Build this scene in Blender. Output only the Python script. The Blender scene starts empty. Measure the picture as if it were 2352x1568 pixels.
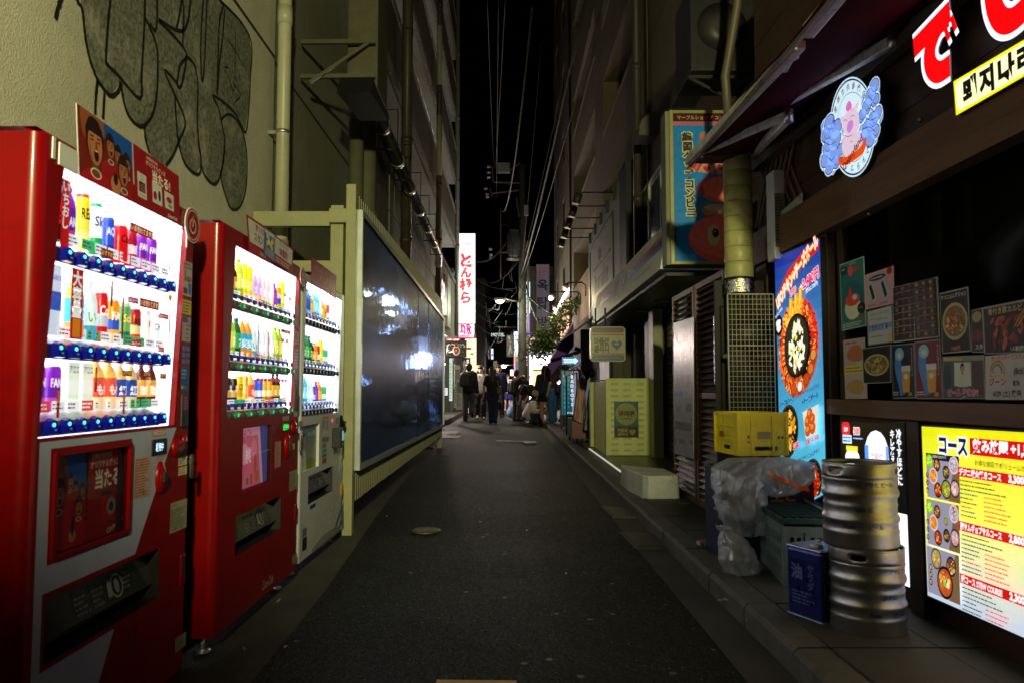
import bpy,math,random
import numpy as np
from mathutils import Vector,Matrix,noise as mnoise
R=math.radians
SC=bpy.context.scene
COL=SC.collection
# ------------------------------------------------------------------ camera,sky,exposure
FPX=1750.0
PITCH,YAW=math.atan(111/FPX),math.atan(8/FPX)
CAMZ=1.12
cam=bpy.data.cameras.new('camera')
cam.sensor_width=36.0
cam.lens=FPX/2352*36.0
cam.clip_start=0.05
cam.clip_end=800
camo=bpy.data.objects.new('camera',cam)
camo.location=(0,0,CAMZ)
camo.rotation_euler=(math.pi/2+PITCH,0,-YAW)
cam.dof.use_dof=True
cam.dof.focus_distance=19.0
cam.dof.aperture_fstop=6.3
COL.objects.link(camo)
SC.camera=camo
world=bpy.data.worlds.new('World')
SC.world=world
world.use_nodes=True
wn=world.node_tree.nodes
wl=world.node_tree.links
bg=wn['Background']
sky=wn.new('ShaderNodeTexSky')
sky.sky_type='NISHITA'
sky.sun_disc=False
sky.sun_elevation=R(-4)
sky.sun_rotation=R(200)
wl.new(sky.outputs[0],bg.inputs[0])
bg.inputs[1].default_value=0.003
SC.render.engine='CYCLES'
SC.cycles.use_denoising=True
SC.cycles.max_bounces=6
SC.cycles.diffuse_bounces=3
SC.cycles.glossy_bounces=3
SC.cycles.transmission_bounces=4
SC.cycles.transparent_max_bounces=10
SC.cycles.sample_clamp_indirect=4
SC.cycles.caustics_reflective=False
SC.cycles.caustics_refractive=False
SC.view_settings.view_transform='Standard'
SC.view_settings.look='None'
SC.view_settings.exposure=0
SC.view_settings.gamma=1
def light(name,loc,power,color,radius=0.05,parent=None,typ='POINT',aim=None,spot=None):
 l=bpy.data.lights.new(name,typ)
 l.energy=power
 l.color=color
 if typ in('POINT','SPOT'):
  l.shadow_soft_size=radius
 if typ=='SPOT' and spot:
  l.spot_size,l.spot_blend=R(spot),0.5
 o=bpy.data.objects.new(name,l)
 COL.objects.link(o)
 o.location=loc
 if aim is not None:
  d=Vector(aim)-Vector(loc)
  o.rotation_euler=d.to_track_quat('-Z','Y').to_euler()
 if parent:
  o.parent=parent
  o.location=Vector(loc)-wl_of(parent)
 return o
 # ------------------------------------------------------------------ geometry helpers
_F=Vector((math.sin(YAW)*math.cos(PITCH),math.cos(YAW)*math.cos(PITCH),math.sin(PITCH)))
_Rt=Vector((math.cos(YAW),-math.sin(YAW),0))
_U=_Rt.cross(_F)
CAMP=Vector((0,0,CAMZ))
def ray(u,v):
 return _F+_Rt*((u-1176)/FPX)+_U*((784-v)/FPX)
def atX(u,v,X):
 d=ray(u,v)
 return CAMP+d*(X/d.x)
def atY(u,v,Y):
 d=ray(u,v)
 return CAMP+d*(Y/d.y)
def g(y):
 return 0.006*y
def atG(u,v,h=0.0):
 d=ray(u,v)
 t=(CAMZ-h)/(0.006*d.y-d.z)
 return CAMP+d*t
def lin(c):
 c=c/255.0
 return c/12.92 if c<=0.04045 else((c+0.055)/1.055)**2.4
def rgb(c):
 if isinstance(c,str):
  c=c.lstrip('#')
  if len(c)==3:
   c=''.join(a*2 for a in c)
  c=tuple(int(c[i:i+2],16)for i in(0,2,4))
 return(lin(c[0]),lin(c[1]),lin(c[2]),1.0)
_wloc={}
def wl_of(o):
 return _wloc.get(o.name,Vector((0,0,0)))
def props(o,label=None,cat=None,group=None,kind=None):
 if label:o['label']=label
 if cat:o['category']=cat
 if group:o['group']=group
 if kind:o['kind']=kind
 return o
def thing(name,label,cat,loc=(0,0,0),group=None,rz=0.0):
 o=bpy.data.objects.new(name,None)
 o.empty_display_size=0.1
 COL.objects.link(o)
 o.location=loc
 o.rotation_euler[2]=rz
 _wloc[o.name]=Vector(loc)
 props(o,label,cat,group)
 return o
def link(name,me,parent=None,world=True,loc=(0,0,0)):
 o=bpy.data.objects.new(name,me)
 COL.objects.link(o)
 o.location=loc
 if parent is not None:
  o.parent=parent
  if world:
   o.location=Vector(loc)-wl_of(parent)
   _wloc[o.name]=Vector(loc)
 else:
  _wloc[o.name]=Vector(loc)
 return o
class MB:
 def __init__(s):
  s.v,s.f,s.c,s.m,s.sm=[],[],[],[],[]
  s.col=(1,1,1,1)
  s.mi=0
  s.smooth=False
 def color(s,c):
  s.col=rgb(c)
  return s
 def add(s,vs,fs,smooth=None):
  b=len(s.v)
  s.v.extend([tuple(p)for p in vs])
  for f in fs:
   s.f.append(tuple(b+i for i in f))
   s.c.append(s.col)
   s.m.append(s.mi)
   s.sm.append(s.smooth if smooth is None else smooth)
  return s
 def box(s,x0,x1,y0,y1,z0,z1):
  vs=[(x0,y0,z0),(x1,y0,z0),(x1,y1,z0),(x0,y1,z0),(x0,y0,z1),(x1,y0,z1),(x1,y1,z1),(x0,y1,z1)]
  return s.add(vs,[(0,3,2,1),(4,5,6,7),(0,1,5,4),(1,2,6,5),(2,3,7,6),(3,0,4,7)])
 def beam(s,a,b,w,h,up=(0,0,1)):
  a,b=Vector(a),Vector(b)
  d=(b-a).normalized()
  up=Vector(up)
  if abs(d.dot(up))>0.98:
   up=Vector((0,1,0))
  r=d.cross(up).normalized()*(w/2)
  u=r.cross(d).normalized()*(h/2)
  vs=[a-r-u,a+r-u,a+r+u,a-r+u,b-r-u,b+r-u,b+r+u,b-r+u]
  return s.add(vs,[(0,1,2,3),(7,6,5,4),(0,4,5,1),(1,5,6,2),(2,6,7,3),(3,7,4,0)])
 def tube(s,pts,r,n=8,cap=True):
  pts=[Vector(p)for p in pts]
  rs=r if isinstance(r,(list,tuple))else[r]*len(pts)
  vs,fs=[],[]
  ref=None
  for i,p in enumerate(pts):
   d=(pts[min(i+1,len(pts)-1)]-pts[max(i-1,0)]).normalized()
   if ref is None:
    ref=Vector((0,0,1))if abs(d.z)<0.9 else Vector((1,0,0))
   a=d.cross(ref)
   if a.length<1e-4:
    a=d.cross(Vector((0.3,1,0.2)))
   a.normalize()
   b=d.cross(a).normalized()
   ref=a.cross(d).normalized()
   for k in range(n):
    t=2*math.pi*k/n
    vs.append(p+(a*math.cos(t)+b*math.sin(t))*rs[i])
  for i in range(len(pts)-1):
   for k in range(n):
    k2=(k+1)%n
    fs.append((i*n+k,i*n+k2,(i+1)*n+k2,(i+1)*n+k))
  s.add(vs,fs,smooth=True)
  if cap:
   b=len(s.v)-len(vs)
   m=len(pts)-1
   s.f.append(tuple(b+k for k in reversed(range(n))))
   s.f.append(tuple(b+m*n+k for k in range(n)))
   for _ in range(2):
    s.c.append(s.col);s.m.append(s.mi);s.sm.append(False)
  return s
 def lathe(s,prof,c=(0,0,0),n=16,cols=None,smooth=True):
  vs,fs=[],[]
  for(r,z)in prof:
   for k in range(n):
    t=2*math.pi*k/n
    vs.append((c[0]+r*math.cos(t),c[1]+r*math.sin(t),c[2]+z))
  b=len(s.v)
  s.v.extend(vs)
  for i in range(len(prof)-1):
   cc=rgb(cols[i])if cols and cols[i]is not None else s.col
   for k in range(n):
    k2=(k+1)%n
    s.f.append((b+i*n+k,b+i*n+k2,b+(i+1)*n+k2,b+(i+1)*n+k))
    s.c.append(cc);s.m.append(s.mi);s.sm.append(smooth)
  return s
 def ball(s,c,r,n=10,sz=1.0,sx=1.0,sy=1.0):
  vs,fs=[],[]
  m=max(4,n//2)
  for i in range(m+1):
   ph=math.pi*i/m
   for k in range(n):
    t=2*math.pi*k/n
    vs.append((c[0]+r*sx*math.sin(ph)*math.cos(t),c[1]+r*sy*math.sin(ph)*math.sin(t),c[2]+r*sz*math.cos(ph)))
  for i in range(m):
   for k in range(n):
    k2=(k+1)%n
    fs.append((i*n+k,(i+1)*n+k,(i+1)*n+k2,i*n+k2))
  return s.add(vs,fs,smooth=True)
 def prism(s,poly,axis,a0,a1):
  0
  n=len(poly)
  def P(p,a):
   return{'x':(a,p[0],p[1]),'y':(p[0],a,p[1]),'z':(p[0],p[1],a)}[axis]
  vs=[P(p,a0)for p in poly]+[P(p,a1)for p in poly]
  fs=[tuple(range(n)),tuple(reversed(range(n,2*n)))]
  for i in range(n):
   j=(i+1)%n
   fs.append((i,i+n,j+n,j))
  return s.add(vs,fs)
 def quad(s,a,b,c,d):
  return s.add([a,b,c,d],[(0,1,2,3)])
 def mesh(s,name,mats):
  me=bpy.data.meshes.new(name)
  me.from_pydata(s.v,[],s.f)
  ml=mats if isinstance(mats,(list,tuple))else[mats]
  for m in ml:
   me.materials.append(m)
  n=len(me.polygons)
  if n==len(s.f):
   me.polygons.foreach_set('material_index',s.m)
   me.polygons.foreach_set('use_smooth',s.sm)
   ca=me.color_attributes.new('Col','FLOAT_COLOR','CORNER')
   cnt=np.array([len(f)for f in s.f])
   arr=np.repeat(np.array(s.c,dtype=np.float32),cnt,axis=0)
   ca.data.foreach_set('color',arr.ravel())
  me.validate(clean_customdata=False)
  me.update()
  return me
 def build(s,name,mats,parent=None,world=True,bevel=0,loc=(0,0,0)):
  o=link(name,s.mesh(name,mats),parent,world,loc)
  if bevel:
   b=o.modifiers.new('bevel','BEVEL')
   b.width=bevel
   b.segments=2
   b.limit_method='ANGLE'
   b.angle_limit=R(40)
  return o
def holed(mb,ys,zs,holes,P,depth=None,D=None,warp=None):
 0
 Y=sorted(set(ys)|{h[0]for h in holes}|{h[1]for h in holes})
 Z=sorted(set(zs)|{h[2]for h in holes}|{h[3]for h in holes})
 def solid(i,j):
  if i<0 or j<0 or i>=len(Y)-1 or j>=len(Z)-1:
   return False
  cy,cz=(Y[i]+Y[i+1])/2,(Z[j]+Z[j+1])/2
  return not any(h[0]<cy<h[1]and h[2]<cz<h[3]for h in holes)
 for i in range(len(Y)-1):
  for j in range(len(Z)-1):
   if not solid(i,j):
    continue
   c=[(Y[i],Z[j]),(Y[i+1],Z[j]),(Y[i+1],Z[j+1]),(Y[i],Z[j+1])]
   f=[P(*q)for q in c]
   mb.add(f,[(0,1,2,3)])
   if D:
    b=[D(*q)for q in c]
    mb.add(b,[(3,2,1,0)])
    for(di,dj,e0,e1)in((0,-1,0,1),(1,0,1,2),(0,1,2,3),(-1,0,3,0)):
     if not solid(i+di,j+dj):
      mb.add([f[e0],b[e0],b[e1],f[e1]],[(0,1,2,3)])
 return mb
 # ------------------------------------------------------------------ materials
_mats={}
def M(name,col=(0.5,0.5,0.5),rough=0.5,metal=0.0,es=0.0,ec=None,noise=None,bump=None,attr=False,coat=0.0,spec=0.5,alpha=None,trans=0.0,dirt=None,sheen=0):
 if name in _mats:
  return _mats[name]
 m=bpy.data.materials.new(name)
 m.use_nodes=True
 nt=m.node_tree
 N,L=nt.nodes,nt.links
 b=N['Principled BSDF']
 b.inputs['Roughness'].default_value=rough
 b.inputs['Metallic'].default_value=metal
 b.inputs['Specular IOR Level'].default_value=spec
 b.inputs['Coat Weight'].default_value=coat
 b.inputs['Coat Roughness'].default_value=0.08
 if isinstance(col,str):
  col=rgb(col)
 col=tuple(col)[:3]+(1,)
 src=None
 tc=N.new('ShaderNodeTexCoord')
 if attr:
  a=N.new('ShaderNodeAttribute')
  a.attribute_name='Col'
  src=a.outputs['Color']
 if noise:
  nz=N.new('ShaderNodeTexNoise')
  nz.inputs['Scale'].default_value=noise[0]
  nz.inputs['Detail'].default_value=6
  nz.inputs['Roughness'].default_value=0.65
  L.new(tc.outputs['Object'],nz.inputs['Vector'])
  mr=N.new('ShaderNodeMapRange')
  mr.inputs[1].default_value=0.3
  mr.inputs[2].default_value=0.7
  mr.inputs[3].default_value=1-noise[1]
  mr.inputs[4].default_value=1+noise[1]*0.6
  L.new(nz.outputs['Fac'],mr.inputs[0])
  mx=N.new('ShaderNodeMix')
  mx.data_type='RGBA'
  mx.blend_type='MULTIPLY'
  mx.inputs[0].default_value=1
  if src:
   L.new(src,mx.inputs[6])
  else:
   mx.inputs[6].default_value=col
  L.new(mr.outputs[0],mx.inputs[7])
  src=mx.outputs[2]
  rr=N.new('ShaderNodeMapRange')
  rr.inputs[3].default_value=max(0.02,rough-0.12)
  rr.inputs[4].default_value=min(1,rough+0.12)
  L.new(nz.outputs['Fac'],rr.inputs[0])
  L.new(rr.outputs[0],b.inputs['Roughness'])
 if dirt:
  nz=N.new('ShaderNodeTexNoise')
  nz.inputs['Scale'].default_value=dirt[0]
  nz.inputs['Detail'].default_value=9
  nz.inputs['Roughness'].default_value=0.75
  L.new(tc.outputs['Object'],nz.inputs['Vector'])
  cr=N.new('ShaderNodeMapRange')
  cr.inputs[1].default_value=0.52
  cr.inputs[2].default_value=0.66
  cr.inputs[4].default_value=dirt[1]
  L.new(nz.outputs['Fac'],cr.inputs[0])
  mx=N.new('ShaderNodeMix')
  mx.data_type='RGBA'
  L.new(cr.outputs[0],mx.inputs[0])
  if src:
   L.new(src,mx.inputs[6])
  else:
   mx.inputs[6].default_value=col
  mx.inputs[7].default_value=tuple(dirt[2])+(1,)
  src=mx.outputs[2]
 if src:
  L.new(src,b.inputs['Base Color'])
 else:
  b.inputs['Base Color'].default_value=col
 if es:
  b.inputs['Emission Strength'].default_value=es
  if ec is not None:
   b.inputs['Emission Color'].default_value=(ec if not isinstance(ec,str)else rgb(ec))[:3]+(1,)if not isinstance(ec,str)else rgb(ec)
  elif src:
   L.new(src,b.inputs['Emission Color'])
  else:
   b.inputs['Emission Color'].default_value=col
 if bump:
  nz=N.new('ShaderNodeTexNoise')
  nz.inputs['Scale'].default_value=bump[0]
  nz.inputs['Detail'].default_value=bump[3]if len(bump)>3 else 4
  nz.inputs['Roughness'].default_value=0.6
  L.new(tc.outputs['Object'],nz.inputs['Vector'])
  bp=N.new('ShaderNodeBump')
  bp.inputs['Strength'].default_value=bump[1]
  bp.inputs['Distance'].default_value=bump[2]
  L.new(nz.outputs['Fac'],bp.inputs['Height'])
  L.new(bp.outputs[0],b.inputs['Normal'])
 if trans:
  b.inputs['Transmission Weight'].default_value=trans
 _mats[name]=m
 return m
def glass_mat(name,tint=(1,1,1),refl=0.08,rough=0.02,body=None,bodyamt=0.0):
 0
 if name in _mats:
  return _mats[name]
 m=bpy.data.materials.new(name)
 m.use_nodes=True
 nt=m.node_tree
 N,L=nt.nodes,nt.links
 N.remove(N['Principled BSDF'])
 out=N['Material Output']
 t=N.new('ShaderNodeBsdfTransparent')
 t.inputs[0].default_value=tuple(tint)+(1,)
 gl=N.new('ShaderNodeBsdfGlossy')
 gl.inputs['Roughness'].default_value=rough
 lw=N.new('ShaderNodeLayerWeight')
 lw.inputs[0].default_value=refl*2
 ml=N.new('ShaderNodeMath')
 ml.operation='MULTIPLY_ADD'
 ml.inputs[1].default_value=0.6
 ml.inputs[2].default_value=refl*0.4
 L.new(lw.outputs['Fresnel'],ml.inputs[0])
 mx=N.new('ShaderNodeMixShader')
 L.new(ml.outputs[0],mx.inputs[0])
 L.new(t.outputs[0],mx.inputs[1])
 L.new(gl.outputs[0],mx.inputs[2])
 last=mx
 if body:
  d=N.new('ShaderNodeBsdfDiffuse')
  d.inputs[0].default_value=tuple(body)+(1,)
  m2=N.new('ShaderNodeMixShader')
  m2 .inputs[0].default_value=bodyamt
  L.new(mx.outputs[0],m2 .inputs[1])
  L.new(d.outputs[0],m2 .inputs[2])
  last=m2
 L.new(last.outputs[0],out.inputs[0])
 _mats[name]=m
 return m
PR=M('printed_paper',attr=True,rough=0.45,noise=(30,0.06))
PRD=M('printed_vinyl',attr=True,rough=0.3,noise=(25,0.12),dirt=(6,0.25,(0.08,0.075,0.06)))
PLA=M('coloured_plastic',attr=True,rough=0.35,noise=(20,0.1))
PNT=M('coloured_paint',attr=True,rough=0.4,noise=(12,0.15),bump=(60,0.1,0.002))
def LIT(s):
 return M('backlit_print_%d'%int(s*10),attr=True,rough=0.25,es=s)
STEEL=M('brushed_steel',(0.45,0.45,0.43),rough=0.32,metal=1,noise=(9,0.25),bump=(30,0.12,0.004))
ALU=M('aluminium',(0.55,0.55,0.52),rough=0.38,metal=0.9,noise=(14,0.2))
BLACK=M('black_metal',(0.012,0.012,0.013),rough=0.45,noise=(15,0.3))
RUB=M('cable_rubber',(0.03,0.028,0.026),rough=0.5,noise=(10,0.3))
GREYPIPE=M('grey_pvc',(0.3,0.3,0.26),rough=0.45,noise=(4,0.15),dirt=(3,0.4,(0.12,0.11,0.08)))
CREAM=M('cream_pvc',(0.44,0.43,0.3),rough=0.4,noise=(3,0.1),dirt=(5,0.35,(0.2,0.18,0.1)))
DARKPIPE=M('dark_brown_pipe',(0.08,0.065,0.045),rough=0.45,noise=(4,0.2))
GLASS=glass_mat('clear_glass',refl=0.06)
DARKGLASS=glass_mat('dark_window_glass',tint=(0.55,0.55,0.57),refl=0.03)
# ------------------------------------------------------------------ flat print
_glyph={}
def glyph(s,bold=0.0,space=1.0,shear=0.0):
 k=(s,round(bold,3),space,shear)
 if k in _glyph:
  return _glyph[k]
 cu=bpy.data.curves.new('lettering','FONT')
 cu.body=s
 cu.offset=bold
 cu.resolution_u=2
 cu.space_character=space
 cu.shear=shear
 ob=bpy.data.objects.new('lettering',cu)
 me=ob.to_mesh()
 vs=[(v.co.x,v.co.y)for v in me.vertices]
 fs=[tuple(p.vertices)for p in me.polygons]
 ob.to_mesh_clear()
 bpy.data.objects.remove(ob)
 bpy.data.curves.remove(cu)
 if vs:
  x0,x1=min(v[0]for v in vs),max(v[0]for v in vs)
  y0,y1=min(v[1]for v in vs),max(v[1]for v in vs)
 else:
  x0=x1=y0=y1=0
 _glyph[k]=(vs,fs,(x0,x1,y0,y1))
 return _glyph[k]
def catmull(pts,n=6,closed=False):
 P=list(pts)
 m=len(P)
 out=[]
 rng=range(m)if closed else range(m-1)
 for i in rng:
  if closed:
   a,b,c,d=P[(i-1)%m],P[i],P[(i+1)%m],P[(i+2)%m]
  else:
   a,b,c,d=P[max(i-1,0)],P[i],P[i+1],P[min(i+2,m-1)]
  for k in range(n):
   t=k/n
   out.append(tuple(0.5*(2*b[j]+(c[j]-a[j])*t+(2*a[j]-5*b[j]+4*c[j]-d[j])*t*t+(3*b[j]-a[j]-3*c[j]+d[j])*t**3)for j in range(2)))
 if not closed:
  out.append(tuple(P[-1]))
 return out
class Art:
 0
 def __init__(s,o,u,v,off=0.0,quad=None,size=None):
  s.o,s.u,s.v=Vector(o),Vector(u).normalized(),Vector(v).normalized()
  s.n=s.u.cross(s.v).normalized()
  s.q=quad
  s.size=size
  s.layer=1
  s.STEP=0.00005*max(1.0,(Vector(o)-CAMP).length/2.5)
  s.off=off
  s.mb=MB()
  s.clip=None
  s.marks=[]
 def mark(s):
  s.marks.append((len(s.mb.v),len(s.mb.f)))
  return s
 @classmethod
 def inquad(c,tl,tr,br,bl,off=0.0):
  tl,tr,br,bl=map(Vector,(tl,tr,br,bl))
  W=((tr-tl).length+(br-bl).length)/2
  H=((tl-bl).length+(tr-br).length)/2
  a=c(bl,(br-bl),(tl-bl),off)
  a.n=(br-bl).cross(tl-bl).normalized()
  a.q=(tl,tr,br,bl)
  a.W,a.H=W,H
  return a
 def P(s,x,y):
  h=s.off+s.layer*s.STEP
  if s.q:
   tl,tr,br,bl=s.q
   a,b=x/s.W,y/s.H
   return(bl*(1-a)+br*a)*(1-b)+(tl*(1-a)+tr*a)*b+s.n*h
  return s.o+s.u*x+s.v*y+s.n*h
 def px(s,u,v):
  d=ray(u,v)
  t=(s.o-CAMP).dot(s.n)/d.dot(s.n)
  w=CAMP+d*t-s.o
  vv=s.v-s.u*s.u.dot(s.v)
  y=w.dot(vv)/vv.dot(vv)
  x=w.dot(s.u)-y*s.u.dot(s.v)
  return(x,y)
 def pxs(s,pts,cv=None):
  return[s.px(*(cv(*p)if cv else p))for p in pts]
 def col(s,c):
  s.mb.col=rgb(c)
  return s
 def poly(s,pts,c,up=True):
  s.mb.col=rgb(c)
  if s.clip:
   x0,y0,x1,y1=s.clip
   for(ax,lim,sg)in((0,x0,1),(0,x1,-1),(1,y0,1),(1,y1,-1)):
    out=[]
    for i,p in enumerate(pts):
     q=pts[i-1]
     ip,iq=(p[ax]-lim)*sg>=0,(q[ax]-lim)*sg>=0
     if ip!=iq:
      t=(lim-q[ax])/(p[ax]-q[ax])
      out.append((q[0]+(p[0]-q[0])*t,q[1]+(p[1]-q[1])*t))
     if ip:
      out.append(p)
    pts=out
    if len(pts)<3:
     return s
  s.mb.add([s.P(*p)for p in pts],[tuple(range(len(pts)))])
  if up:s.layer+=1
  return s
 def rect(s,x0,y0,x1,y1,c,up=True):
  return s.poly([(x0,y0),(x1,y0),(x1,y1),(x0,y1)],c,up)
 def rrect(s,x0,y0,x1,y1,r,c,up=True):
  pts=[]
  for(cx,cy,a0)in((x1-r,y0+r,-90),(x1-r,y1-r,0),(x0+r,y1-r,90),(x0+r,y0+r,180)):
   for k in range(5):
    a=R(a0+22.5*k)
    pts.append((cx+r*math.cos(a),cy+r*math.sin(a)))
  return s.poly(pts,c,up)
 def disc(s,x,y,rx,c,ry=None,n=18,up=True,rot=0,wob=0,rnd=None):
  ry=rx if ry is None else ry
  pts=[]
  ph=(rnd or random).random()*6
  for k in range(n):
   t=2*math.pi*k/n
   w=1+wob*math.sin(3*t+ph)+wob*0.6*math.sin(7*t+2*ph)
   a,b=rx*w*math.cos(t),ry*w*math.sin(t)
   pts.append((x+a*math.cos(rot)-b*math.sin(rot),y+a*math.sin(rot)+b*math.cos(rot)))
  return s.poly(pts,c,up)
 def ring(s,x,y,r0,r1,c,ky=1.0,n=28):
  s.mb.col=rgb(c)
  for k in range(n):
   a,b=2*math.pi*k/n,2*math.pi*(k+1)/n
   s.mb.add([s.P(x+r0*math.cos(a),y+ky*r0*math.sin(a)),s.P(x+r1*math.cos(a),y+ky*r1*math.sin(a)),s.P(x+r1*math.cos(b),y+ky*r1*math.sin(b)),s.P(x+r0*math.cos(b),y+ky*r0*math.sin(b))],[(0,1,2,3)])
  s.layer+=1
  return s
 def stroke(s,pts,w,c,smooth=5,taper=False,jit=0,up=True):
  if smooth and len(pts)>2:
   pts=catmull(pts,smooth)
  s.mb.col=rgb(c)
  L,Rr=[],[]
  n=len(pts)
  for i,p in enumerate(pts):
   a,b=pts[max(i-1,0)],pts[min(i+1,n-1)]
   dx,dy=b[0]-a[0],b[1]-a[1]
   l=math.hypot(dx,dy)or 1
   ww=w/2
   if taper:ww*=0.35+0.65*math.sin(math.pi*min(1,max(0,(i+0.5)/n)))
   if jit:ww*=1+random.uniform(-jit,jit)
   L.append((p[0]-dy/l*ww,p[1]+dx/l*ww))
   Rr.append((p[0]+dy/l*ww,p[1]-dx/l*ww))
  vs=[s.P(*p)for p in L]+[s.P(*p)for p in Rr]
  s.mb.add(vs,[(i,i+n,i+n+1,i+1)for i in range(n-1)])
  if up:s.layer+=1
  return s
 def text(s,t,x,y,h,c,bold=0.0,align='c',vert=False,sx=1.0,rot=0.0,out=None,space=1.0,maxw=None,shear=0.0,pitch=1.05):
  0
  if vert:
   for i,ch in enumerate(t):
    s.text(ch,x,y-h*pitch*(i+0.5),h,c,bold,'c',False,sx,rot,out)
    s.layer-=1+(1 if out else 0)
   s.layer+=1+(1 if out else 0)
   return s
  passes=([(out[0],bold+out[1])]if out else[])+[(c,bold)]
  v0,_,bb=glyph(t,bold,space,shear)
  w=bb[1]-bb[0]
  k=h/0.88
  sxx=sx
  if maxw and w*k*sx>maxw:
   sxx=maxw/(w*k)
  cx,cy=(bb[0]+bb[1])/2,(bb[2]+bb[3])/2
  if align=='l':cx=bb[0]
  if align=='r':cx=bb[1]
  for(cc,bo)in passes:
   vs,fs,_b=glyph(t,bo,space,shear)
   s.mb.col=rgb(cc)
   ca,sa=math.cos(rot),math.sin(rot)
   P=[]
   for(a,b)in vs:
    a,b=(a-cx)*k*sxx,(b-cy)*k
    P.append(s.P(x+a*ca-b*sa,y+a*sa+b*ca))
   s.mb.add(P,fs)
   s.layer+=1
  return s
 def lines(s,x0,y0,x1,y1,n,c,rnd=None,fill=0.45,up=True):
  0
  rnd=rnd or random
  if s.clip and(y0<s.clip[1]or y1>s.clip[3]):return s
  s.mb.col=rgb(c)
  dy=(y1-y0)/n
  for i in range(n):
   yy=y1-dy*(i+0.5)
   x=x0
   end=x0+(x1-x0)*rnd.uniform(0.6,1.0)
   while x<end:
    w=dy*rnd.uniform(0.4,1.8)
    xe=min(x+w,end)
    s.mb.add([s.P(x,yy-dy*fill/2),s.P(xe,yy-dy*fill/2),s.P(xe,yy+dy*fill/2),s.P(x,yy+dy*fill/2)],[(0,1,2,3)])
    x=xe+dy*rnd.uniform(0.15,0.4)
  if up:s.layer+=1
  return s
 def flecks(s,x,y,rx,ry,n,cols,sz,rnd,hole=0.0):
  for i in range(n):
   t,d=rnd.random()*6.283,(hole**2+(1-hole**2)*rnd.random())**.5
   q=sz*rnd.uniform(.3,1)
   s.disc(x+rx*d*math.cos(t),y+ry*d*math.sin(t),q,rnd.choice(cols),q*rnd.uniform(.4,1),n=5,rot=rnd.random()*3,up=(i%40==39),rnd=rnd)
  s.layer+=1
  return s
 def bowl(s,x,y,r,rnd,cols=('#c8641e','#e0a030','#8a3010','#f0d080'),rim='#15120f',ky=1.0,inner=None,n=14):
  s.disc(x,y,r,rim,r*ky)
  s.disc(x,y,r*0.86,inner or cols[2],r*0.86*ky)
  for i in range(n):
   a,d=rnd.random()*6.28,rnd.random()**0.6*r*0.62
   s.disc(x+d*math.cos(a),y+d*math.sin(a)*ky,r*rnd.uniform(0.1,0.24),rnd.choice(cols),r*ky*rnd.uniform(0.08,0.18),n=7,rot=rnd.random()*3,wob=0.15,up=(i%3==2),rnd=rnd)
  s.layer+=1
  return s
 def grad(s,x0,y0,x1,y1,ca,cb,n=12):
  0
  a,b=rgb(ca),rgb(cb)
  for i in range(n):
   t=(i+0.5)/n
   s.mb.col=tuple(a[k]*(1-t)+b[k]*t for k in range(3))+(1,)
   ya,yb=y0+(y1-y0)*i/n,y0+(y1-y0)*(i+1)/n
   s.mb.add([s.P(x0,ya),s.P(x1,ya),s.P(x1,yb),s.P(x0,yb)],[(0,1,2,3)])
  s.layer+=1
  return s
 def build(s,name,mat,parent=None,label=None):
  cuts=[(0,0)]+[m for m in s.marks if m[1]>0]+[(len(s.mb.v),len(s.mb.f))]
  o=None
  for(a,b)in zip(cuts[:-1],cuts[1:]):
   if b[1]<=a[1]:
    continue
   mb=MB()
   mb.v=s.mb.v[a[0]:b[0]]
   mb.f=[tuple(i-a[0]for i in f)for f in s.mb.f[a[1]:b[1]]]
   mb.c,mb.m,mb.sm=s.mb.c[a[1]:b[1]],s.mb.m[a[1]:b[1]],s.mb.sm[a[1]:b[1]]
   o=mb.build(name,mat,parent)
  if label:o['label']=label
  return o
def artL(X,y,z,off=0.0):
 return Art((X,y,z),(0,1,0),(0,0,1),off)
def artR(X,y,z,off=0.0):
 return Art((X,y,z),(0,-1,0),(0,0,1),off)
def artF(x,Y,z,off=0.0):
 return Art((x,Y,z),(1,0,0),(0,0,1),off)
RND=random.Random(7)
random.seed(5)
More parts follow.
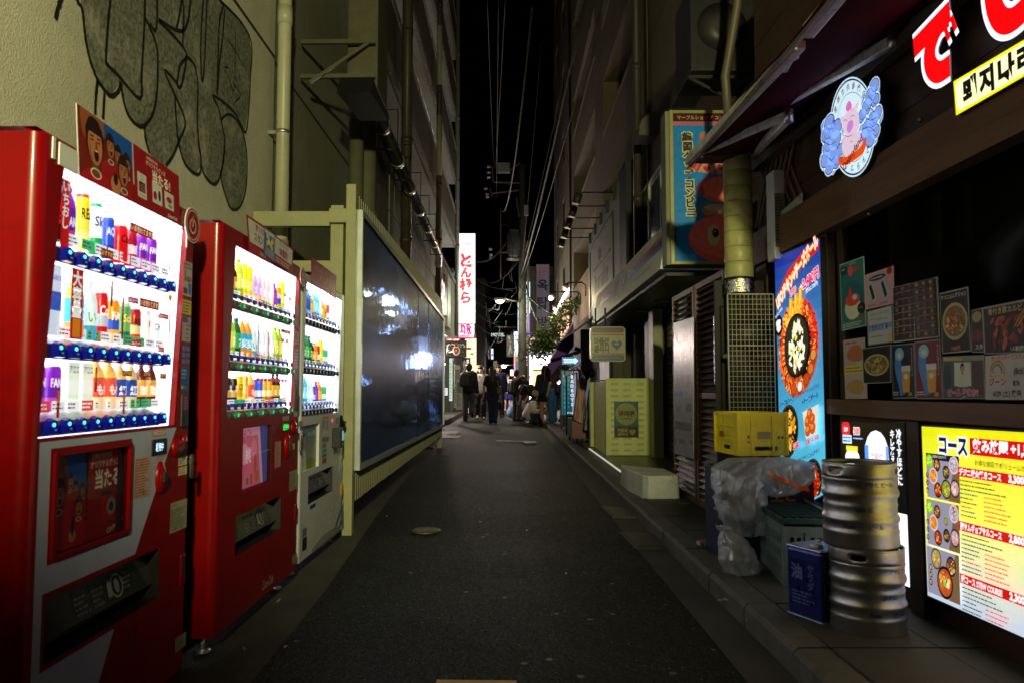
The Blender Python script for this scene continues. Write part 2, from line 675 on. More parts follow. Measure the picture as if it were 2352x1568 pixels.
# ------------------------------------------------------------------ special materials
def asphalt():
 m=M('asphalt',(0.045,0.046,0.036),rough=0.8,spec=0.15)
 nt=m.node_tree;N,L=nt.nodes,nt.links
 b=N['Principled BSDF']
 tc=N.new('ShaderNodeTexCoord')
 big=N.new('ShaderNodeTexNoise');big.inputs['Scale'].default_value=0.9;big.inputs['Detail'].default_value=6
 L.new(tc.outputs['Object'],big.inputs['Vector'])
 r1=N.new('ShaderNodeValToRGB')
 r1 .color_ramp.elements[0].position=0.35;r1 .color_ramp.elements[0].color=(0.0055,0.0065,0.0038,1)
 r1 .color_ramp.elements[1].position=0.68;r1 .color_ramp.elements[1].color=(0.013,0.0145,0.008,1)
 L.new(big.outputs['Fac'],r1 .inputs[0])
 vo=N.new('ShaderNodeTexVoronoi');vo.inputs['Scale'].default_value=130
 L.new(tc.outputs['Object'],vo.inputs['Vector'])
 r2=N.new('ShaderNodeValToRGB')
 r2 .color_ramp.elements[0].position=0.0;r2 .color_ramp.elements[0].color=(0.6,0.6,0.6,1)
 r2 .color_ramp.elements[1].position=0.95;r2 .color_ramp.elements[1].color=(1.9,1.9,1.7,1)
 sx=N.new('ShaderNodeSeparateColor');L.new(vo.outputs['Color'],sx.inputs[0])
 L.new(sx.outputs[0],r2 .inputs[0])
 mu=N.new('ShaderNodeMix');mu.data_type='RGBA';mu.blend_type='MULTIPLY';mu.inputs[0].default_value=1
 L.new(r1 .outputs[0],mu.inputs[6]);L.new(r2 .outputs[0],mu.inputs[7])
 v2=N.new('ShaderNodeTexVoronoi');v2 .inputs['Scale'].default_value=7.5;v2 .inputs['Randomness'].default_value=1
 L.new(tc.outputs['Object'],v2 .inputs['Vector'])
 lt=N.new('ShaderNodeMath');lt.operation='LESS_THAN';lt.inputs[1].default_value=0.11
 L.new(v2 .outputs['Distance'],lt.inputs[0])
 s2=N.new('ShaderNodeSeparateColor');L.new(v2 .outputs['Color'],s2 .inputs[0])
 gt=N.new('ShaderNodeMath');gt.operation='GREATER_THAN';gt.inputs[1].default_value=0.62
 L.new(s2 .outputs[1],gt.inputs[0])
 an=N.new('ShaderNodeMath');an.operation='MULTIPLY';L.new(lt.outputs[0],an.inputs[0]);L.new(gt.outputs[0],an.inputs[1])
 a2=N.new('ShaderNodeMath');a2 .operation='MULTIPLY';a2 .inputs[1].default_value=0.7;L.new(an.outputs[0],a2 .inputs[0])
 v3=N.new('ShaderNodeTexVoronoi');v3 .inputs['Scale'].default_value=42
 L.new(tc.outputs['Object'],v3 .inputs['Vector'])
 l3=N.new('ShaderNodeMath');l3 .operation='LESS_THAN';l3 .inputs[1].default_value=0.16;L.new(v3 .outputs['Distance'],l3 .inputs[0])
 s3=N.new('ShaderNodeSeparateColor');L.new(v3 .outputs['Color'],s3 .inputs[0])
 g3=N.new('ShaderNodeMath');g3 .operation='GREATER_THAN';g3 .inputs[1].default_value=0.86;L.new(s3 .outputs[0],g3 .inputs[0])
 n3=N.new('ShaderNodeMath');n3 .operation='MULTIPLY';L.new(l3 .outputs[0],n3 .inputs[0]);L.new(g3 .outputs[0],n3 .inputs[1])
 mxm=N.new('ShaderNodeMath');mxm.operation='MAXIMUM';L.new(a2 .outputs[0],mxm.inputs[0]);L.new(n3 .outputs[0],mxm.inputs[1])
 mm=N.new('ShaderNodeMix');mm.data_type='RGBA'
 L.new(mxm.outputs[0],mm.inputs[0]);L.new(mu.outputs[2],mm.inputs[6]);mm.inputs[7].default_value=(0.2,0.19,0.14,1)
 v5=N.new('ShaderNodeTexVoronoi');v5 .feature='DISTANCE_TO_EDGE';v5 .inputs['Scale'].default_value=0.55
 n5=N.new('ShaderNodeTexNoise');n5 .inputs['Scale'].default_value=2.5;n5 .inputs['Detail'].default_value=6
 L.new(tc.outputs['Object'],n5 .inputs['Vector'])
 m5=N.new('ShaderNodeMix');m5 .data_type='RGBA';m5 .inputs[0].default_value=0.35
 L.new(tc.outputs['Object'],m5 .inputs[6]);L.new(n5 .outputs['Color'],m5 .inputs[7]);L.new(m5 .outputs[2],v5 .inputs['Vector'])
 r5=N.new('ShaderNodeMapRange');r5 .inputs[1].default_value=0.0;r5 .inputs[2].default_value=0.006;r5 .inputs[3].default_value=0.35;r5 .inputs[4].default_value=1
 L.new(v5 .outputs['Distance'],r5 .inputs[0])
 pn=N.new('ShaderNodeTexNoise');pn.inputs['Scale'].default_value=0.35;pn.inputs['Detail'].default_value=1;L.new(tc.outputs['Object'],pn.inputs['Vector'])
 pr=N.new('ShaderNodeMapRange');pr.inputs[1].default_value=0.48;pr.inputs[2].default_value=0.5;pr.inputs[3].default_value=0.72;pr.inputs[4].default_value=1.2
 L.new(pn.outputs['Fac'],pr.inputs[0])
 x5=N.new('ShaderNodeMath');x5 .operation='MULTIPLY';L.new(r5 .outputs[0],x5 .inputs[0]);L.new(pr.outputs[0],x5 .inputs[1])
 f5=N.new('ShaderNodeMix');f5 .data_type='RGBA';f5 .blend_type='MULTIPLY';f5 .inputs[0].default_value=1
 L.new(mm.outputs[2],f5 .inputs[6]);L.new(x5 .outputs[0],f5 .inputs[7])
 L.new(f5 .outputs[2],b.inputs['Base Color'])
 rr=N.new('ShaderNodeMapRange');rr.inputs[3].default_value=0.5;rr.inputs[4].default_value=0.85
 L.new(sx.outputs[1],rr.inputs[0]);L.new(rr.outputs[0],b.inputs['Roughness'])
 bp=N.new('ShaderNodeBump');bp.inputs['Strength'].default_value=0.8;bp.inputs['Distance'].default_value=0.004
 L.new(vo.outputs['Distance'],bp.inputs['Height']);L.new(bp.outputs[0],b.inputs['Normal'])
 return m
ASPH=asphalt()
CONC=M('worn_concrete',(0.055,0.053,0.04),rough=0.8,noise=(3.5,0.45),bump=(70,0.6,0.006,8),dirt=(9,0.7,(0.045,0.042,0.03)))
KERBM=M('kerb_concrete',(0.10,0.097,0.078),rough=0.75,noise=(5,0.4),bump=(60,0.6,0.006,8),dirt=(7,0.75,(0.05,0.048,0.035)))
PAVE=M('pavement_slab',(0.06,0.058,0.047),rough=0.7,noise=(4,0.35),bump=(50,0.4,0.004,6),dirt=(5,0.6,(0.04,0.038,0.03)))
TILE=M('floor_tile',(0.17,0.16,0.12),rough=0.35,noise=(5,0.3))
TILEL=M('pale_paving_tile',(0.42,0.38,0.3),rough=0.6,noise=(4,0.3))
IRON=M('cast_iron',(0.1,0.1,0.085),rough=0.45,metal=0.6,noise=(20,0.4))
def stucco(name,col,sc=38,st=1.0,dist=0.02):
 return M(name,col,rough=0.85,noise=(1.2,0.16),bump=(sc,st,dist,5),dirt=(1.6,0.25,tuple(c*0.55 for c in col)))
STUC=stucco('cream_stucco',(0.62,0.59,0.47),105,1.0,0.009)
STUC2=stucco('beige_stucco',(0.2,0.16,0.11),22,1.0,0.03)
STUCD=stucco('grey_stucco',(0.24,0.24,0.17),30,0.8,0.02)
CONCW=M('painted_concrete',(0.12,0.115,0.09),rough=0.75,noise=(1.5,0.25),bump=(20,0.3,0.01))
WOOD=M('dark_stained_wood',(0.055,0.026,0.014),rough=0.5,noise=(6,0.45),bump=(25,0.35,0.004))
WOODL=M('brown_wood',(0.14,0.065,0.03),rough=0.5,noise=(6,0.4),bump=(25,0.35,0.004))
for w_ in(WOOD,WOODL):
 for nd in w_.node_tree.nodes:
  if nd.type=='TEX_NOISE':
   mp=w_.node_tree.nodes.new('ShaderNodeMapping')
   mp.inputs['Scale'].default_value=(3,0.35,6)
   tcn=[n for n in w_.node_tree.nodes if n.type=='TEX_COORD'][0]
   w_.node_tree.links.new(tcn.outputs['Object'],mp.inputs[0])
   w_.node_tree.links.new(mp.outputs[0],nd.inputs['Vector'])
def whitesteel(name,col,rough=0.35):
 return M(name,col,rough=rough,noise=(6,0.08),dirt=(4,0.3,tuple(c*0.4 for c in col)))
YPOST=M('anodised_post',(0.33,0.33,0.18),rough=0.42,noise=(5,0.12),dirt=(12,0.3,(0.2,0.19,0.13)))
# ------------------------------------------------------------------ ground
def sheet(name,poly,mat,lift=0.0,step=None):
 mb=MB()
 mb.add([(x,y,g(y)+lift)for x,y in poly],[tuple(range(len(poly)))])
 o=mb.build(name,mat)
 props(o,kind='structure')
 return o
sheet('ground',[(-60,-30),(60,-30),(60,160),(-60,160)],CONC,-0.02)
seam=[(-0.86,-8),(-0.86,1.5),(-0.97,2.9),(-1.0,4.2),(-1.1,6.0),(-1.2,8.0),(-1.3,12.0),(-1.42,18.0),(-1.5,30),(-1.6,150)]
sheet('road',[(x,y)for x,y in seam]+[(1.1,150),(0.98,30),(1.04,15.7),(1.12,7),(1.15,3),(1.18,-8)],ASPH,0.0)
sheet('gutter_strip',[(0.92,-8),(1.19,-8),(1.16,3),(1.13,7),(1.05,15.7),(1.0,30),(0.83,30),(0.84,15.7),(0.87,7),(0.9,3)],CONC,0.004)
sheet('side_street',[(-14,13.8),(-1.33,13.8),(-1.44,21.5),(-14,21.5)],ASPH,0.004)
sheet('tile_band',[(-3.2,17.8),(-1.2,17.4),(-1.2,18.6),(-3.2,19.2)],TILEL,0.010)
sheet('paint_marking',[(-1.75,16.4),(-1.05,16.2),(-1.0,17.1),(-1.8,17.3)],M('worn_white_paint',(0.6,0.6,0.55),rough=0.6,noise=(20,0.5),dirt=(14,0.9,(0.1,0.1,0.08))),0.014)
sheet('gutter_channel',[(-1.1,12.2),(-0.93,12.2),(-0.98,15.9),(-1.12,15.9)],KERBM,0.010)
p0,p1=atG(1004,1562),atG(1186,1564)
sheet('yellow_road_line',[(p0 .x,p0 .y),(p0 .x-0.05,2.2),(p1 .x+0.02,2.2),(p1 .x,p1 .y)],M('yellow_paint',(0.55,0.32,0.04),rough=0.6,noise=(18,0.4)),0.004)
mb=MB()
c=atG(1065,1003)
sheet('worn_stop_line',[(-0.25,15.4),(0.55,15.0),(0.55,15.35),(-0.25,15.75)],M('worn_white_paint2',(0.35,0.34,0.28),rough=0.6,noise=(24,0.6),dirt=(9,1.0,(0.06,0.06,0.045))),0.008)
def kx(y):
 return 1.18-0.0075*(y+8)if y<16 else 1.0
pv=MB()
ys=[-8+1.2*i for i in range(0,45)]
for i in range(len(ys)-1):
 a,b=ys[i],ys[i+1]
 pv.add([(kx(a)+0.13,a,g(a)+0.105),(6,a,g(a)+0.105),(6,b,g(b)+0.105),(kx(b)+0.13,b,g(b)+0.105)],[(0,1,2,3)])
pav=pv.build('pavement',PAVE)
props(pav,kind='structure')
kerb=thing('kerb',None,None,(1.2,0,0))
del_kind=props(kerb,kind='structure')
y=0.6
while y<34:
 ln=0.6
 mb=MB()
 a,b=y+0.005,y+ln-0.005
 j=RND.uniform(-0.004,0.004)
 vs=[]
 for yy in(a,b):
  x=kx(yy)+j
  vs+=[(x,yy,g(yy)-0.05),(x,yy,g(yy)+0.09),(x+0.018,yy,g(yy)+0.112+j),(x+0.135,yy,g(yy)+0.114+j),(x+0.135,yy,g(yy)-0.05)]
 mb.add(vs,[(0,1,6,5),(1,2,7,6),(2,3,8,7),(3,4,9,8),(0,4,3,2,1),(5,6,7,8,9)])
 mb.build('kerb_stone',KERBM,kerb)
 y+=ln
y=1.2
while y<7.2:
 xx=kx(y)+0.145
 while xx<1.82:
  w=min(0.42,1.86-xx)
  mb=MB()
  h=RND.uniform(0.0,0.003)
  mb.box(xx,xx+w-0.006,y,y+0.594,g(y)+0.05,g(y)+0.112+h)
  mb.build('paving_slab',PAVE,pav)
  xx+=0.42
 y+=0.6
def cover(px,r,label):
 c=atG(*px)
 t=thing('manhole_cover',label,'manhole cover',(c.x,c.y,g(c.y)))
 mb=MB()
 mb.lathe([(r,0.0),(r,0.009),(r*0.93,0.011),(0.0001,0.010)],(c.x,c.y,g(c.y)),28)
 mb.build('rim',IRON,t)
 mb=MB()
 for rr in(0.2,0.42,0.62,0.8):
  k=int(5+rr*18)
  for i in range(k):
   a=6.283*i/k
   mb.box(c.x+math.cos(a)*r*rr-r*.05,c.x+math.cos(a)*r*rr+r*.05,c.y+math.sin(a)*r*rr-r*.05,c.y+math.sin(a)*r*rr+r*.05,g(c.y)+0.008,g(c.y)+0.016)
 o=mb.build('raised_pattern',IRON,t)
cover((978,1219),0.115,'small round iron manhole cover in the asphalt by the white vending machine')
def drain(pts,label):
 c=[atG(*p)for p in pts]
 m=sum((Vector(q)for q in c),Vector())/4
 t=thing('drain_cover',label,'drain cover',(m.x,m.y,g(m.y)))
 mb=MB()
 z=lambda q:g(q.y)
 vs=[(q.x,q.y,z(q)+0.004)for q in c]+[(q.x,q.y,z(q)+0.018)for q in c]
 mb.add(vs,[(4,5,6,7),(0,1,5,4),(1,2,6,5),(2,3,7,6),(3,0,4,7)])
 mb.build('frame',KERBM,t)
 mb=MB()
 i_=[m+(Vector(q)-m)*0.82 for q in c]
 vs=[(q.x,q.y,z(q)+0.016)for q in i_]+[(q.x,q.y,z(q)+0.024)for q in i_]
 mb.add(vs,[(4,5,6,7),(0,1,5,4),(1,2,6,5),(2,3,7,6),(3,0,4,7)])
 mb.build('lid',IRON,t)
drain([(1378,1165),(1448,1170),(1475,1191),(1407,1190)],'square drain lid in the gutter below the white concrete step')
drain([(1423,1225),(1508,1228),(1548,1264),(1461,1262)],'square drain lid nearest the camera in the right gutter')
drain([(1198,1015),(1222,1014),(1232,1019),(1206,1021)],'small far drain lid by the kerb near the clothes rack')
# ------------------------------------------------------------------ left wall with graffiti
WX=-2.06
wall=thing('plaster_wall','cream rough plaster wall with silver and black graffiti behind the vending machines','wall',(WX,2,0))
mb=MB()
mb.box(WX-0.5,WX,-6,6.55,-0.3,14)
mb.build('wall_face',STUC,wall)
mb=MB()
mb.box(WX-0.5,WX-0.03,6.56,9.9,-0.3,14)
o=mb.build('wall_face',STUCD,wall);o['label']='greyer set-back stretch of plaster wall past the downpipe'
mb=MB()
mb.box(WX-0.02,WX+0.004,-6,6.55,4.02,4.05)
mb.box(WX-0.05,WX-0.026,6.6,9.9,4.02,4.05)
mb.build('wall_joint',M('dark_joint',(0.03,0.03,0.02),rough=0.9,noise=(30,0.5)),wall)
ga=artL(WX,0,0,0.002)
cv1=lambda x,y:(x/2.9257,y/2.9257)
fill=[(505,-260),(545,60),(560,200),(580,330),(610,440),(650,540),(700,610),(740,645),(800,560),(820,660),(850,760),(890,820),(940,850),(965,850),(975,950),(1000,1030),(1060,1110),(1110,1115),(1160,1040),(1200,970),(1220,1060),(1260,1130),(1310,1170),(1345,1120),(1370,1180),(1430,1240),(1478,1190),(1500,1280),(1540,1390),(1580,1410),(1620,1370),(1650,1250),(1655,1050),(1640,900),(1670,700),(1680,500),(1690,340),(1670,240),(1600,130),(1480,10),(1400,-260)]
ga.poly(ga.pxs(fill,cv1),(120,120,100))
FILLM=M('silver_spray_fill',(0.21,0.22,0.17),rough=0.6,noise=(34,0.85),bump=(105,1.0,0.009,5),dirt=(3.2,0.9,(0.42,0.41,0.33)))
ga.build('graffiti_fill',FILLM,wall)
gs=artL(WX,0,0,0.005)
strokes=[[(495,-120),(510,0),(545,60),(560,200),(580,330),(610,440),(650,540),(700,610),(740,645),(780,625),(800,580),(800,545)],[(740,-120),(735,0),(720,150),(705,400),(720,440),(790,510),(935,665),(945,500),(960,250),(968,0),(968,-120)],[(650,540),(638,640),(632,770)],[(695,625),(685,800)],[(808,560),(820,660),(850,760),(890,820),(940,850),(975,835),(1020,770),(1045,650),(1055,500),(1050,330),(1020,230),(970,120)],[(1058,-100),(1050,0),(1050,110),(1040,205),(1000,160)],[(1060,130),(1150,190),(1210,210),(1240,190),(1265,100),(1278,-60)],[(1215,0),(1195,130),(1180,190)],[(1220,0),(1230,70),(1222,300)],[(1060,140),(1160,240),(1240,340),(1245,385),(1205,440),(1190,520),(1185,570),(1205,590),(1220,550),(1240,450),(1250,390),(1290,420),(1315,490),(1325,600),(1320,800),(1330,960),(1345,1060)],[(965,850),(975,950),(1000,1030)],[(1110,1115),(1160,1040),(1200,940),(1240,820),(1170,640),(1100,475),(1180,555)],[(1170,640),(1175,750),(1190,930),(1220,1060),(1260,1130),(1310,1170),(1340,1160),(1345,1070),(1330,960)],[(1345,1100),(1370,1180),(1430,1240),(1470,1200),(1495,1080),(1505,950),(1490,850),(1460,720),(1425,645),(1500,690),(1580,770),(1620,850),(1650,885),(1670,700),(1680,500),(1690,340),(1670,240),(1600,130),(1480,10),(1380,-90)],[(1500,30),(1470,150),(1460,400),(1455,640)],[(1505,60),(1492,250),(1470,420),(1458,600)],[(1365,-60),(1345,250),(1345,430),(1355,550),(1370,400),(1388,-60)],[(1485,800),(1530,770),(1580,800),(1630,900),(1655,1050),(1650,1250),(1620,1370),(1580,1410),(1540,1390),(1500,1280),(1480,1180),(1500,1050),(1500,980)],]
for s_ in strokes:
 gs.stroke(gs.pxs(s_,cv1),0.023,(12,14,12),smooth=4,jit=0.16)
 gs.layer-=1
for s_ in[[(1525,260),(1580,350),(1640,460)],[(1580,210),(1575,400),(1568,610),(1530,520),(1505,455),(1530,460)],[(1568,560),(1610,640),(1575,690),(1590,740)],[(1590,745),(1605,785)],[(1540,370),(1541,400)],[(1604,500),(1604,520)]]:
 gs.stroke(gs.pxs(s_,cv1),0.011,(12,14,12),smooth=4,jit=0.2)
gs.stroke(gs.pxs([(410,-60),(400,0),(380,60),(365,130)],cv1),0.03,(60,62,45),smooth=4,jit=0.3)
gs.build('graffiti_outline',M('black_spray',(0.01,0.011,0.01),rough=0.6,noise=(60,0.6)),wall)
t=thing('downpipe','cream plastic downpipe standing on the plaster wall beside the graffiti','pipe',(-1.9,6.35,0))
mb=MB()
mb.tube([(-1.93,6.4,0.0),(-1.93,6.4,9)],0.056,20)
mb.build('pipe_body',CREAM,t)
for z in(4.48,4.4):
 pass
mb=MB();mb.tube([(-1.93,6.4,4.26),(-1.93,6.4,4.42)],0.063,20);mb.build('collar',CREAM,t)
mb=MB();mb.tube([(-1.93,6.4,2.22),(-1.93,6.4,2.38)],0.066,20);mb.build('collar',GREYPIPE,t)
for z in(3.3,5.2,1.2):
 mb=MB();mb.tube([(-1.93,6.4,z),(-1.93,6.4,z+0.03)],0.060,16);mb.box(-2.06,-1.93,6.39,6.41,z,z+0.03);mb.build('clamp',ALU,t)
 # ------------------------------------------------------------------ framework and slat fence with the dark billboard
FX=-1.2
t=thing('support_frame','weathered metal frame of posts and beams tying the slat fence to the plaster wall','frame',(-1.6,5.9,0))
def part_box(name,b,mat,par,bev=0.003):
 mb=MB();mb.box(*b);return mb.build(name,mat,par,bevel=bev)
part_box('beam',(-2.05,-1.33,6.05,6.12,2.43,2.55),YPOST,t)
part_box('beam',(-1.9,-1.33,6.05,6.11,2.06,2.15),YPOST,t)
part_box('post',(-1.40,-1.30,5.93,6.04,0.02,2.57),YPOST,t)
part_box('beam',(-1.40,-1.22,5.87,5.925,2.42,2.53),YPOST,t)
part_box('strut',(-1.29,-1.23,6.06,6.12,0.02,2.6),YPOST,t)
fen=thing('slat_fence','tall pale metal slat fence carrying the dark glossy billboard','fence',(FX,9.9,0))
part_box('post',(-1.265,-1.19,5.86,5.94,0.02,2.72),YPOST,fen)
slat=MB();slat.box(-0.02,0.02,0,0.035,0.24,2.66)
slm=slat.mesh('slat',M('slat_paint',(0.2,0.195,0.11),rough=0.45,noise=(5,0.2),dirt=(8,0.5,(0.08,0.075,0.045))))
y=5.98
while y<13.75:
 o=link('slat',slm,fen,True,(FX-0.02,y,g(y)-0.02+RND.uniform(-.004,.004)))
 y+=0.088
part_box('rail',(FX-0.075,FX-0.042,5.98,13.75,2.3,2.36),YPOST,fen)
part_box('rail',(FX-0.075,FX-0.042,5.98,13.75,0.5,0.56),YPOST,fen)
part_box('post',(-1.28,-1.2,13.78,13.86,0.02,2.7),YPOST,fen)
_bb=[]
def billboard():
 if _bb:return _bb[0]
 m=M('billboard_film',(0.012,0.014,0.024),rough=0.035,coat=0.0,spec=0.3)
 nt=m.node_tree;N,L=nt.nodes,nt.links
 b=N['Principled BSDF']
 b.inputs['Specular Tint'].default_value=(0.35,0.6,1.0,1)
 tc=N.new('ShaderNodeTexCoord')
 mp=N.new('ShaderNodeMapping');mp.inputs['Scale'].default_value=(1,0.9,2.2)
 L.new(tc.outputs['Object'],mp.inputs[0])
 nz=N.new('ShaderNodeTexNoise');nz.inputs['Scale'].default_value=2.6;nz.inputs['Detail'].default_value=3
 L.new(mp.outputs[0],nz.inputs['Vector'])
 bp=N.new('ShaderNodeBump');bp.inputs['Strength'].default_value=0.12;bp.inputs['Distance'].default_value=0.02
 L.new(nz.outputs['Fac'],bp.inputs['Height'])
 L.new(bp.outputs[0],b.inputs['Normal'])
 gl_=N.new('ShaderNodeBsdfGlossy');gl_.inputs[0].default_value=(0.22,0.4,0.85,1);gl_.inputs['Roughness'].default_value=0.035;L.new(bp.outputs[0],gl_.inputs['Normal'])
 lw=N.new('ShaderNodeLayerWeight');lw.inputs[0].default_value=0.3;mxs=N.new('ShaderNodeMixShader');b.inputs['Specular IOR Level'].default_value=0.05;b.inputs['Roughness'].default_value=0.4
 L.new(lw.outputs['Fresnel'],mxs.inputs[0]);L.new(b.outputs[0],mxs.inputs[1]);L.new(gl_.outputs[0],mxs.inputs[2]);L.new(mxs.outputs[0],N['Material Output'].inputs[0])
 n2=N.new('ShaderNodeTexNoise');n2 .inputs['Scale'].default_value=0.5
 L.new(tc.outputs['Object'],n2 .inputs['Vector'])
 cr=N.new('ShaderNodeValToRGB')
 cr.color_ramp.elements[0].position=0.45;cr.color_ramp.elements[0].color=(0.008,0.009,0.013,1)
 cr.color_ramp.elements[1].position=0.7;cr.color_ramp.elements[1].color=(0.004,0.016,0.06,1)  # blue patches put a bluish reflected glow into the base colour
 L.new(n2 .outputs['Fac'],cr.inputs[0]);L.new(cr.outputs[0],b.inputs['Base Color'])
 _bb.append(m)
 return m
bb=thing('billboard','long dark blue-black glossy billboard panel with a pale metal frame','billboard',(FX+0.03,9.9,1.5))
ny,fy=5.95,13.75
zt=lambda y:2.54-0.017*(y-ny)
zb=lambda y:0.50-0.004*(y-ny)
mb=MB()
k=6
for i in range(k):
 a,b=ny+0.05+(fy-ny-0.1)*i/k,ny+0.05+(fy-ny-0.1)*(i+1)/k
 j=RND.uniform(-0.004,0.004)
 mb=MB()
 mb.add([(FX+0.03+j,a+.002,zb(a)+.05),(FX+0.03,b-.002,zb(b)+.05),(FX+0.03,b-.002,zt(b)-.05),(FX+0.03+j,a+.002,zt(a)-.05),(FX+0.012,a+.002,zb(a)+.05),(FX+0.012,b-.002,zb(b)+.05),(FX+0.012,b-.002,zt(b)-.05),(FX+0.012,a+.002,zt(a)-.05)],[(0,1,2,3),(7,6,5,4),(0,4,5,1),(1,5,6,2),(2,6,7,3),(3,7,4,0)])
 mb.build('panel',billboard(),bb)
for(a,b,n_)in(((FX+.025,ny+0.03,zb(ny)),(FX+.025,ny+0.03,zt(ny)),'frame_upright'),((FX+.025,fy,zb(fy)),(FX+.025,fy,zt(fy)),'frame_upright'),((FX+.025,ny+.055,zt(ny)-.02),(FX+.025,fy-.025,zt(fy)-.02),'frame_rail'),((FX+.025,ny+.055,zb(ny)+.02),(FX+.025,fy-.025,zb(fy)+.02),'frame_rail')):
 mb=MB();mb.beam(a,b,0.045,0.045);mb.build(n_,M('pale_frame',(0.5,0.55,0.55),rough=0.35,metal=0.5,noise=(9,.15)),bb)
for z in(0.56,1.2,1.85,2.48):
 mb=MB();mb.tube([(FX+.047,ny+.03,z),(FX+.052,ny+.03,z)],0.009,8);mb.build('bolt',ALU,bb)
 # ------------------------------------------------------------------ vending machines
REDP=M('red_enamel',(0.21,0.0006,0.0012),rough=0.32,coat=0.08,spec=0.25,noise=(3,0.12),dirt=(11,0.5,(0.09,0.004,0.003)))
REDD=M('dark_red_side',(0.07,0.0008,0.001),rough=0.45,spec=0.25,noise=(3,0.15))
WHP=M('white_enamel',(0.62,0.63,0.66),rough=0.3,coat=0.3,noise=(3,0.06),dirt=(6,0.2,(0.3,0.28,0.2)))
INNER=M('case_lining',(0.8,0.82,0.86),rough=0.5,es=1.5,ec=(0.86,0.9,1.0))
TUBE=M('case_lamp',(1,1,1),rough=0.5,es=8.5,ec=(0.9,0.94,1.0))
SHELF=M('shelf_strip',(0.3,0.31,0.36),rough=0.3,noise=(9,0.1))
SLOTB=M('flap_plastic',(0.03,0.034,0.034),rough=0.15,noise=(7,0.5),coat=0.3)
DRINK=M('drink_label',attr=True,rough=0.25,es=0.8,noise=(70,0.12))  # emission stands in for case light falling on the drinks
def pet(h,r,cap,neck,body,band,base=None,text=None,tc='#ffffff',tsx=1.0):
 mb=MB();mb.smooth=True
 base=base or body
 prof=[(r*.85,0),(r,h*.04),(r,h*.16),(r*.97,h*.2),(r,h*.24),(r,h*.52),(r*.98,h*.62),(r*.8,h*.76),(r*.42,h*.88),(r*.36,h*.91),(r*.44,h*.915),(r*.44,h),(0.0001,h)]
 cols=[base,base,base,base,band,band,body,body,neck,neck,cap,cap]
 mb.lathe(prof,(0,0,0),12,cols)
 if text:
  wrap(mb,text,r,h*.38,h*.17,tc)
 return mb.mesh('display_bottle',DRINK)
def wrap(mb,s,r,z,hh,c,maxarc=2.3):
 vs,fs,bb=glyph(s,0.02)
 k=hh/0.75
 w=(bb[1]-bb[0])*k
 sx=min(1,maxarc*r/w)
 P=[]
 cx,cy=(bb[0]+bb[1])/2,(bb[2]+bb[3])/2
 for a,b in vs:
  x=(a-cx)*k*sx
  t=x/r
  P.append(((r+.001)*math.cos(t),(r+.001)*math.sin(t),z+(b-cy)*k))
 col=mb.col
 mb.col=rgb(c)
 mb.add(P,fs)
 mb.col=col
def can(h,r,top,body,band,text=None,tc='#ffffff',low=None):
 mb=MB();mb.smooth=True
 prof=[(r*.86,0),(r,h*.05),(r,h*.3),(r,h*.55),(r,h*.9),(r*.84,h*.97),(r*.84,h),(0.0001,h*.99)]
 cols=[low or body,low or body,band,body,top,'#c8ccd0','#a0a4a8']
 mb.lathe(prof,(0,0,0),12,cols)
 if text:wrap(mb,text,r,h*.62,h*.2,tc)
 return mb.mesh('display_can',DRINK)
def carton(h,w,a,b,text=None,tc='#ffffff'):
 mb=MB();mb.color(a);mb.box(-w*.35,w*.35,-w/2,w/2,0,h)
 mb.color(b);mb.box(-w*.36,w*.36,-w*.51,w*.51,h*.35,h*.62)
 if text:
  vs,fs,bb=glyph(text,0.02)
  k=min(w*.9/(bb[1]-bb[0]),h*.2)
  mb.color(tc)
  mb.add([(w*.37,(x-(bb[0]+bb[1])/2)*k,h*.78+y*k)for x,y in vs],fs)
 return mb.mesh('display_carton',DRINK)
def person_art(a,x,y,s,shirt,hair,skin=(190,120,80),mouth=True):
 a.poly([(x-s*1.5,y-s*3.4),(x+s*1.5,y-s*3.4),(x+s*1.35,y-s*1.5),(x+s*.5,y-s*1.0),(x-s*.5,y-s*1.0),(x-s*1.35,y-s*1.5)],shirt)
 dk=tuple(int(q*.62)for q in skin)
 a.rect(x-s*.26,y-s*1.15,x+s*.26,y-s*.5,dk)
 a.ring(x,y-s*1.1,s*.3,s*.38,(225,215,210),.5)
 a.disc(x-s*.03,y+s*.06,s*.62,hair,s*.84,wob=.04)
 a.disc(x,y-s*.1,s*.5,skin,s*.7)
 a.disc(x-s*.2,y-s*.2,s*.2,dk,s*.45)
 a.disc(x+s*.06,y-s*.12,s*.42,skin,s*.62)
 a.poly([(x-s*.5,y+s*.3),(x+s*.5,y+s*.3),(x+s*.4,y+s*.62),(x,y+s*.78),(x-s*.4,y+s*.62)],hair)
 if mouth:
  a.disc(x+s*.06,y-s*.44,s*.19,(150,60,50),s*.25,n=12);a.disc(x+s*.06,y-s*.45,s*.14,(40,8,8),s*.2,n=12);a.rect(x-s*.04,y-s*.31,x+s*.16,y-s*.27,(235,230,225))
 a.poly([(x+s*.02,y+s*.04),(x+s*.12,y+s*.04),(x+s*.16,y-s*.2),(x,y-s*.2)],dk)
 for q in(-.22,.24):a.rect(x+s*q-s*.1,y+s*.02,x+s*q+s*.1,y+s*.07,(40,22,16),up=False);a.rect(x+s*q-s*.12,y+s*.15,x+s*q+s*.12,y+s*.2,hair,up=False)
 a.layer+=1
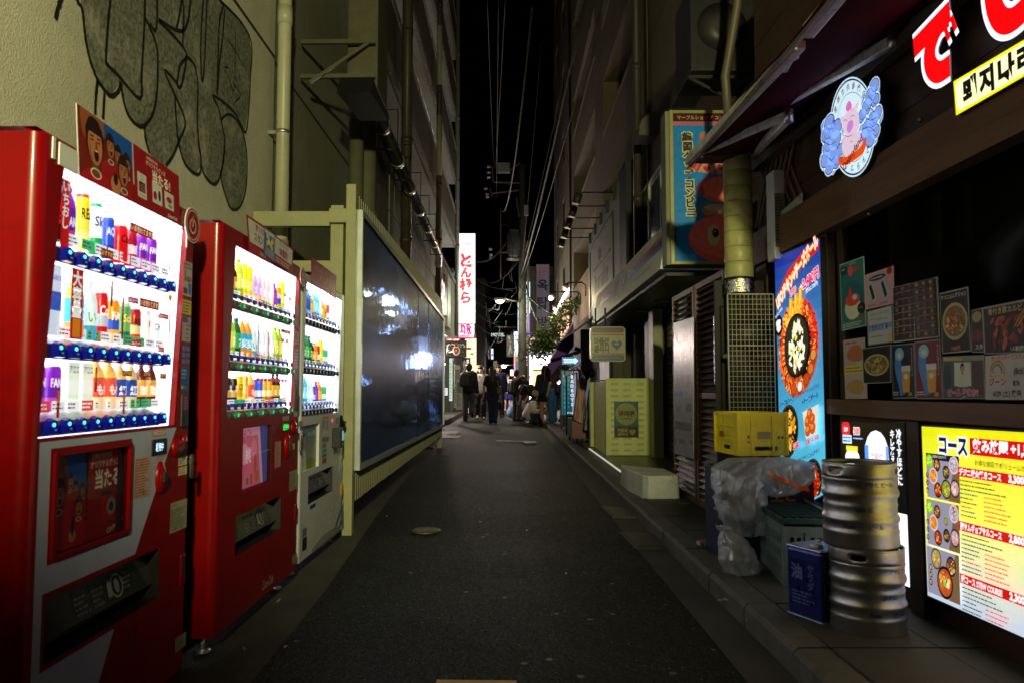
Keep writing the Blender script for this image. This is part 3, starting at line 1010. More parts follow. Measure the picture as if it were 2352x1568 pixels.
def vending(label,X,y0,y1,ztop,win,body,side,nbtn,rows,tubeoff=0.0,items=None,btn='blue',shift=-.07,poster=None,slot=None,z0=0.055):
 0
 t=thing('vending_machine',label,'vending machine',(X-.35,(y0+y1)/2,g(y0)),'drink vending machines along the wall')
 mb=MB();mb.box(X-.74,X-.165,y0+.02,y1-.01,z0+.02,ztop-.01);mb.build('cabinet',side,t,bevel=.012)
 ya,yb,za,zb=win
 holes=[(ya,yb,za,zb),poster,slot]
 def wx(y,z):
  if abs(z-za)>1e-6:return y
  return y+shift*min(1,max(0,(y-y0-.035)/(ya-y0-.035)),max(0,(y1-.012-y)/(y1-.012-yb)))
 mb=MB()
 e=.035
 P=lambda y,z:(X,wx(y,z),z)
 holed(mb,[y0+e,y1-.012],[z0+.05,ztop-.012],holes,P,None)
 pts=[(X-.165,y0),(X-.035,y0)]+[(X-.035+.035*math.sin(a),y0+.035-.035*math.cos(a))for a in(0.26,.52,.78,1.04,1.3)]+[(X,y0+e)]
 n=len(pts)
 vs=[(p[0],p[1],z0+.05)for p in pts]+[(p[0],p[1],ztop-.012)for p in pts]
 mb.add(vs,[(i,i+1,i+1+n,i+n)for i in range(n-1)],smooth=True)
 mb.add([(X,y1-.012,z0+.05),(X-.012,y1,z0+.05),(X-.165,y1,z0+.05),(X,y1-.012,ztop-.012),(X-.012,y1,ztop-.012),(X-.165,y1,ztop-.012)],[(0,1,4,3),(1,2,5,4)])
 mb.add([(X,y0+e,ztop-.012),(X,y1-.012,ztop-.012),(X-.012,y1-.012,ztop),(X-.012,y0+e,ztop)],[(0,1,2,3)])
 mb.add([(X-.012,y0,ztop),(X-.012,y1,ztop),(X-.165,y1,ztop),(X-.165,y0,ztop)],[(0,1,2,3)])
 mb.add([(X-.035,y0,ztop-.012),(X,y0+e,ztop-.012),(X-.012,y0+e,ztop),(X-.05,y0+.001,ztop)],[(0,1,2,3)])
 mb.build('door',body,t)
 if True:
  c=[(ya+shift,za),(yb+shift,za),(yb,zb),(ya,zb)]
  mb=MB()
  for i in range(4):
   p,q=c[i],c[(i+1)%4]
   mb.add([(X,p[0],p[1]),(X,q[0],q[1]),(X-.02,q[0],q[1]),(X-.02,p[0],p[1])],[(0,1,2,3)])
  mb.build('window_frame',body,t)
  mb=MB()
  for i in(1,3,0,2):
   p,q=c[i],c[(i+1)%4]
   mb.add([(X-.021,p[0],p[1]),(X-.021,q[0],q[1]),(X-.15,q[0],q[1]),(X-.15,p[0],p[1])],[(0,1,2,3)])
  mb.add([(X-.15,*c[0]),(X-.15,*c[1]),(X-.15,*c[2]),(X-.15,*c[3])],[(0,1,2,3)])
  mb.build('display_case',INNER,t)
  mb=MB()
  mb.box(X-.05,X-.02,ya+.01,yb-.01,zb-.016,zb-.002)
  mb.build('case_lamp',TUBE,t)
  mb=MB();mb.add([(X-.012,*c[0]),(X-.012,*c[1]),(X-.012,*c[2]),(X-.012,*c[3])],[(0,1,2,3)]);mb.build('window_glass',GLASS,t)
 for ri,(zrow,hmax)in enumerate(rows):
  f=(zb-zrow)/(zb-za)
  a,b=ya+shift*f,yb+shift*f
  mb=MB()
  mb.add([(X-.014,a+.02,zrow-.028),(X-.014,b-.09,zrow-.028),(X-.014,b-.09,zrow+.012),(X-.014,a+.02,zrow+.012),(X-.075,a+.004,zrow-.028),(X-.075,b-.08,zrow-.028),(X-.075,b-.08,zrow+.035),(X-.075,a+.004,zrow+.035)],[(0,1,2,3),(3,2,6,7),(0,4,5,1),(1,5,6,2),(0,3,7,4),(4,7,6,5)])
  mb.build('button_shelf',SHELF,t)
  if ri>0 or True:
   mb=MB();mb.box(X-.07,X-.055,a+.02,b-.1,zrow-.042,zrow-.031);mb.build('case_lamp',TUBE,t)
  n=nbtn
  ba,bw=a+.062,(b-.03)-(a+.062)
  if btn=='blue':
   ba,bw=a+.062,(b-.086)-(a+.062)
  pitch=bw/(n-1)
  for i in range(n):
   yy=ba+pitch*i
   o=link('selection_button',BTN[btn][i%len(BTN[btn])],t,True,(X-.014,yy,zrow-.006))
  its=items[ri]
  m=len(its)
  for i,it in enumerate(its):
   if it is None:continue
   yy=a+.062+(b-.09-a-.062)*(i+.0)/max(1,m-1)
   o=link(it.name.split('.')[0],it,t,True,(X-.05,yy,zrow+.036))
   sp_=min(1.0,(b-a-.15)/max(1,m-1)/.062)
   o.scale=(.78*sp_,.82*sp_,1.13 if ri<2 else 1.2)
  pa=artL(X-.0135,a,zrow+.012)
  for i in range(m):
   yy=(b-.09-a-.062)*i/max(1,m-1)+.062
   cc=RND.choice(['#ffffff','#f6e870','#ffffff','#e04040','#f4f4ff','#ffffff','#38b060'])
   pa.off=-.016
   pa.rect(yy-pitch*.45,.022,yy+pitch*.42,.052,cc,up=False)
   pa.layer+=1
   pa.lines(yy-pitch*.4,.027,yy+pitch*.38,.048,2,'#303070' if cc!='#e04040' else '#ffffff',RND)
   pa.layer=1
  pa.build('price_cards',LIT(0.7),t)
 for sy in(y0+.1,y1-.12):
  for sx in(X-.08,X-.62):
   mb=MB();mb.tube([(sx,sy,g(sy)),(sx,sy,z0+.03)],.011,8);mb.lathe([(.0001,0),(.035,0),(.035,.008),(.012,.016)],(sx,sy,g(sy)),12);mb.build('foot',ALU,t)
 return t
def buttons():
 out={}
 def bt(base,glow,lens):
  mb=MB()
  prof=[(-.022,-.02),(.022,-.02),(.024,.004),(.016,.02),(0,.026),(-.016,.02),(-.024,.004)]
  mb.color(base)
  n=len(prof)
  mb.add([(0,p[0],p[1])for p in prof]+[(.016,p[0]*.8,p[1]*.85)for p in prof],[tuple(range(n,2*n))]+[(i,(i+1)%n,(i+1)%n+n,i+n)for i in range(n)])
  mb.color(lens)
  mb.mi=1
  k=8
  mb.add([(.0175,.0085*math.cos(6.28*i/k)-.002,.008+.006*math.sin(6.28*i/k))for i in range(k)],[tuple(range(k))])
  mb.mi=0
  mb.color('#5080c0')
  mb.add([(.017,.002,-.008),(.017,.012,-.008),(.017,.012,-.004),(.017,.002,-.004)],[(0,1,2,3)])
  return mb.mesh('selection_button',[M('button_plastic',attr=True,rough=0.15,coat=0.5,es=0.5),M('button_lamp',attr=True,rough=0.4,es=1.6)])
 out['blue']=[bt((8,14,110),0,(90,210,255))]
 def rd(base,lens,lit):
  mb=MB();mb.smooth=True
  mb.color(base)
  k=10
  vs=[(0,.019*math.cos(6.28*i/k),.017*math.sin(6.28*i/k))for i in range(k)]+[(.014,.015*math.cos(6.28*i/k),.013*math.sin(6.28*i/k))for i in range(k)]
  mb.add(vs,[tuple(range(k,2*k))]+[(i,(i+1)%k,(i+1)%k+k,i+k)for i in range(k)])
  mb.color(lens);mb.mi=1 if lit else 0
  mb.add([(.0145,.011*math.cos(6.28*i/k),.009*math.sin(6.28*i/k))for i in range(k)],[tuple(range(k))])
  mb.mi=0;mb.color((30,40,130))
  mb.add([(.001,-.022,.024),(.001,.022,.024),(.001,.022,.048),(.001,-.022,.048)],[(0,1,2,3)])
  return mb.mesh('selection_button',[M('button_dark',attr=True,rough=0.2,coat=0.4,es=0.15),M('button_lamp_green',attr=True,rough=0.4,es=0.9)])
 out['green']=[rd((60,62,58),(35,32,24),False),rd((50,110,80),(20,220,130),True)]
 out['grey']=[rd((22,22,26),(190,195,205),False)]
 return out
BTN=buttons()
COLA=pet(.165,.036,'#202020','#301008','#2a0a06','#c01018','#3a0d08','Coca-Cola','#200000')
FANG=pet(.15,.026,'#7020a0','#8a30b0','#8020a8','#6018a0','#b03890','FANTA')
FANS=can(.105,.027,'#7a28b8','#8424b0','#6a1ca0','FANTA','#ffffff','#b048a0')
RGOL=can(.15,.026,'#c8281e','#ecc820','#f0dc40','REAL','#202000','#f4e890')
SKAL=can(.14,.025,'#12905a','#e8f0f8','#f4f8ff','Skal','#103a80','#18a060')
AQUA=can(.115,.025,'#3050c0','#2440b8','#2848c8','AQUA','#e0f0ff','#20308c')
COKC=can(.105,.034,'#c01018','#d01018','#c80c14','Coca','#300000')
DRPE=can(.108,.026,'#8c1838','#9c1030','#e8d8e0','Dr','#7a0820')
AQL=carton(.17,.09,'#d8e4f4','#2a52b8','AQUARIUS','#2040a0')
MUGI=pet(.165,.033,'#e8ecf0','#e0a040','#e09838','#30a8c8','#e08828','麦茶')
ILOH=pet(.155,.032,'#f0f4f8','#dce8f0','#d4e4ec','#dcecf0','#48a0c0','いろ','#3a9a3a')
COKS=can(.135,.026,'#c01018','#c4141c','#b8c0c4','Coca','#ffffff')
FANO=can(.12,.025,'#e89018','#f0941c','#3050b8','FAN','#ffffff','#f0a030')
SCHW=can(.12,.025,'#9cc8a0','#4ca060','#70b060','Schw','#f0e060','#187048')
RGS=can(.11,.024,'#902018','#a81c14','#d8c890','REAL','#101010','#d03020')
RIL=can(.11,.024,'#e8e8e4','#f0f0ec','#f0f0ec','Ri','#c04030','#f0e8d8')
CHI=can(.105,.024,'#e8ecec','#eef2f4','#e4ecf0','CHILL','#407890','#d8dce0')
ALOE=carton(.115,.068,'#e8f4e0','#f8fcf4','アロエ','#606060')
PEAC=pet(.13,.034,'#f4f0ec','#f0c070','#f0b860','#d85840','#f4d0a0','もも')
KOCH=pet(.125,.028,'#e8ecf0','#d8b878','#d4b070','#284898','#d8c090','紅茶')
COFE=pet(.125,.026,'#6a2018','#501c14','#5a2418','#d8a050','#402018','珈琲')
GTEA=pet(.165,.03,'#78b820','#b8d040','#a8c830','#d8e060','#88b428','茶')
JASM=pet(.16,.028,'#e8e8f0','#e8b060','#e0a0b0','#e8e0f0','#c8b0d8','ほ')
LEMO=can(.155,.026,'#e8d020','#f0dc20','#f8f080','','#208040','#f0c818')
PINK=pet(.155,.028,'#f0f0f4','#e8a088','#f0c8c8','#f4d0d8','#f0d8c8','桃')
LAVE=pet(.155,.028,'#f0e8f4','#e8a850','#d0b0e0','#c8a8e0','#f0c870','紅')
GRAP=pet(.13,.024,'#7820a0','#9030a8','#8028a0','#a040c0','#602080')
WATR=pet(.155,.028,'#f4f4f8','#e4ecf4','#d8e8f4','#e0f0fc','#c8dcf0','水')
WHIT=pet(.155,.028,'#f4f4f8','#f0f0f8','#e8e8f8','#f4f0fc','#e0e0f0')
BLCO=can(.105,.024,'#201810','#2a1c14','#c8a060','無','#ffffff','#1c120c')
YECO=can(.115,.024,'#e0b020','#e8b828','#d09818','COFFEE','#302000')
BLUC=can(.105,.023,'#3048c0','#3858d0','#d0d8f0','','#fff','#2038a0')
GOLC=can(.105,.023,'#c89830','#d8a838','#f0e0a0','','#fff','#a07018')
BLKC=pet(.13,.026,'#181818','#201c18','#1c1814','#d0a030','#181410','BL')
COFL=carton(.12,.045,'#d8b040','#e8c860','TEA','#804010')
IBLU=pet(.155,.03,'#2060c0','#3090d8','#2878c8','#1858b0','#50b0e0','')
ICYA=pet(.16,.03,'#e0f4f8','#60c8e0','#58b8d8','#90e0f0','#38a0c8','水')
IGRN=pet(.16,.03,'#208040','#38a858','#289048','#70c060','#187038','茶')
IGDK=pet(.16,.03,'#184830','#206840','#185c38','#389858','#104028','茶')
IORG=pet(.13,.03,'#e88020','#e0a040','#d88828','#f0c050','#c07018')
IMIL=can(.11,.026,'#d8e8e0','#50b878','#e8f8f0','','#fff','#3898a8')
IRED=can(.12,.024,'#c03030','#c83838','#f0f0f0','','#fff','#902020')
# ---- machine 1
m1=vending('nearest red vending machine with blue lit buttons and a white diagonal panel',-1.21,1.937,2.91,1.80,(2.046,2.846,.995,1.722),REDP,REDD,10,[(1.495,.17),(1.232,.19),(1.026,.13)],items=[[COLA,FANG,RGOL,SKAL,AQUA,COKC,DRPE,FANS,FANS,None],[AQL,None,MUGI,ILOH,COKS,FANO,SCHW,RGS,RIL,CHI],[FANS,FANS,ALOE,ALOE,PEAC,PEAC,KOCH,KOCH,COFE,COFE]],poster=(2.05,2.455,.675,.95),slot=(2.035,2.685,.405,.575),btn='blue',z0=.045)
cv4=lambda x,y:(x*.3958,947.5+y*.3958)
a=artL(-1.21,0,0)
Wc=(168,174,208)
def ypoly(a,pts,c,up=True):a.poly(pts,c,up)
L_=lambda x,y:a.px(*cv4(x,y))
xl=1.985
dg=lambda z:np.interp(z,[.1,.40,.60,.80,.99],[2.22,2.40,2.52,2.66,2.80])
def wcell(y0_,y1_,z0_,z1_):
 a.poly([(y0_,z0_),(min(y1_,dg(z0_)),z0_),(min(y1_,dg(z1_)),z1_),(y0_,z1_)],Wc,up=False)
wcell(xl,9,.965,.985)
wcell(xl,2.035,.69,.965);wcell(2.47,9,.66,.965);wcell(xl,2.47,.59,.66);wcell(2.47,9,.59,.66)
wcell(xl,2.035,.66,.69)
wcell(xl,2.02,.39,.59);wcell(xl,9,.10,.39)
a.layer+=1
a.build('white_panel',M('white_vinyl',attr=True,rough=0.35,noise=(6,0.1),dirt=(5,0.18,(0.2,0.18,0.12))),m1)
def recess(t,X,r,depth,mat,name,shift=0):
 mb=MB()
 y0_,y1_,z0_,z1_=r
 c=[(y0_,z0_),(y1_,z0_),(y1_,z1_),(y0_,z1_)]
 for i in range(4):
  p,q=c[i],c[(i+1)%4]
  mb.add([(X,*p),(X,*q),(X-depth,*q),(X-depth,*p)],[(0,1,2,3)])
 mb.add([(X-depth,*p)for p in c],[(0,1,2,3)])
 return mb.build(name,mat,t)
def slot_flap(t,X,r):
 recess(t,X,r,.09,BLACK,'delivery_recess')
 y0_,y1_,z0_,z1_=r
 mb=MB();mb.add([(X-.02,y0_,z0_+.05),(X-.02,y1_,z0_+.05),(X-.055,y1_,z1_),(X-.055,y0_,z1_)],[(0,1,2,3)])
 mb.build('delivery_flap',SLOTB,t)
 a=Art((X-.02,y0_,z0_+.05),(0,1,0),(-.035,0,z1_-z0_-.05),.002)
 w,h=y1_-y0_,z1_-z0_-.05
 a.lines(w*.3,h*.1,w*.42,h*.75,5,(95,95,95),RND)
 a.lines(w*.44,h*.1,w*.54,h*.75,5,(85,85,85),RND)
 a.ring(w*.66,h*.42,h*.26,h*.32,(130,130,130))
 a.disc(w*.66,h*.42,h*.12,(120,120,120),h*.2)
 a.poly([(w*.57,h*.2),(w*.61,h*.2),(w*.62,h*.6),(w*.58,h*.65)],(130,130,130))
 a.lines(w*.72,h*.2,w*.8,h*.7,4,(85,85,85),RND)
 a.build('flap_print',PR,t)
slot_flap(m1,-1.21,(2.035,2.685,.405,.575))
recess(m1,-1.21,(2.05,2.455,.675,.95),.02,REDD,'poster_recess')
mb=MB();mb.color('#b01018')
for(p,q)in(((2.05,.675),(2.455,.675)),((2.05,.95),(2.455,.95)),((2.05,.675),(2.05,.95)),((2.455,.675),(2.455,.95))):
 mb.beam((-1.207,*p),(-1.207,*q),.012,.012)
mb.build('poster_frame',REDP,m1)
mb=MB();mb.add([(-1.212,2.055,.68),(-1.212,2.45,.68),(-1.212,2.45,.945),(-1.212,2.055,.945)],[(0,1,2,3)])
mb.build('poster_glass',GLASS,m1)
def campaign(a,W,H,big=True):
 a.clip=(0,0,W*.485,H)
 a.rect(0,0,W*.48,H,(150,14,18))
 a.rect(0,0,W*.48,H,(120,30,24))
 a.poly([(W*.12,H),(W*.48,H),(W*.48,H*.55),(W*.3,H*.62)],(20,80,170))
 a.disc(W*.12,H*.86,W*.1,(150,80,50))
 for(x,y,s,sh,hr,sk)in((.34,.62,.06,(150,20,24),(30,18,14),(160,95,65)),(.27,.70,.065,(160,20,26),(40,22,16),(170,105,70)),(.42,.58,.06,(150,24,24),(50,26,18),(150,90,60)),(.38,.42,.085,(170,16,22),(36,20,14),(175,108,72)),(.13,.60,.12,(176,14,20),(28,18,14),(185,115,78))):
  person_art(a,W*x,H*y,W*s,sh,hr,sk)
 a.disc(W*.3,H*.12,W*.045,(190,125,85))
 a.disc(W*.3,H*.22,W*.02,(40,12,10),H*.1)
 a.clip=None
 a.rect(W*.48,0,W,H,(150,10,16))
 a.text('自動販売機限定',W*.68,H*.92,H*.055,(225,200,200),.01,maxw=W*.3)
 a.text('オリジナルグッズ',W*.72,H*.83,H*.085,(240,225,225),.012,maxw=W*.42)
 a.text('当たる!',W*.78,H*.66,H*.2,(250,244,244),.03,maxw=W*.4)
def camera_pic(a,x,y,s):
 a.rect(x-s*.55,y-s*.7,x+s*.55,y+s*.75,(205,205,205))
 a.rrect(x-s*.4,y-s*.35,x+s*.4,y+s*.25,s*.06,(40,40,44))
 a.rect(x-s*.38,y-s*.28,x+s*.38,y+s*.08,(170,18,24))
 a.disc(x+s*.12,y-s*.05,s*.22,(110,112,116));a.disc(x+s*.12,y-s*.05,s*.13,(40,42,46));a.disc(x+s*.12,y-s*.05,s*.06,(120,125,130))
 a.ring(x,y+s*.5,s*.11,s*.15,(130,120,90))
 a.text('ミニカメラ',x,y-s*.55,s*.14,(160,20,20),.01)
a=artL(-1.228,2.055,.68)
campaign(a,.395,.265)
a.rrect(.27,.05,.345,.12,.006,(175,18,24));a.disc(.325,.085,.026,(130,132,136));a.disc(.325,.085,.014,(50,50,52));a.rect(.265,.12,.33,.135,(60,60,62));a.ring(.29,.16,.012,.016,(150,140,110))
a.text('Coca-Cola',.35,.025,.02,(240,220,220),.01,rot=.3,shear=.3)
a.rect(.355,0,.395,.265,(40,30,60))
a.build('prize_poster',PR,m1)
a=artL(-1.21,0,0,.001)
def pp(x,y):return a.px(*cv4(x,y))
def box4(x0,y0,x1,y1,c,sk=0):
 A,B=pp(x0,y0),pp(x1,y0+sk)
 C=pp(x0,y1)
 a.mark()
 a.rect(A[0],C[1],B[0],A[1],c)
 return A[0],C[1],B[0],A[1]
r_=box4(782,262,872,500,(190,150,140));a.lines(r_[0]+.004,r_[1]+.004,r_[2]-.004,r_[3]-.004,14,(140,60,40),RND)
r_=box4(988,525,1083,700,(165,160,135));a.text('コカ・コーラ',r_[0]+.02,r_[3]-.012,.012,(60,60,55),maxw=.03);a.lines(r_[0]+.004,r_[1]+.006,r_[2]-.004,r_[3]-.024,9,(70,68,60),RND)
r_=box4(1016,1312,1077,1392,(165,160,135));a.lines(r_[0]+.003,r_[1]+.004,r_[2]-.003,r_[3]-.003,6,(60,60,55),RND)
for i in range(2):
 r_=box4(1032,262+55*i,1083,310+55*i,(190,180,40));a.rect(r_[0]+.003,r_[1]+.003,r_[2]-.003,r_[3]-.003,(205,200,195));a.lines(r_[0]+.004,r_[1]+.005,r_[2]-.004,r_[3]-.004,3,(170,30,20),RND)
r_=box4(880,97,960,135,(200,130,110));a.rect(r_[0]+.01,r_[1]+.002,r_[2]-.002,r_[3]-.006,(190,190,195));a.text('Coke ON',(r_[0]+r_[2])/2+.006,(r_[1]+r_[3])/2-.001,.008,(160,20,20),.02)
def strip(a,x0,z0,x1,z1,c):a.rect(x0,z0,x1,z1,c)
s0,s1=2.815,2.893
a.mark();a.rect(s0,1.47,s1,1.60,(165,165,170));a.text('1',s0+.018,1.545,.05,(150,20,20),.03);a.text('本無料!',s0+.048,1.535,.02,(150,20,20),.03,maxw=.048)
a.rect(s0+.004,1.478,s0+.04,1.50,(60,60,70));a.rect(s1-.03,1.478,s1-.005,1.52,(50,90,170));a.lines(s0+.004,1.57,s1-.004,1.595,2,(150,20,20),RND)
a.mark();a.rect(s0,1.40,s1,1.455,(190,175,40));a.lines(s0+.004,1.405,s1-.004,1.45,4,(90,40,60),RND)
a.mark();a.rect(s0,1.30,s1,1.392,(150,150,160));a.rect(s0+.003,1.37,s1-.03,1.39,(60,40,130));a.lines(s0+.034,1.305,s1-.003,1.385,5,(160,40,50),RND)
for i in range(3):
 for j in range(2):a.rect(s0+.004+j*.037,1.265-i*.024,s0+.036+j*.037,1.283-i*.024,(80,100,170),up=False)
a.layer+=1
a.mark();a.rect(s0,1.115,s1-.006,1.205,(10,70,130));a.lines(s0+.006,1.16,s1-.03,1.2,3,(120,160,190),RND);a.rect(s0+.008,1.125,s0+.022,1.137,(180,180,180));a.rect(s0+.026,1.125,s0+.04,1.137,(170,90,20));a.rect(s0+.044,1.125,s0+.058,1.137,(60,90,160))
a.build('sticker',PRD,m1)
part_box('card_reader',(-1.21,-1.2,s0+.002,s1-.014,.985,1.105),BLACK,m1)
a=artL(-1.2,s0,.985,.001);a.rect(.008,.06,.05,.115,(60,50,110));a.lines(.01,.063,.048,.112,5,(190,60,100),RND);a.disc(.03,.03,.01,(45,45,48));a.build('reader_print',PR,m1)
a=artL(-1.21,0,0,.001);A=pp(878,155);B=pp(962,235)
part_box('display_screen',(-1.212,-1.206,A[0],B[0],B[1],A[1]),BLACK,m1)
a=artL(-1.206,0,0,.001);a.text('販売中',(A[0]+B[0])/2-.002,(A[1]+B[1])/2,.026,(190,225,255),.02,maxw=.055);a.build('display_text',LIT(1.6),m1)
a=artL(-1.21,0,0,.001);c_=pp(928,250);a.disc(c_[0],c_[1]-.002,.032,(170,150,150),.016);a.text('エラ8ス2-1',c_[0],c_[1],.008,(150,30,30),.01,maxw=.05);a.build('notice',PRD,m1)
def blob(name,cx,cz,rx,rz,d,mat,par,X=-1.21):
 mb=MB();mb.ball((0,0,0),1,14)
 mb.v=[(X+v[0]*d,cx+v[1]*rx,cz+v[2]*rz)for v in mb.v]
 return mb.build(name,mat,par)
c_=pp(1018,200);blob('coin_unit',c_[0],c_[1],.033,.035,.018,REDP,m1)
mb=MB();mb.beam((-1.19,c_[0]-.014,c_[1]-.012),(-1.19,c_[0]+.02,c_[1]+.01),.012,.016);mb.build('coin_lever',STEEL,m1)
c_=pp(1066,158);blob('coin_ring',c_[0],c_[1],.016,.022,.012,REDP,m1);blob('coin_slot',c_[0],c_[1],.006,.009,.016,STEEL,m1)
c_=pp(925,375);blob('note_unit',c_[0],c_[1],.034,.058,.02,REDP,m1)
part_box('note_slot',(-1.192,-1.186,c_[0]-.014,c_[0]+.016,c_[1]-.016,c_[1]+.02),BLACK,m1)
c_=pp(1103,310)
mb=MB();mb.rr=None
pts=[]
for i in range(16):
 t_=6.283*i/16
 pts.append((c_[0]+.013*math.cos(t_),c_[1]+(.034 if math.sin(t_)>0 else-.034)+.013*math.sin(t_)))
mb.prism(pts,'x',-1.208,-1.2);mb.build('lock_plate',STEEL,m1)
blob('lock_barrel',c_[0],c_[1]+.018,.007,.009,.016,BLACK,m1)
c_=pp(1056,890);c2=pp(1054,985)
recess(m1,-1.2095,(c_[0]-.02,c_[0]+.02,c2[1]+.02,c_[1]+.05),-.0,REDD,'cup_back')if False else None
part_box('coin_cup',(-1.211,-1.204,c_[0]-.023,c_[0]+.021,c2[1]-.005,c_[1]+.045),REDP,m1,bev=.003)
part_box('cup_opening',(-1.205,-1.2025,c_[0]-.017,c_[0]+.016,c2[1]+.024,c_[1]+.036),M('cup_dark',(0.03,0.004,0.004),rough=0.6,noise=(9,.3)),m1)
a=artL(-1.224,0,0)
def st(x0,z0,x1,z1,c,txt=None,tc='#ffe860',rot=0,vert=False):
 cx,cz=(x0+x1)/2,(z0+z1)/2
 w,h=(x1-x0)/2,(z1-z0)/2
 P=[(-w,-h),(w,-h),(w,h),(-w,h)]
 a.mark()
 a.poly([(cx+p*math.cos(rot)-q*math.sin(rot),cz+p*math.sin(rot)+q*math.cos(rot))for p,q in P],c)
 if txt:
  if vert:a.text(txt,cx,z1-.004,min((z1-z0)/(len(txt)*1.1),(x1-x0)*.8),tc,.02,vert=True)
  else:a.text(txt,cx,cz,h*1.3,tc,.02,rot=rot,maxw=w*1.8)
st(2.065,1.50,2.105,1.70,(200,20,24),'いちおし','#ffffff',vert=True)
st(2.125,1.262,2.185,1.462,(190,26,26),None);a.text('大容量',2.155,1.455,.042,'#ffffff',.03,vert=True);a.rrect(2.137,1.268,2.175,1.32,.005,(220,130,20))
st(2.44,1.632,2.60,1.662,(170,20,20),'いま売れてます!','#ffe8b0')
st(2.52,1.395,2.66,1.425,(170,20,20),'いま売れてます!','#ffe8b0')
for(x0,z0,x1,z1)in((2.335,1.375,2.349,1.455),(2.075,1.045,2.089,1.125),(2.262,1.115,2.274,1.188),(2.43,1.045,2.442,1.12),(2.728,1.55,2.738,1.61),(2.405,1.28,2.418,1.41),(2.74,1.27,2.75,1.40)):
 st(x0,z0,x1,z1,(150,16,16),'いちおし','#e8a040',vert=True)
for(x0,z0,x1,z1)in((2.44,1.40,2.51,1.42),(2.66,1.252,2.71,1.27),(2.47,1.262,2.54,1.282),(2.66,1.37,2.735,1.388)):
 st(x0,z0,x1,z1,(190,30,36),'250mlコーナー','#ffffff')
for(x0,z0,x1,z1)in((2.42,1.165,2.48,1.182),(2.56,1.165,2.61,1.182),(2.68,1.16,2.73,1.178),(2.27,1.52,2.34,1.545)):
 st(x0,z0,x1,z1,(130,20,16),'おすすめ','#f0c060')
st(2.63,1.61,2.66,1.63,(110,190,60),None,rot=-.3)
st(2.73,1.44,2.755,1.462,(230,160,20),'大人','#901010',rot=-.4)
a.build('sticker',LIT(0.5),m1)
part_box('header_strip',(-1.2095,-1.206,1.985,2.0,1.73,1.79),WHP,m1)
part_box('header_strip',(-1.2095,-1.206,2.015,2.16,1.722,1.785),WHP,m1)
part_box('header_strip',(-1.2095,-1.206,2.83,2.842,1.65,1.79),WHP,m1)
a=Art.inquad(atX(176,237,-1.205),atX(408,405,-1.205),atX(412,518,-1.205),atX(182,404,-1.205),.0)
W,H=a.W,a.H
campaign(a,W,H)
camera_pic(a,W*.56,H*.35,W*.085);
a.rect(W*.67,H*.18,W*.78,H*.55,(210,210,210));a.disc(W*.7,H*.32,W*.02,(150,20,20),H*.08);a.disc(W*.75,H*.35,W*.015,(60,40,30),H*.1)
a.rect(W*.81,H*.2,W*.92,H*.52,(210,210,210));a.disc(W*.865,H*.38,W*.035,(170,40,50),H*.06);a.disc(W*.875,H*.27,W*.025,(120,170,50),H*.04)
a.text('Coca-Cola',W*.9,H*.08,H*.08,(240,230,230),.02,shear=.3)
a.build('top_poster',PR,m1,'red prize poster with shouting fans standing above the display window')
mb=MB();b_=Art.inquad(atX(176,237,-1.205),atX(408,405,-1.205),atX(412,518,-1.205),atX(182,404,-1.205),-.003)
b_.layer=0;q_=[b_.P(*p)for p in((0,0),(W,0),(W,H),(0,H))];b_.off=0;r_=[b_.P(*p)for p in((0,0),(W,0),(W,H),(0,H))]
mb.add(q_+r_,[(4,5,6,7),(3,2,1,0),(0,1,5,4),(1,2,6,5),(2,3,7,6),(3,0,4,7)]);mb.build('poster_board',WHP,m1)
def power_disc(t,u,v,r,X,z=None):
 c=atX(u,v,X)
 mb=MB();k=24
 mb.prism([(c.y+r*math.cos(6.283*i/k),c.z+r*math.sin(6.283*i/k))for i in range(k)],'x',X-.004,X);mb.build('top_badge',WHP,t)
 a=artL(X,c.y,c.z,.0005)
 a.disc(0,0,r*.94,(150,16,22),n=24);a.ring(0,0,r*.78,r*.86,(190,180,180))
 a.ring(0,-.06*r,r*.34,r*.44,(200,190,190));a.rect(-r*.13,-.1*r,r*.13,r*.6,(150,16,22));a.poly([(-r*.06,-r*.1),(r*.06,-r*.1),(r*.05,r*.45),(0,r*.6),(-r*.05,r*.45)],(200,190,190))
 a.build('badge_print',PRD,t)
power_disc(m1,443,518,.068,-1.203)
a=Art((-1.30,1.9365,0.75),(1,0,0),(0,0,1),.0006)
a.rect(-.05,.2,-.03,.26,(150,140,130));a.disc(-.04,.245,.007,(120,20,20));a.disc(-.04,.215,.007,(120,20,20));a.build('side_card',PRD,m1)
# ---- machine 2
m2=vending('second red vending machine in the row,with green lit buttons and a pink peach poster',-1.21,3.19,4.41,1.836,(3.356,4.384,.995,1.758),REDP,REDD,12,[(1.506,.17),(1.232,.19),(1.014,.13)],items=[[WHIT,BLKC,GTEA,LEMO,LEMO,LAVE,LAVE,PINK,PINK,WHIT,GRAP,FANO,LEMO,None],[COFL,GTEA,IGDK,MUGI,MUGI,ILOH,WATR,WATR,PINK,WATR,GTEA,GTEA,None],[YECO,BLCO,BLCO,YECO,COFL,PEAC,BLUC,BLUC,GOLC,GOLC,BLKC,BLKC,None]],poster=(3.50,3.92,.662,.945),slot=(3.43,4.10,.385,.56),btn='green')
slot_flap(m2,-1.21,(3.43,4.10,.385,.56))
recess(m2,-1.21,(3.50,3.92,.662,.945),.025,REDD,'poster_recess')
a=artL(-1.232,3.50,.662)
a.rect(0,0,.42,.283,(70,80,150));a.poly([(0,0),(.36,0),(.30,.283),(0,.283)],(215,150,165));a.poly([(.04,0),(.33,0),(.27,.24),(.05,.24)],(205,95,120))
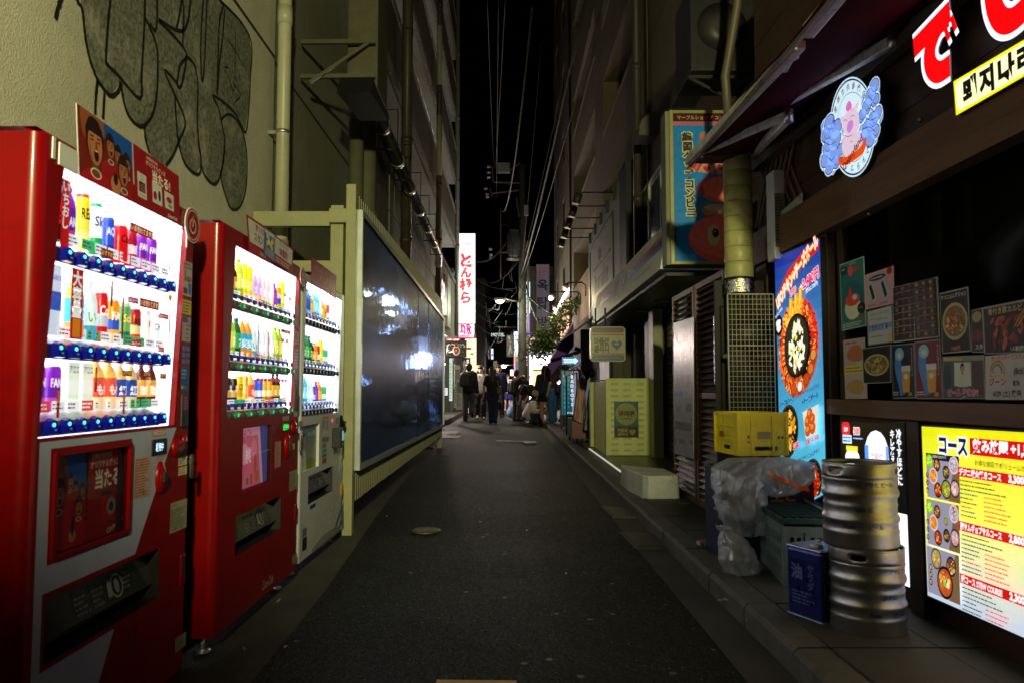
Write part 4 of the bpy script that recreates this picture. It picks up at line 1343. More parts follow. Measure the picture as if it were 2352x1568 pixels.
a.text('PEACH',.10,.255,.045,(190,40,90),.01,maxw=.2);a.disc(.22,.18,.045,(225,120,140));a.disc(.09,.16,.05,(225,150,165));a.text('桃',.14,.15,.07,(240,225,230),.01);a.disc(.24,.1,.02,(170,80,40),.05);a.disc(.26,.04,.03,(150,100,40),.03)
a.rect(.0,.0,.06,.045,(230,230,225));a.disc(.13,.03,.02,(40,120,50));a.rect(.17,.01,.2,.06,(180,60,40))
a.build('peach_poster',LIT(0.35),m2)
mb=MB();mb.add([(-1.212,3.505,.667),(-1.212,3.915,.667),(-1.212,3.915,.94),(-1.212,3.505,.94)],[(0,1,2,3)]);mb.build('poster_glass',GLASS,m2)
cv6=lambda x,y:(430.7+x*.27475,918.8+y*.27475)
a=artL(-1.21,0,0,.001)
def bx(cv,x0,y0,x1,y1,c):
 A,B,C=a.px(*cv(x0,y0)),a.px(*cv(x1,y0)),a.px(*cv(x0,y1))
 a.mark()
 a.rect(A[0],C[1],B[0],A[1],c)
 return A[0],C[1],B[0],A[1]
r_=bx(cv6,729,348,779,565,(185,150,140));a.lines(r_[0]+.003,r_[1]+.004,r_[2]-.003,r_[3]-.004,14,(140,60,40),RND)
r_=bx(cv6,850,597,917,762,(165,160,135));a.lines(r_[0]+.003,r_[1]+.004,r_[2]-.003,r_[3]-.01,8,(60,60,55),RND)
r_=bx(cv6,873,1302,914,1372,(165,160,135));a.lines(r_[0]+.003,r_[1]+.004,r_[2]-.003,r_[3]-.003,5,(60,60,55),RND)
r_=bx(cv6,930,172,960,218,(190,175,50));a.lines(r_[0]+.003,r_[1]+.003,r_[2]-.003,r_[3]-.003,3,(150,30,30),RND)
r_=bx(cv6,866,362,896,412,(190,180,120));a.lines(r_[0]+.003,r_[1]+.003,r_[2]-.003,r_[3]-.003,4,(150,30,30),RND)
r_=bx(cv6,790,135,845,170,(180,150,140));a.text('Coke ON',(r_[0]+r_[2])/2,(r_[1]+r_[3])/2,.01,(150,20,20),.01)
c_=a.px(*cv6(668,1515));a.text('Coca-Cola',c_[0],c_[1],.055,(190,160,155),.01,rot=0,shear=.35,maxw=.17)
q0,q1=4.305,4.385
a.mark();a.rect(q0,1.47,q1,1.60,(150,90,95));a.text('1本無料',(q0+q1)/2,1.53,.02,(160,30,30),.02,maxw=.07);a.mark();a.rect(q0,1.38,q1,1.45,(185,150,60));a.lines(q0,1.385,q1,1.445,4,(110,40,40),RND)
a.mark();a.rect(q0,1.24,q1,1.36,(120,60,90));a.lines(q0+.003,1.245,q1-.003,1.355,6,(190,180,190),RND);a.mark();a.rect(q0,1.14,q1,1.22,(20,60,120));a.mark();a.rect(q0,.97,q1,1.0,(170,165,160))
a.build('sticker',PRD,m2)
part_box('card_reader',(-1.21,-1.2,q0+.006,q1-.008,1.01,1.13),BLACK,m2)
A=a.px(*cv6(788,192));B=a.px(*cv6(845,250))
part_box('display_screen',(-1.212,-1.206,A[0],B[0],B[1],A[1]),BLACK,m2)
a=artL(-1.206,0,0,.001);a.text('販売中',(A[0]+B[0])/2,(A[1]+B[1])/2,.03,(60,240,90),.02,maxw=B[0]-A[0]-.01);a.build('display_text',LIT(1.3),m2)
a=artL(-1.21,0,0)
c_=a.px(*cv6(882,225));blob('coin_unit',c_[0],c_[1],.045,.042,.02,REDP,m2)
mb=MB();mb.beam((-1.188,c_[0]-.014,c_[1]-.012),(-1.188,c_[0]+.02,c_[1]+.012),.012,.016);mb.build('coin_lever',STEEL,m2)
c_=a.px(*cv6(828,375));blob('note_unit',c_[0],c_[1],.042,.075,.02,REDP,m2);part_box('note_slot',(-1.192,-1.186,c_[0]-.016,c_[0]+.018,c_[1]-.02,c_[1]+.02),BLACK,m2)
c_=a.px(*cv6(937,350));part_box('lock_plate',(-1.21,-1.2,c_[0]-.014,c_[0]+.014,c_[1]-.05,c_[1]+.05),STEEL,m2,bev=.006)
c_=a.px(*cv6(900,925));part_box('coin_cup',(-1.211,-1.204,c_[0]-.025,c_[0]+.025,c_[1]-.05,c_[1]+.04),REDP,m2)
part_box('cup_opening',(-1.205,-1.2025,c_[0]-.018,c_[0]+.018,c_[1]-.02,c_[1]+.033),_mats['cup_dark'],m2)
a=artL(-1.232,0,0)
st(3.31,1.265,3.345,1.45,(190,26,26),'大容量','#ffffff',vert=True)
for(x0,z0,x1,z1)in((3.98,1.545,3.995,1.60),(3.74,1.27,3.755,1.45),(3.90,1.27,3.915,1.42),(4.08,1.28,4.092,1.44),(4.22,1.08,4.232,1.18),(3.72,1.27,3.73,1.34),(3.98,1.05,3.99,1.09),(4.0,1.27,4.01,1.35)):
 st(x0,z0,x1,z1,(150,16,16),None)
for(x0,z0,x1,z1)in((4.15,1.63,4.2,1.65),(4.25,1.62,4.3,1.64),(4.12,1.43,4.3,1.45),(4.12,1.38,4.18,1.4),(4.2,1.38,4.26,1.4)):
 st(x0,z0,x1,z1,(150,20,24),'おすすめ','#f0d0a0')
for zz,xa,xb in((1.535,3.35,4.27),(1.262,3.33,4.25),(1.043,3.30,4.22)):
 n_=12
 for i in range(n_):
  x_=xa+(xb-xa)*i/n_
  a.rect(x_,zz,x_+(xb-xa)/n_*.86,zz+.016,(40,60,170),up=False)
 a.layer+=1
for i in range(9):
 a.rect(3.73+i*.058,1.165,3.78+i*.058,1.18,(220,40,50),up=False)
a.build('sticker',LIT(0.55),m2)
for(q,nm,fn)in(([(565,492),(627,533),(623,607),(572,579)],'top_card',1),([(627,537),(674,574),(671,629),(628,600)],'top_card',2),([(607,523),(631,540),(631,605),(606,585)],'top_card',3)):
 X_=-1.203+.003*(fn==3)
 a=Art.inquad(*[atX(u,v,X_)for u,v in q])
 W,H=a.W,a.H
 if fn==1:
  a.rect(0,0,W,H,(170,25,30));a.poly([(W*.06,H*.3),(W*.97,H*.3),(W*.97,H*.92),(W*.06,H*.94)],(215,215,215));a.text('買うたび',W*.5,H*.8,H*.17,(150,20,30),.02,maxw=W*.7);a.text('スタンプ',W*.5,H*.53,H*.24,(150,20,30),.03,maxw=W*.8);a.text('Coke ON',W*.6,H*.14,H*.13,(230,225,225),.02)
 elif fn==2:
  a.rect(0,0,W,H,(170,25,30));a.rect(W*.05,H*.32,W*.95,H*.94,(215,215,215));a.text('15スタンプためると',W*.55,H*.82,H*.1,(150,20,30),.01,maxw=W*.8);a.text('1本無料!',W*.5,H*.53,H*.3,(150,20,30),.03,maxw=W*.85);a.lines(W*.1,H*.06,W*.9,H*.25,2,(220,200,200),RND)
 else:
  a.rect(0,0,W,H,(60,110,190));a.rect(W*.05,H*.85,W*.95,H*.97,(220,220,225));[a.disc(W*RND.uniform(.2,.8),H*RND.uniform(.45,.8),W*.09,RND.choice(['#e04030','#f0d040','#f0f0f0']),n=8)for _ in range(8)];a.rect(W*.1,H*.05,W*.9,H*.35,(150,150,170))
 a.build(nm,PRD,m2)
power_disc(m2,696,636,.055,-1.203)
# ---- machine 3 (white)
m3=vending('white vending machine at the far end of the row,with cyan window and card terminal',-1.23,4.52,5.70,1.83,(4.63,5.60,.96,1.775),WHP,WHP,11,[(1.545,.17),(1.245,.19),(.985,.13)],items=[[IBLU,IBLU,IBLU,IORG,ICYA,ICYA,WATR,IORG,YECO,IRED,None,None],[IGDK,IGDK,IGRN,IGDK,BLKC,IORG,IRED,LEMO,IMIL,IMIL,None,None],[ICYA,ICYA,ICYA,WATR,WATR,BLUC,GRAP,IORG,IMIL,IMIL,None,None]],poster=(4.585,4.985,.63,.905),slot=(4.73,5.38,.42,.592),btn='grey')
slot_flap(m3,-1.23,(4.73,5.38,.42,.592))
recess(m3,-1.23,(4.585,4.985,.63,.905),.02,WHP,'poster_recess')
a=artL(-1.248,4.585,.63)
a.grad(0,0,.4,.275,(150,160,150),(70,110,140));a.poly([(0,0),(.4,0),(.4,.05),(.2,.07),(0,.04)],(120,140,30));a.disc(.1,.18,.04,(30,25,22),.05);a.disc(.11,.165,.03,(170,125,100),.045);a.disc(.09,.03,.07,(190,195,200),.1);a.disc(.3,.1,.02,(200,140,60),.03)
a.text('おいしい水',.27,.22,.03,(220,230,235),.01,maxw=.18)
a.build('field_poster',PR,m3)
cvm3=cv6
a=artL(-1.23,0,0,.001)
for(x0,y0,x1,y1,c)in((1125,135,1178,160,(180,160,50)),(1125,165,1150,240,(150,150,165)),(1155,165,1178,250,(165,165,175)),(1240,140,1262,195,(150,150,150)),(1125,310,1148,350,(70,130,160)),(1150,305,1160,345,(60,140,60)),(1165,305,1178,345,(150,40,40)),(1125,360,1160,400,(150,130,130)),(1125,410,1160,440,(80,140,180)),(1125,450,1160,480,(60,130,70)),(1125,490,1160,530,(150,60,50)),(1222,375,1252,448,(140,20,20)),(958,1080,995,1150,(110,115,115)),(958,1158,995,1265,(30,30,32)),(1022,880,1068,912,(40,70,140))):
 bx(cv6,x0,y0,x1,y1,c)
for pts in([(1285,810),(1280,900),(1255,980),(1225,1078),(1235,1080),(1270,980),(1290,900)],[(1302,830),(1285,900),(1283,990),(1255,1075),(1268,1072),(1295,990),(1300,900)],[(1303,915),(1292,960),(1288,1060),(1303,1045)]):
 a.poly(a.pxs(pts,cv6),(40,60,150))
c_=a.px(*cv6(1288,535));a.ring(c_[0],c_[1],.022,.03,(30,130,60),1.3)
a.build('sticker',PRD,m3)
c_=a.px(*cv6(1225,310));part_box('card_terminal',(-1.23,-1.17,c_[0]-.06,c_[0]+.03,c_[1]-.07,c_[1]+.07),BLACK,m3,bev=.006)
a=Art((-1.2,c_[0]+.0,c_[1]),(0,1,0),(0,0,1),.031);a.rect(-.02,-.02,.025,.05,(110,180,200));a.disc(.0,-.045,.006,(40,255,120));a.build('terminal_screen',LIT(0.8),m3)
a=artL(-1.23,0,0,.002);c_=a.px(*cv6(1210,165));a.disc(c_[0],c_[1],.018,(255,40,30),.012);a.build('red_lamp',LIT(1.5),m3)
c_=a.px(*cv6(1285,195));blob('coin_unit',c_[0],c_[1],.07,.068,.014,BLACK,m3,-1.23);mb=MB();mb.beam((-1.21,c_[0],c_[1]-.01),(-1.21,c_[0]+.03,c_[1]+.01),.02,.024);mb.build('coin_lever',M('brass_lever',(0.5,.25,.04),rough=.3,metal=1,noise=(5,.1)),m3)
c_=a.px(*cv6(1287,740));blob('coin_cup',c_[0],c_[1],.035,.065,.012,M('orange_cup',(0.5,0.22,0.02),rough=.4,noise=(8,.2)),m3,-1.23)
mb=MB();mb.box(-1.232,-1.226,5.1,5.6,.09,.1)
for i in range(26):mb.box(-1.231,-1.227,4.85+.03*i,4.86+.03*i,.10,.13+.03*math.sin(i/8))
mb.build('vent_grille',M('vent_dark',(.04,.04,.04),rough=.6,noise=(9,.2)),m3)
a=artL(-1.25,0,0)
for zz,xa,xb in((1.595,4.66,5.55),(1.295,4.63,5.53),(1.035,4.6,5.5)):
 for i in range(11):
  x_=xa+(xb-xa)*i/11
  a.rect(x_,zz-.013,x_+.06,zz+.004,(60,130,200),up=False)
a.build('price_tabs',LIT(.6),m3)
a=Art.inquad(*[atX(u,v,-1.215)for u,v in((714,590),(773,634),(772,688),(714,648))])
W,H=a.W,a.H
a.rect(0,0,W,H,(150,12,40));a.text('おいしいを',W*.28,H*.72,H*.2,(215,200,205),.01,maxw=W*.45);a.text('オアシス',W*.42,H*.42,H*.2,(215,200,205),.01,maxw=W*.5);a.disc(W*.82,H*.4,W*.1,(60,90,80),H*.35);a.disc(W*.92,H*.5,W*.06,(170,100,100),H*.3)
a.build('top_board',PRD,m3,'crimson printed board standing on top of the machine')
# ------------------------------------------------------------------ right side: wooden restaurant front
SX=1.86
shop=thing('restaurant_front','dark wooden Korean barbecue restaurant front with posters in its window','shop front',(2.2,3.5,0))
PZ=lambda y:g(y)+.105
mb=MB()
for(y0_,y1_,z0_,z1_)in((1.0,5.62,.98,1.08),(4.3,4.52,1.08,2.12),(1.0,5.62,2.05,2.14)):
 pass
def plank_wall(par,X,y0_,y1_,z0_,z1_,w,mat,horizontal=True,th=.02,gap=.004):
 z=z0_
 i=0
 if horizontal:
  while z<z1_-.01:
   zz=min(z+w,z1_)
   mb=MB();d=RND.uniform(0,.004)
   mb.box(X-d,X+th,y0_,y1_,z,zz-gap)
   mb.build('plank',mat,par)
   z=zz
 else:
  y=y0_
  while y<y1_-.01:
   yy=min(y+w,y1_)
   mb=MB();d=RND.uniform(0,.004)
   mb.box(X-d,X+th,y,yy-gap,z0_,z1_)
   mb.build('plank',mat,par)
   y=yy
part_box('backing',(SX+.03,SX+.08,4.32,5.62,-.1,3.0),BLACK,shop)
part_box('backing',(SX+.03,SX+.08,.6,4.32,-.1,1.05),BLACK,shop)
part_box('backing',(SX+.03,SX+.08,.6,4.32,2.2,4.2),BLACK,shop)
plank_wall(shop,SX,.8,5.6,2.28,4.1,.14,WOOD)
plank_wall(shop,SX,.8,4.28,.12,.98,.145,WOOD)
part_box('beam',(SX-.05,SX+.02,.8,4.6,.985,1.07),WOODL,shop)
part_box('beam',(SX-.07,SX+.02,.8,5.62,2.02,2.26),WOODL,shop)
for y in(4.33,4.42):part_box('post',(SX-.03,SX+.02,y,y+.085,.12,2.02),WOOD,shop)
part_box('post',(SX-.03,SX+.02,5.36,5.6,.12,2.02),WOOD,shop)
part_box('post',(SX-.06,SX-.002,3.36,3.46,.12,.98),WOOD,shop)
part_box('mullion',(SX-.0,SX+.03,4.2,4.27,1.07,2.02),WOOD,shop)
mb=MB();mb.add([(SX+.012,.8,1.07),(SX+.012,4.2,1.07),(SX+.012,4.2,2.02),(SX+.012,.8,2.02)],[(0,1,2,3)]);mb.build('window_pane',DARKGLASS,shop)
for i in range(14):
 part_box('inner_board',(3.0,3.02,.3+i*.14,.436+i*.14,.3,2.4),M('inner_pine',(.28,.1,.04),rough=.5,noise=(5,.3)),shop)
part_box('inner_wall',(3.03,3.08,.0,6,-.1,3.2),CONCW,shop)
part_box('inner_ceiling',(1.95,3.1,0,6,2.6,2.66),WOOD,shop)
mb=MB();mb.tube([(2.25,3.25,1.0+.0),(2.22,3.2,1.7),(2.25,2.95,1.88),(2.3,2.7,1.8),(2.3,2.6,1.3)],[.2,.2,.17,.13,.2],10);mb.build('covered_grill_hood',BLACK,shop)
light('inner_lamp',(2.6,2.2,2.3),1.2,(1,.5,.2),.05,shop)
for i in range(6):
 y=4.9+i*.1
 mb=MB();mb.beam((SX-.012,y-.2,2.32),(SX-.012,y+.2,2.86),.008,.03);mb.beam((SX-.02,y+.2,2.32),(SX-.02,y-.2,2.86),.008,.03);mb.build('lattice_strip',WOODL,shop)
def poster(quad_px,X,label,draw,name='poster',mat=None,cat='poster',group=None,thick=.0006):
 pts=[atX(u,v,X)for u,v in quad_px]
 a=Art.inquad(*pts)
 m=sum(pts,Vector())/4
 t=thing(name,label,cat,m,group)
 b0=[p+a.n*0 for p in pts];b1=[p-a.n*.002 for p in pts]
 mb=MB();mb.add(b1+b0,[(7,6,5,4),(0,1,2,3),(0,4,5,1),(1,5,6,2),(2,6,7,3),(3,7,4,0)]);mb.build('sheet',PR,t)
 a.clip=(0,0,a.W,a.H)
 draw(a,a.W,a.H)
 if not mat:a.mb.c=[tuple(min(.85,q*1.9)for q in c_[:3])+(1,)for c_ in a.mb.c]
 a.build('print',mat or PR,t)
 return t
q3=lambda pts:[(1751.4+x*.36624,373.2+y*.36624)for x,y in pts]
G='posters taped to the restaurant window'
PX=SX-.004
def d1(a,W,H):
 a.rect(0,0,W,H,(120,150,140));a.rect(W*.03,H*.02,W*.97,H*.98,(28,96,86));a.disc(W*.5,H*.45,W*.42,(20,80,90),H*.25);a.text('NO.1',W*.68,H*.86,H*.09,(190,30,40),.03,maxw=W*.4);a.disc(W*.45,H*.85,W*.1,(190,60,70));a.text('FREE OPENER',W*.55,H*.95,H*.03,(190,190,90),.01,maxw=W*.6)
 a.rect(W*.03,H*.82,W*.3,H*.94,(20,40,50));a.text('DEZINI',W*.16,H*.9,H*.03,(170,180,180),.01,maxw=W*.22)
 a.disc(W*.5,H*.3,W*.33,(205,190,150),H*.17);a.disc(W*.5,H*.42,W*.3,(180,60,40),H*.09);a.disc(W*.42,H*.52,W*.06,(190,50,40),H*.1);a.disc(W*.6,H*.45,W*.1,(220,200,190),H*.04)
 a.disc(W*.85,H*.27,W*.16,(20,16,14),H*.08);a.text('¥1900',W*.83,H*.28,H*.035,(190,160,60),.01,maxw=W*.24);a.text('¥980',W*.8,H*.15,H*.06,(190,30,30),.03,maxw=W*.35);a.lines(W*.06,H*.03,W*.94,H*.1,3,(190,200,150),RND)
poster(q3([(483,643),(635,588),(650,1025),(497,1057)]),PX,'green poster of a big stew bowl headed NO.1 on the window',d1,group=G)
def d2(a,W,H):
 a.rect(0,0,W,H,(165,130,135));a.disc(W*.45,H*.82,W*.3,(20,30,70),H*.08);a.lines(W*.22,H*.79,W*.68,H*.85,1,(180,180,200),RND);a.disc(W*.87,H*.9,W*.09,(150,25,25),H*.1)
 for(x,r)in((.25,.3),(.68,.38)):
  a.stroke([(W*x-W*.08,H*.68),(W*x,H*.45),(W*x+W*.08,H*.2)],W*.17,(120,165,175),4);a.stroke([(W*x-W*.07,H*.66),(W*x,H*.45),(W*x+W*.06,H*.25)],W*.09,(22,18,18),4)
  a.lines(W*x-W*.15,H*.06,W*x+W*.2,H*.11,1,(60,50,60),RND)
poster(q3([(641,708),(820,648),(827,885),(648,925)]),PX,'pale pink poster with two dark cheese corn dogs on the window',d2,group=G)
def d3(a,W,H):
 a.rect(0,0,W,H,(70,80,60));a.rect(W*.04,H*.03,W*.96,H*.97,(150,155,145));a.text('パラサイトチャパグリ',W*.5,H*.85,H*.1,(30,30,30),.0,maxw=W*.85);a.lines(W*.1,H*.7,W*.9,H*.74,1,(90,90,90),RND)
 a.text('期間限定販売中',W*.5,H*.47,H*.17,(20,80,150),.03,maxw=W*.9);a.lines(W*.15,H*.2,W*.9,H*.26,1,(90,90,100),RND);a.disc(W*.88,H*.14,W*.08,(170,160,60));a.text('ー度は食べてみたい!',W*.6,H*.68,H*.06,(60,60,80),0,maxw=W*.6)
poster(q3([(652,935),(815,890),(822,1128),(660,1150)]),PX,'white text sheet with blue limited sale wording on the window',d3,group=G)
def d4(a,W,H):
 a.rect(0,0,W,H,(150,150,140));r=random.Random(3)
 for hx in range(2):
  for k in range(8):
   x0,y0=W*(.02+hx*.5),H*(.02+k*.122)
   a.rect(x0,y0,x0+W*.46,y0+H*.115,(34,26,20))
   for j in range(3):
    a.disc(x0+W*(.08+.15*j),y0+H*.06,W*.035,r.choice([(120,110,95),(40,30,50),(90,50,35),(130,90,40)]),H*.035,rnd=r)
    a.disc(x0+W*(.08+.15*j),y0+H*.09,W*.018,(120,80,55),H*.012)
   a.lines(x0+W*.1,y0+H*.005,x0+W*.4,y0+H*.018,1,r.choice([(60,90,160),(190,190,190),(170,70,140)]),r)
poster(q3([(820,785),(1097,717),(1112,1095),(822,1128)]),PX,'double sheet of small party snapshots in the middle of the window',d4,group=G)
def dish(a,W,H,title,price,cy=.5,bg_=(14,12,12),food=('#9c3418','#c06a30','#5a2410','#c8a070','#3a5a20')):
 a.rect(0,0,W,H,(130,130,125));a.rect(W*.025,H*.02,W*.975,H*.98,bg_)
 a.disc(W*.5,H*cy,W*.44,(150,140,90),H*.3);a.disc(W*.5,H*cy,W*.38,(110,80,50),H*.25)
 r=random.Random(len(title)+3)
 for i in range(26):
  t_,d=r.random()*6.28,r.random()**.6
  a.disc(W*.5+W*.3*d*math.cos(t_),H*cy+H*.19*d*math.sin(t_),W*r.uniform(.04,.09),r.choice(food),H*r.uniform(.015,.04),n=7,rot=r.random()*3,up=(i%4==3),rnd=r)
 a.flecks(W*.5,H*cy,W*.33,H*.21,120,list(food)+[(230,190,120),(50,20,10),(90,120,40)],W*.03,r)
 if title:a.text(title,W*.5,H*.91,H*.075,(190,190,185),.01,maxw=W*.9)
 if price:a.text(price,W*.5,H*.07,H*.075,(190,110,40),.02,maxw=W*.5)
poster(q3([(1110,822),(1288,780),(1308,1182),(1128,1200)]),PX,'black poster of marinated crab in a pale dish priced 1980円',lambda a,W,H:dish(a,W,H,'ヤンニョムゲジャン','1980円'),group=G)
def d6(a,W,H):
 a.rect(0,0,W,H,(120,120,115));a.rect(W*.05,H*.02,W*.95,H*.98,(26,16,18));a.disc(W*.5,H*.82,W*.4,(120,120,115),H*.13);a.disc(W*.5,H*.82,W*.25,(140,120,50),H*.09);a.disc(W*.5,H*.4,W*.42,(90,30,20),H*.14);a.text('スタ',W*.6,H*.13,H*.12,(200,200,200),.02,maxw=W*.7)
poster(q3([(1308,930),(1378,912),(1392,1190),(1312,1190)]),PX,'narrow dark poster with a gold rosette squeezed beside the meat poster',d6,group=G)
def d7(a,W,H):
 a.rect(0,0,W,H,(120,120,115));a.rect(W*.02,H*.02,W,H*.96,(32,22,22));a.rect(W*.02,H*.02,W,H*.16,(12,12,12))
 r=random.Random(4)
 for i in range(24):a.disc(W*r.uniform(.1,1),H*r.uniform(.2,.7),W*r.uniform(.03,.1),r.choice([(120,45,25),(90,30,15),(150,80,40),(60,24,14)]),H*r.uniform(.03,.08),n=8,rot=r.random()*3,wob=.1,rnd=r)
 a.stroke([(W*.6,H*.5),(W*.9,H)],W*.02,(160,120,60),0);a.stroke([(W*.55,H*.5),(W*.82,H)],W*.02,(150,110,50),0)
 a.text('骨付き豚カルビ',W*.4,H*.87,H*.13,(195,160,110),.01,maxw=W*.76);a.text('1人前(税込)1180円',W*.72,H*.09,H*.09,(200,200,195),.02,maxw=W*.56)
poster(q3([(1378,912),(1760,836),(1760,1192),(1392,1200)]),PX,'large dark poster of grilled rib meat lifted by chopsticks',d7,group=G)
def d8(a,W,H):
 a.rect(0,0,W,H,(150,140,125));a.disc(W*.55,H*.75,W*.38,(150,90,50),H*.14,wob=.08);a.disc(W*.5,H*.2,W*.4,(150,120,60),H*.12,wob=.08);a.rect(0,H*.42,W,H*.56,(170,160,60));a.lines(W*.08,H*.44,W*.9,H*.54,2,(120,50,40),RND);a.lines(W*.1,H*.9,W*.9,H*.97,1,(160,40,40),RND)
poster(q3([(505,1115),(640,1095),(658,1478),(520,1480)]),PX,'curling poster of two snacks with a yellow band at the window corner',d8,group=G)
poster(q3([(625,1165),(805,1140),(805,1378),(632,1385)]),PX-.004,'white edged photo of a noodle bowl overlapping the posters',lambda a,W,H:(a.rect(0,0,W,H,(150,150,140)),dish(a,W,H,'','',.5,(26,22,20),('#a08840','#6a5020','#506a28','#b0a060'))),group=G)
def beer(red):
 def f(a,W,H):
  a.rect(0,0,W,H,(110,110,110));a.rect(W*.03,H*.02,W*.97,H*.98,(90,14,18)if red else(12,14,20))
  a.stroke([(W*.35,H*.88),(W*.28,H*.6),(W*.42,H*.3),(W*.5,H*.08)],W*.3,(60,110,170),4);a.disc(W*.36,H*.82,W*.2,(110,160,210),H*.12);a.disc(W*.36,H*.8,W*.1,(200,210,220),H*.05)
  a.poly([(W*.48,H*.12),(W*.76,H*.12),(W*.82,H*.52),(W*.44,H*.52)],(190,130,30));a.rect(W*.44,H*.5,W*.82,H*.6,(210,205,190));a.disc(W*.62,H*.4,W*.1,(205,200,190),H*.05)
  a.lines(W*.04,H*.06,W*.34,H*.14,2,(190,190,190),RND);a.text('330',W*.78,H*.08,H*.08,(200,170,60),.02,maxw=W*.3)
  a.text('キンキンに冷えたビール',W*.9,H*.92,H*.045,(180,180,180),.01,vert=True)
 return f
poster(q3([(808,1145),(948,1130),(960,1475),(818,1480)]),PX,'black beer tap poster priced 330,beside the red one',beer(False),group=G)
poster(q3([(952,1125),(1113,1105),(1132,1480),(965,1480)]),PX,'red beer tap poster priced 330',beer(True),group=G)
def d12(a,W,H):
 a.rect(0,0,W,H,(110,115,105));a.rect(W*.02,H*.02,W*.98,H*.88,(60,70,70));a.rect(W*.3,H*.3,W*.7,H*.85,(170,175,160));a.rect(W*.72,H*.1,W*.98,H*.88,(60,45,40));a.disc(W*.12,H*.5,W*.1,(30,50,50),H*.3)
 person_art(a,W*.5,H*.72,H*.13,(170,170,160),(24,18,16),(175,130,105),False)
 a.rect(W*.05,H*.9,W*.5,H*.97,(150,140,60));a.text('ビール 飲むか?',W*.5,H*.13,H*.16,(190,50,110),.04,out=((210,205,210),.04),maxw=W*.84)
poster(q3([(1128,1215),(1388,1205),(1398,1480),(1130,1480)]),PX,'photo poster of a woman with pink wording ビール 飲むか?',d12,group=G)
def d13(a,W,H):
 a.rect(0,0,W,H,(150,148,142));a.text('チーロンチーズスティック',W*.5,H*.93,H*.1,(160,25,25),.03,maxw=W*.8)
 for i,c in enumerate(((170,40,40),(190,140,30),(60,140,60),(50,90,160))):a.ring(W*.24,H*.62,W*(.13-.018*i),W*(.145-.018*i),c)
 a.rect(W*.08,H*.3,W*.42,H*.6,(150,148,142));a.text('にじいろ',W*.24,H*.58,H*.13,(180,90,30),.04,out=((200,200,200),.04),maxw=W*.34);a.text('ジーン',W*.24,H*.4,H*.18,(150,40,60),.05,out=((200,200,200),.04),maxw=W*.34)
 a.text('(8ch)',W*.65,H*.6,H*.16,(30,28,28),.03,maxw=W*.3);a.text('朝8:',W*.6,H*.36,H*.12,(30,28,28),.03,maxw=W*.2);a.text('6/29 (土) 放送',W*.42,H*.13,H*.14,(30,28,28),.03,maxw=W*.74)
poster(q3([(1395,1212),(1740,1182),(1740,1486),(1400,1485)]),PX,'pale broadcast notice with a rainbow logo and 6/29 放送',d13,group=G)
def d14(a,W,H):
 a.rect(0,0,W,H,(165,165,155));a.text('監視カメラ動作中',W*.5,H*.68,H*.16,(120,30,30),.01,maxw=W*.88);a.text('감시카메라작동중',W*.5,H*.36,H*.18,(100,30,30),.02,maxw=W*.88)
 for x in(.08,.92):
  for y in(.06,.94):a.disc(W*x,H*y,W*.02,(60,50,40))
poster(q3([(108,318),(247,190),(262,450),(107,540)]),SX-.055,'weathered white camera warning notice 監視カメラ動作中 on the wooden beam',d14,'notice_board',PRD,'notice')
def lightbox(name,label,X,q,depth,draw,es,cat='sign',frame=BLACK,margin=.012):
 pts=[atX(u,v,X)for u,v in q]
 a=Art.inquad(*pts)
 m=sum(pts,Vector())/4
 t=thing(name,label,cat,m)
 mb=MB()
 cen=m
 fr=[p+(p-cen).normalized()*margin for p in pts]
 mb.add([p-a.n*depth for p in fr]+[p-a.n*.001 for p in fr],[(7,6,5,4),(0,1,2,3),(0,4,5,1),(1,5,6,2),(2,6,7,3),(3,7,4,0)])
 mb.build('sign_box',frame,t)
 a.clip=(0,0,a.W,a.H)
 draw(a,a.W,a.H)
 a.build('sign_face',LIT(es),t)
 return t
cvb=lambda x,y:(1751.4+x*.36624,373.2+y*.36624)
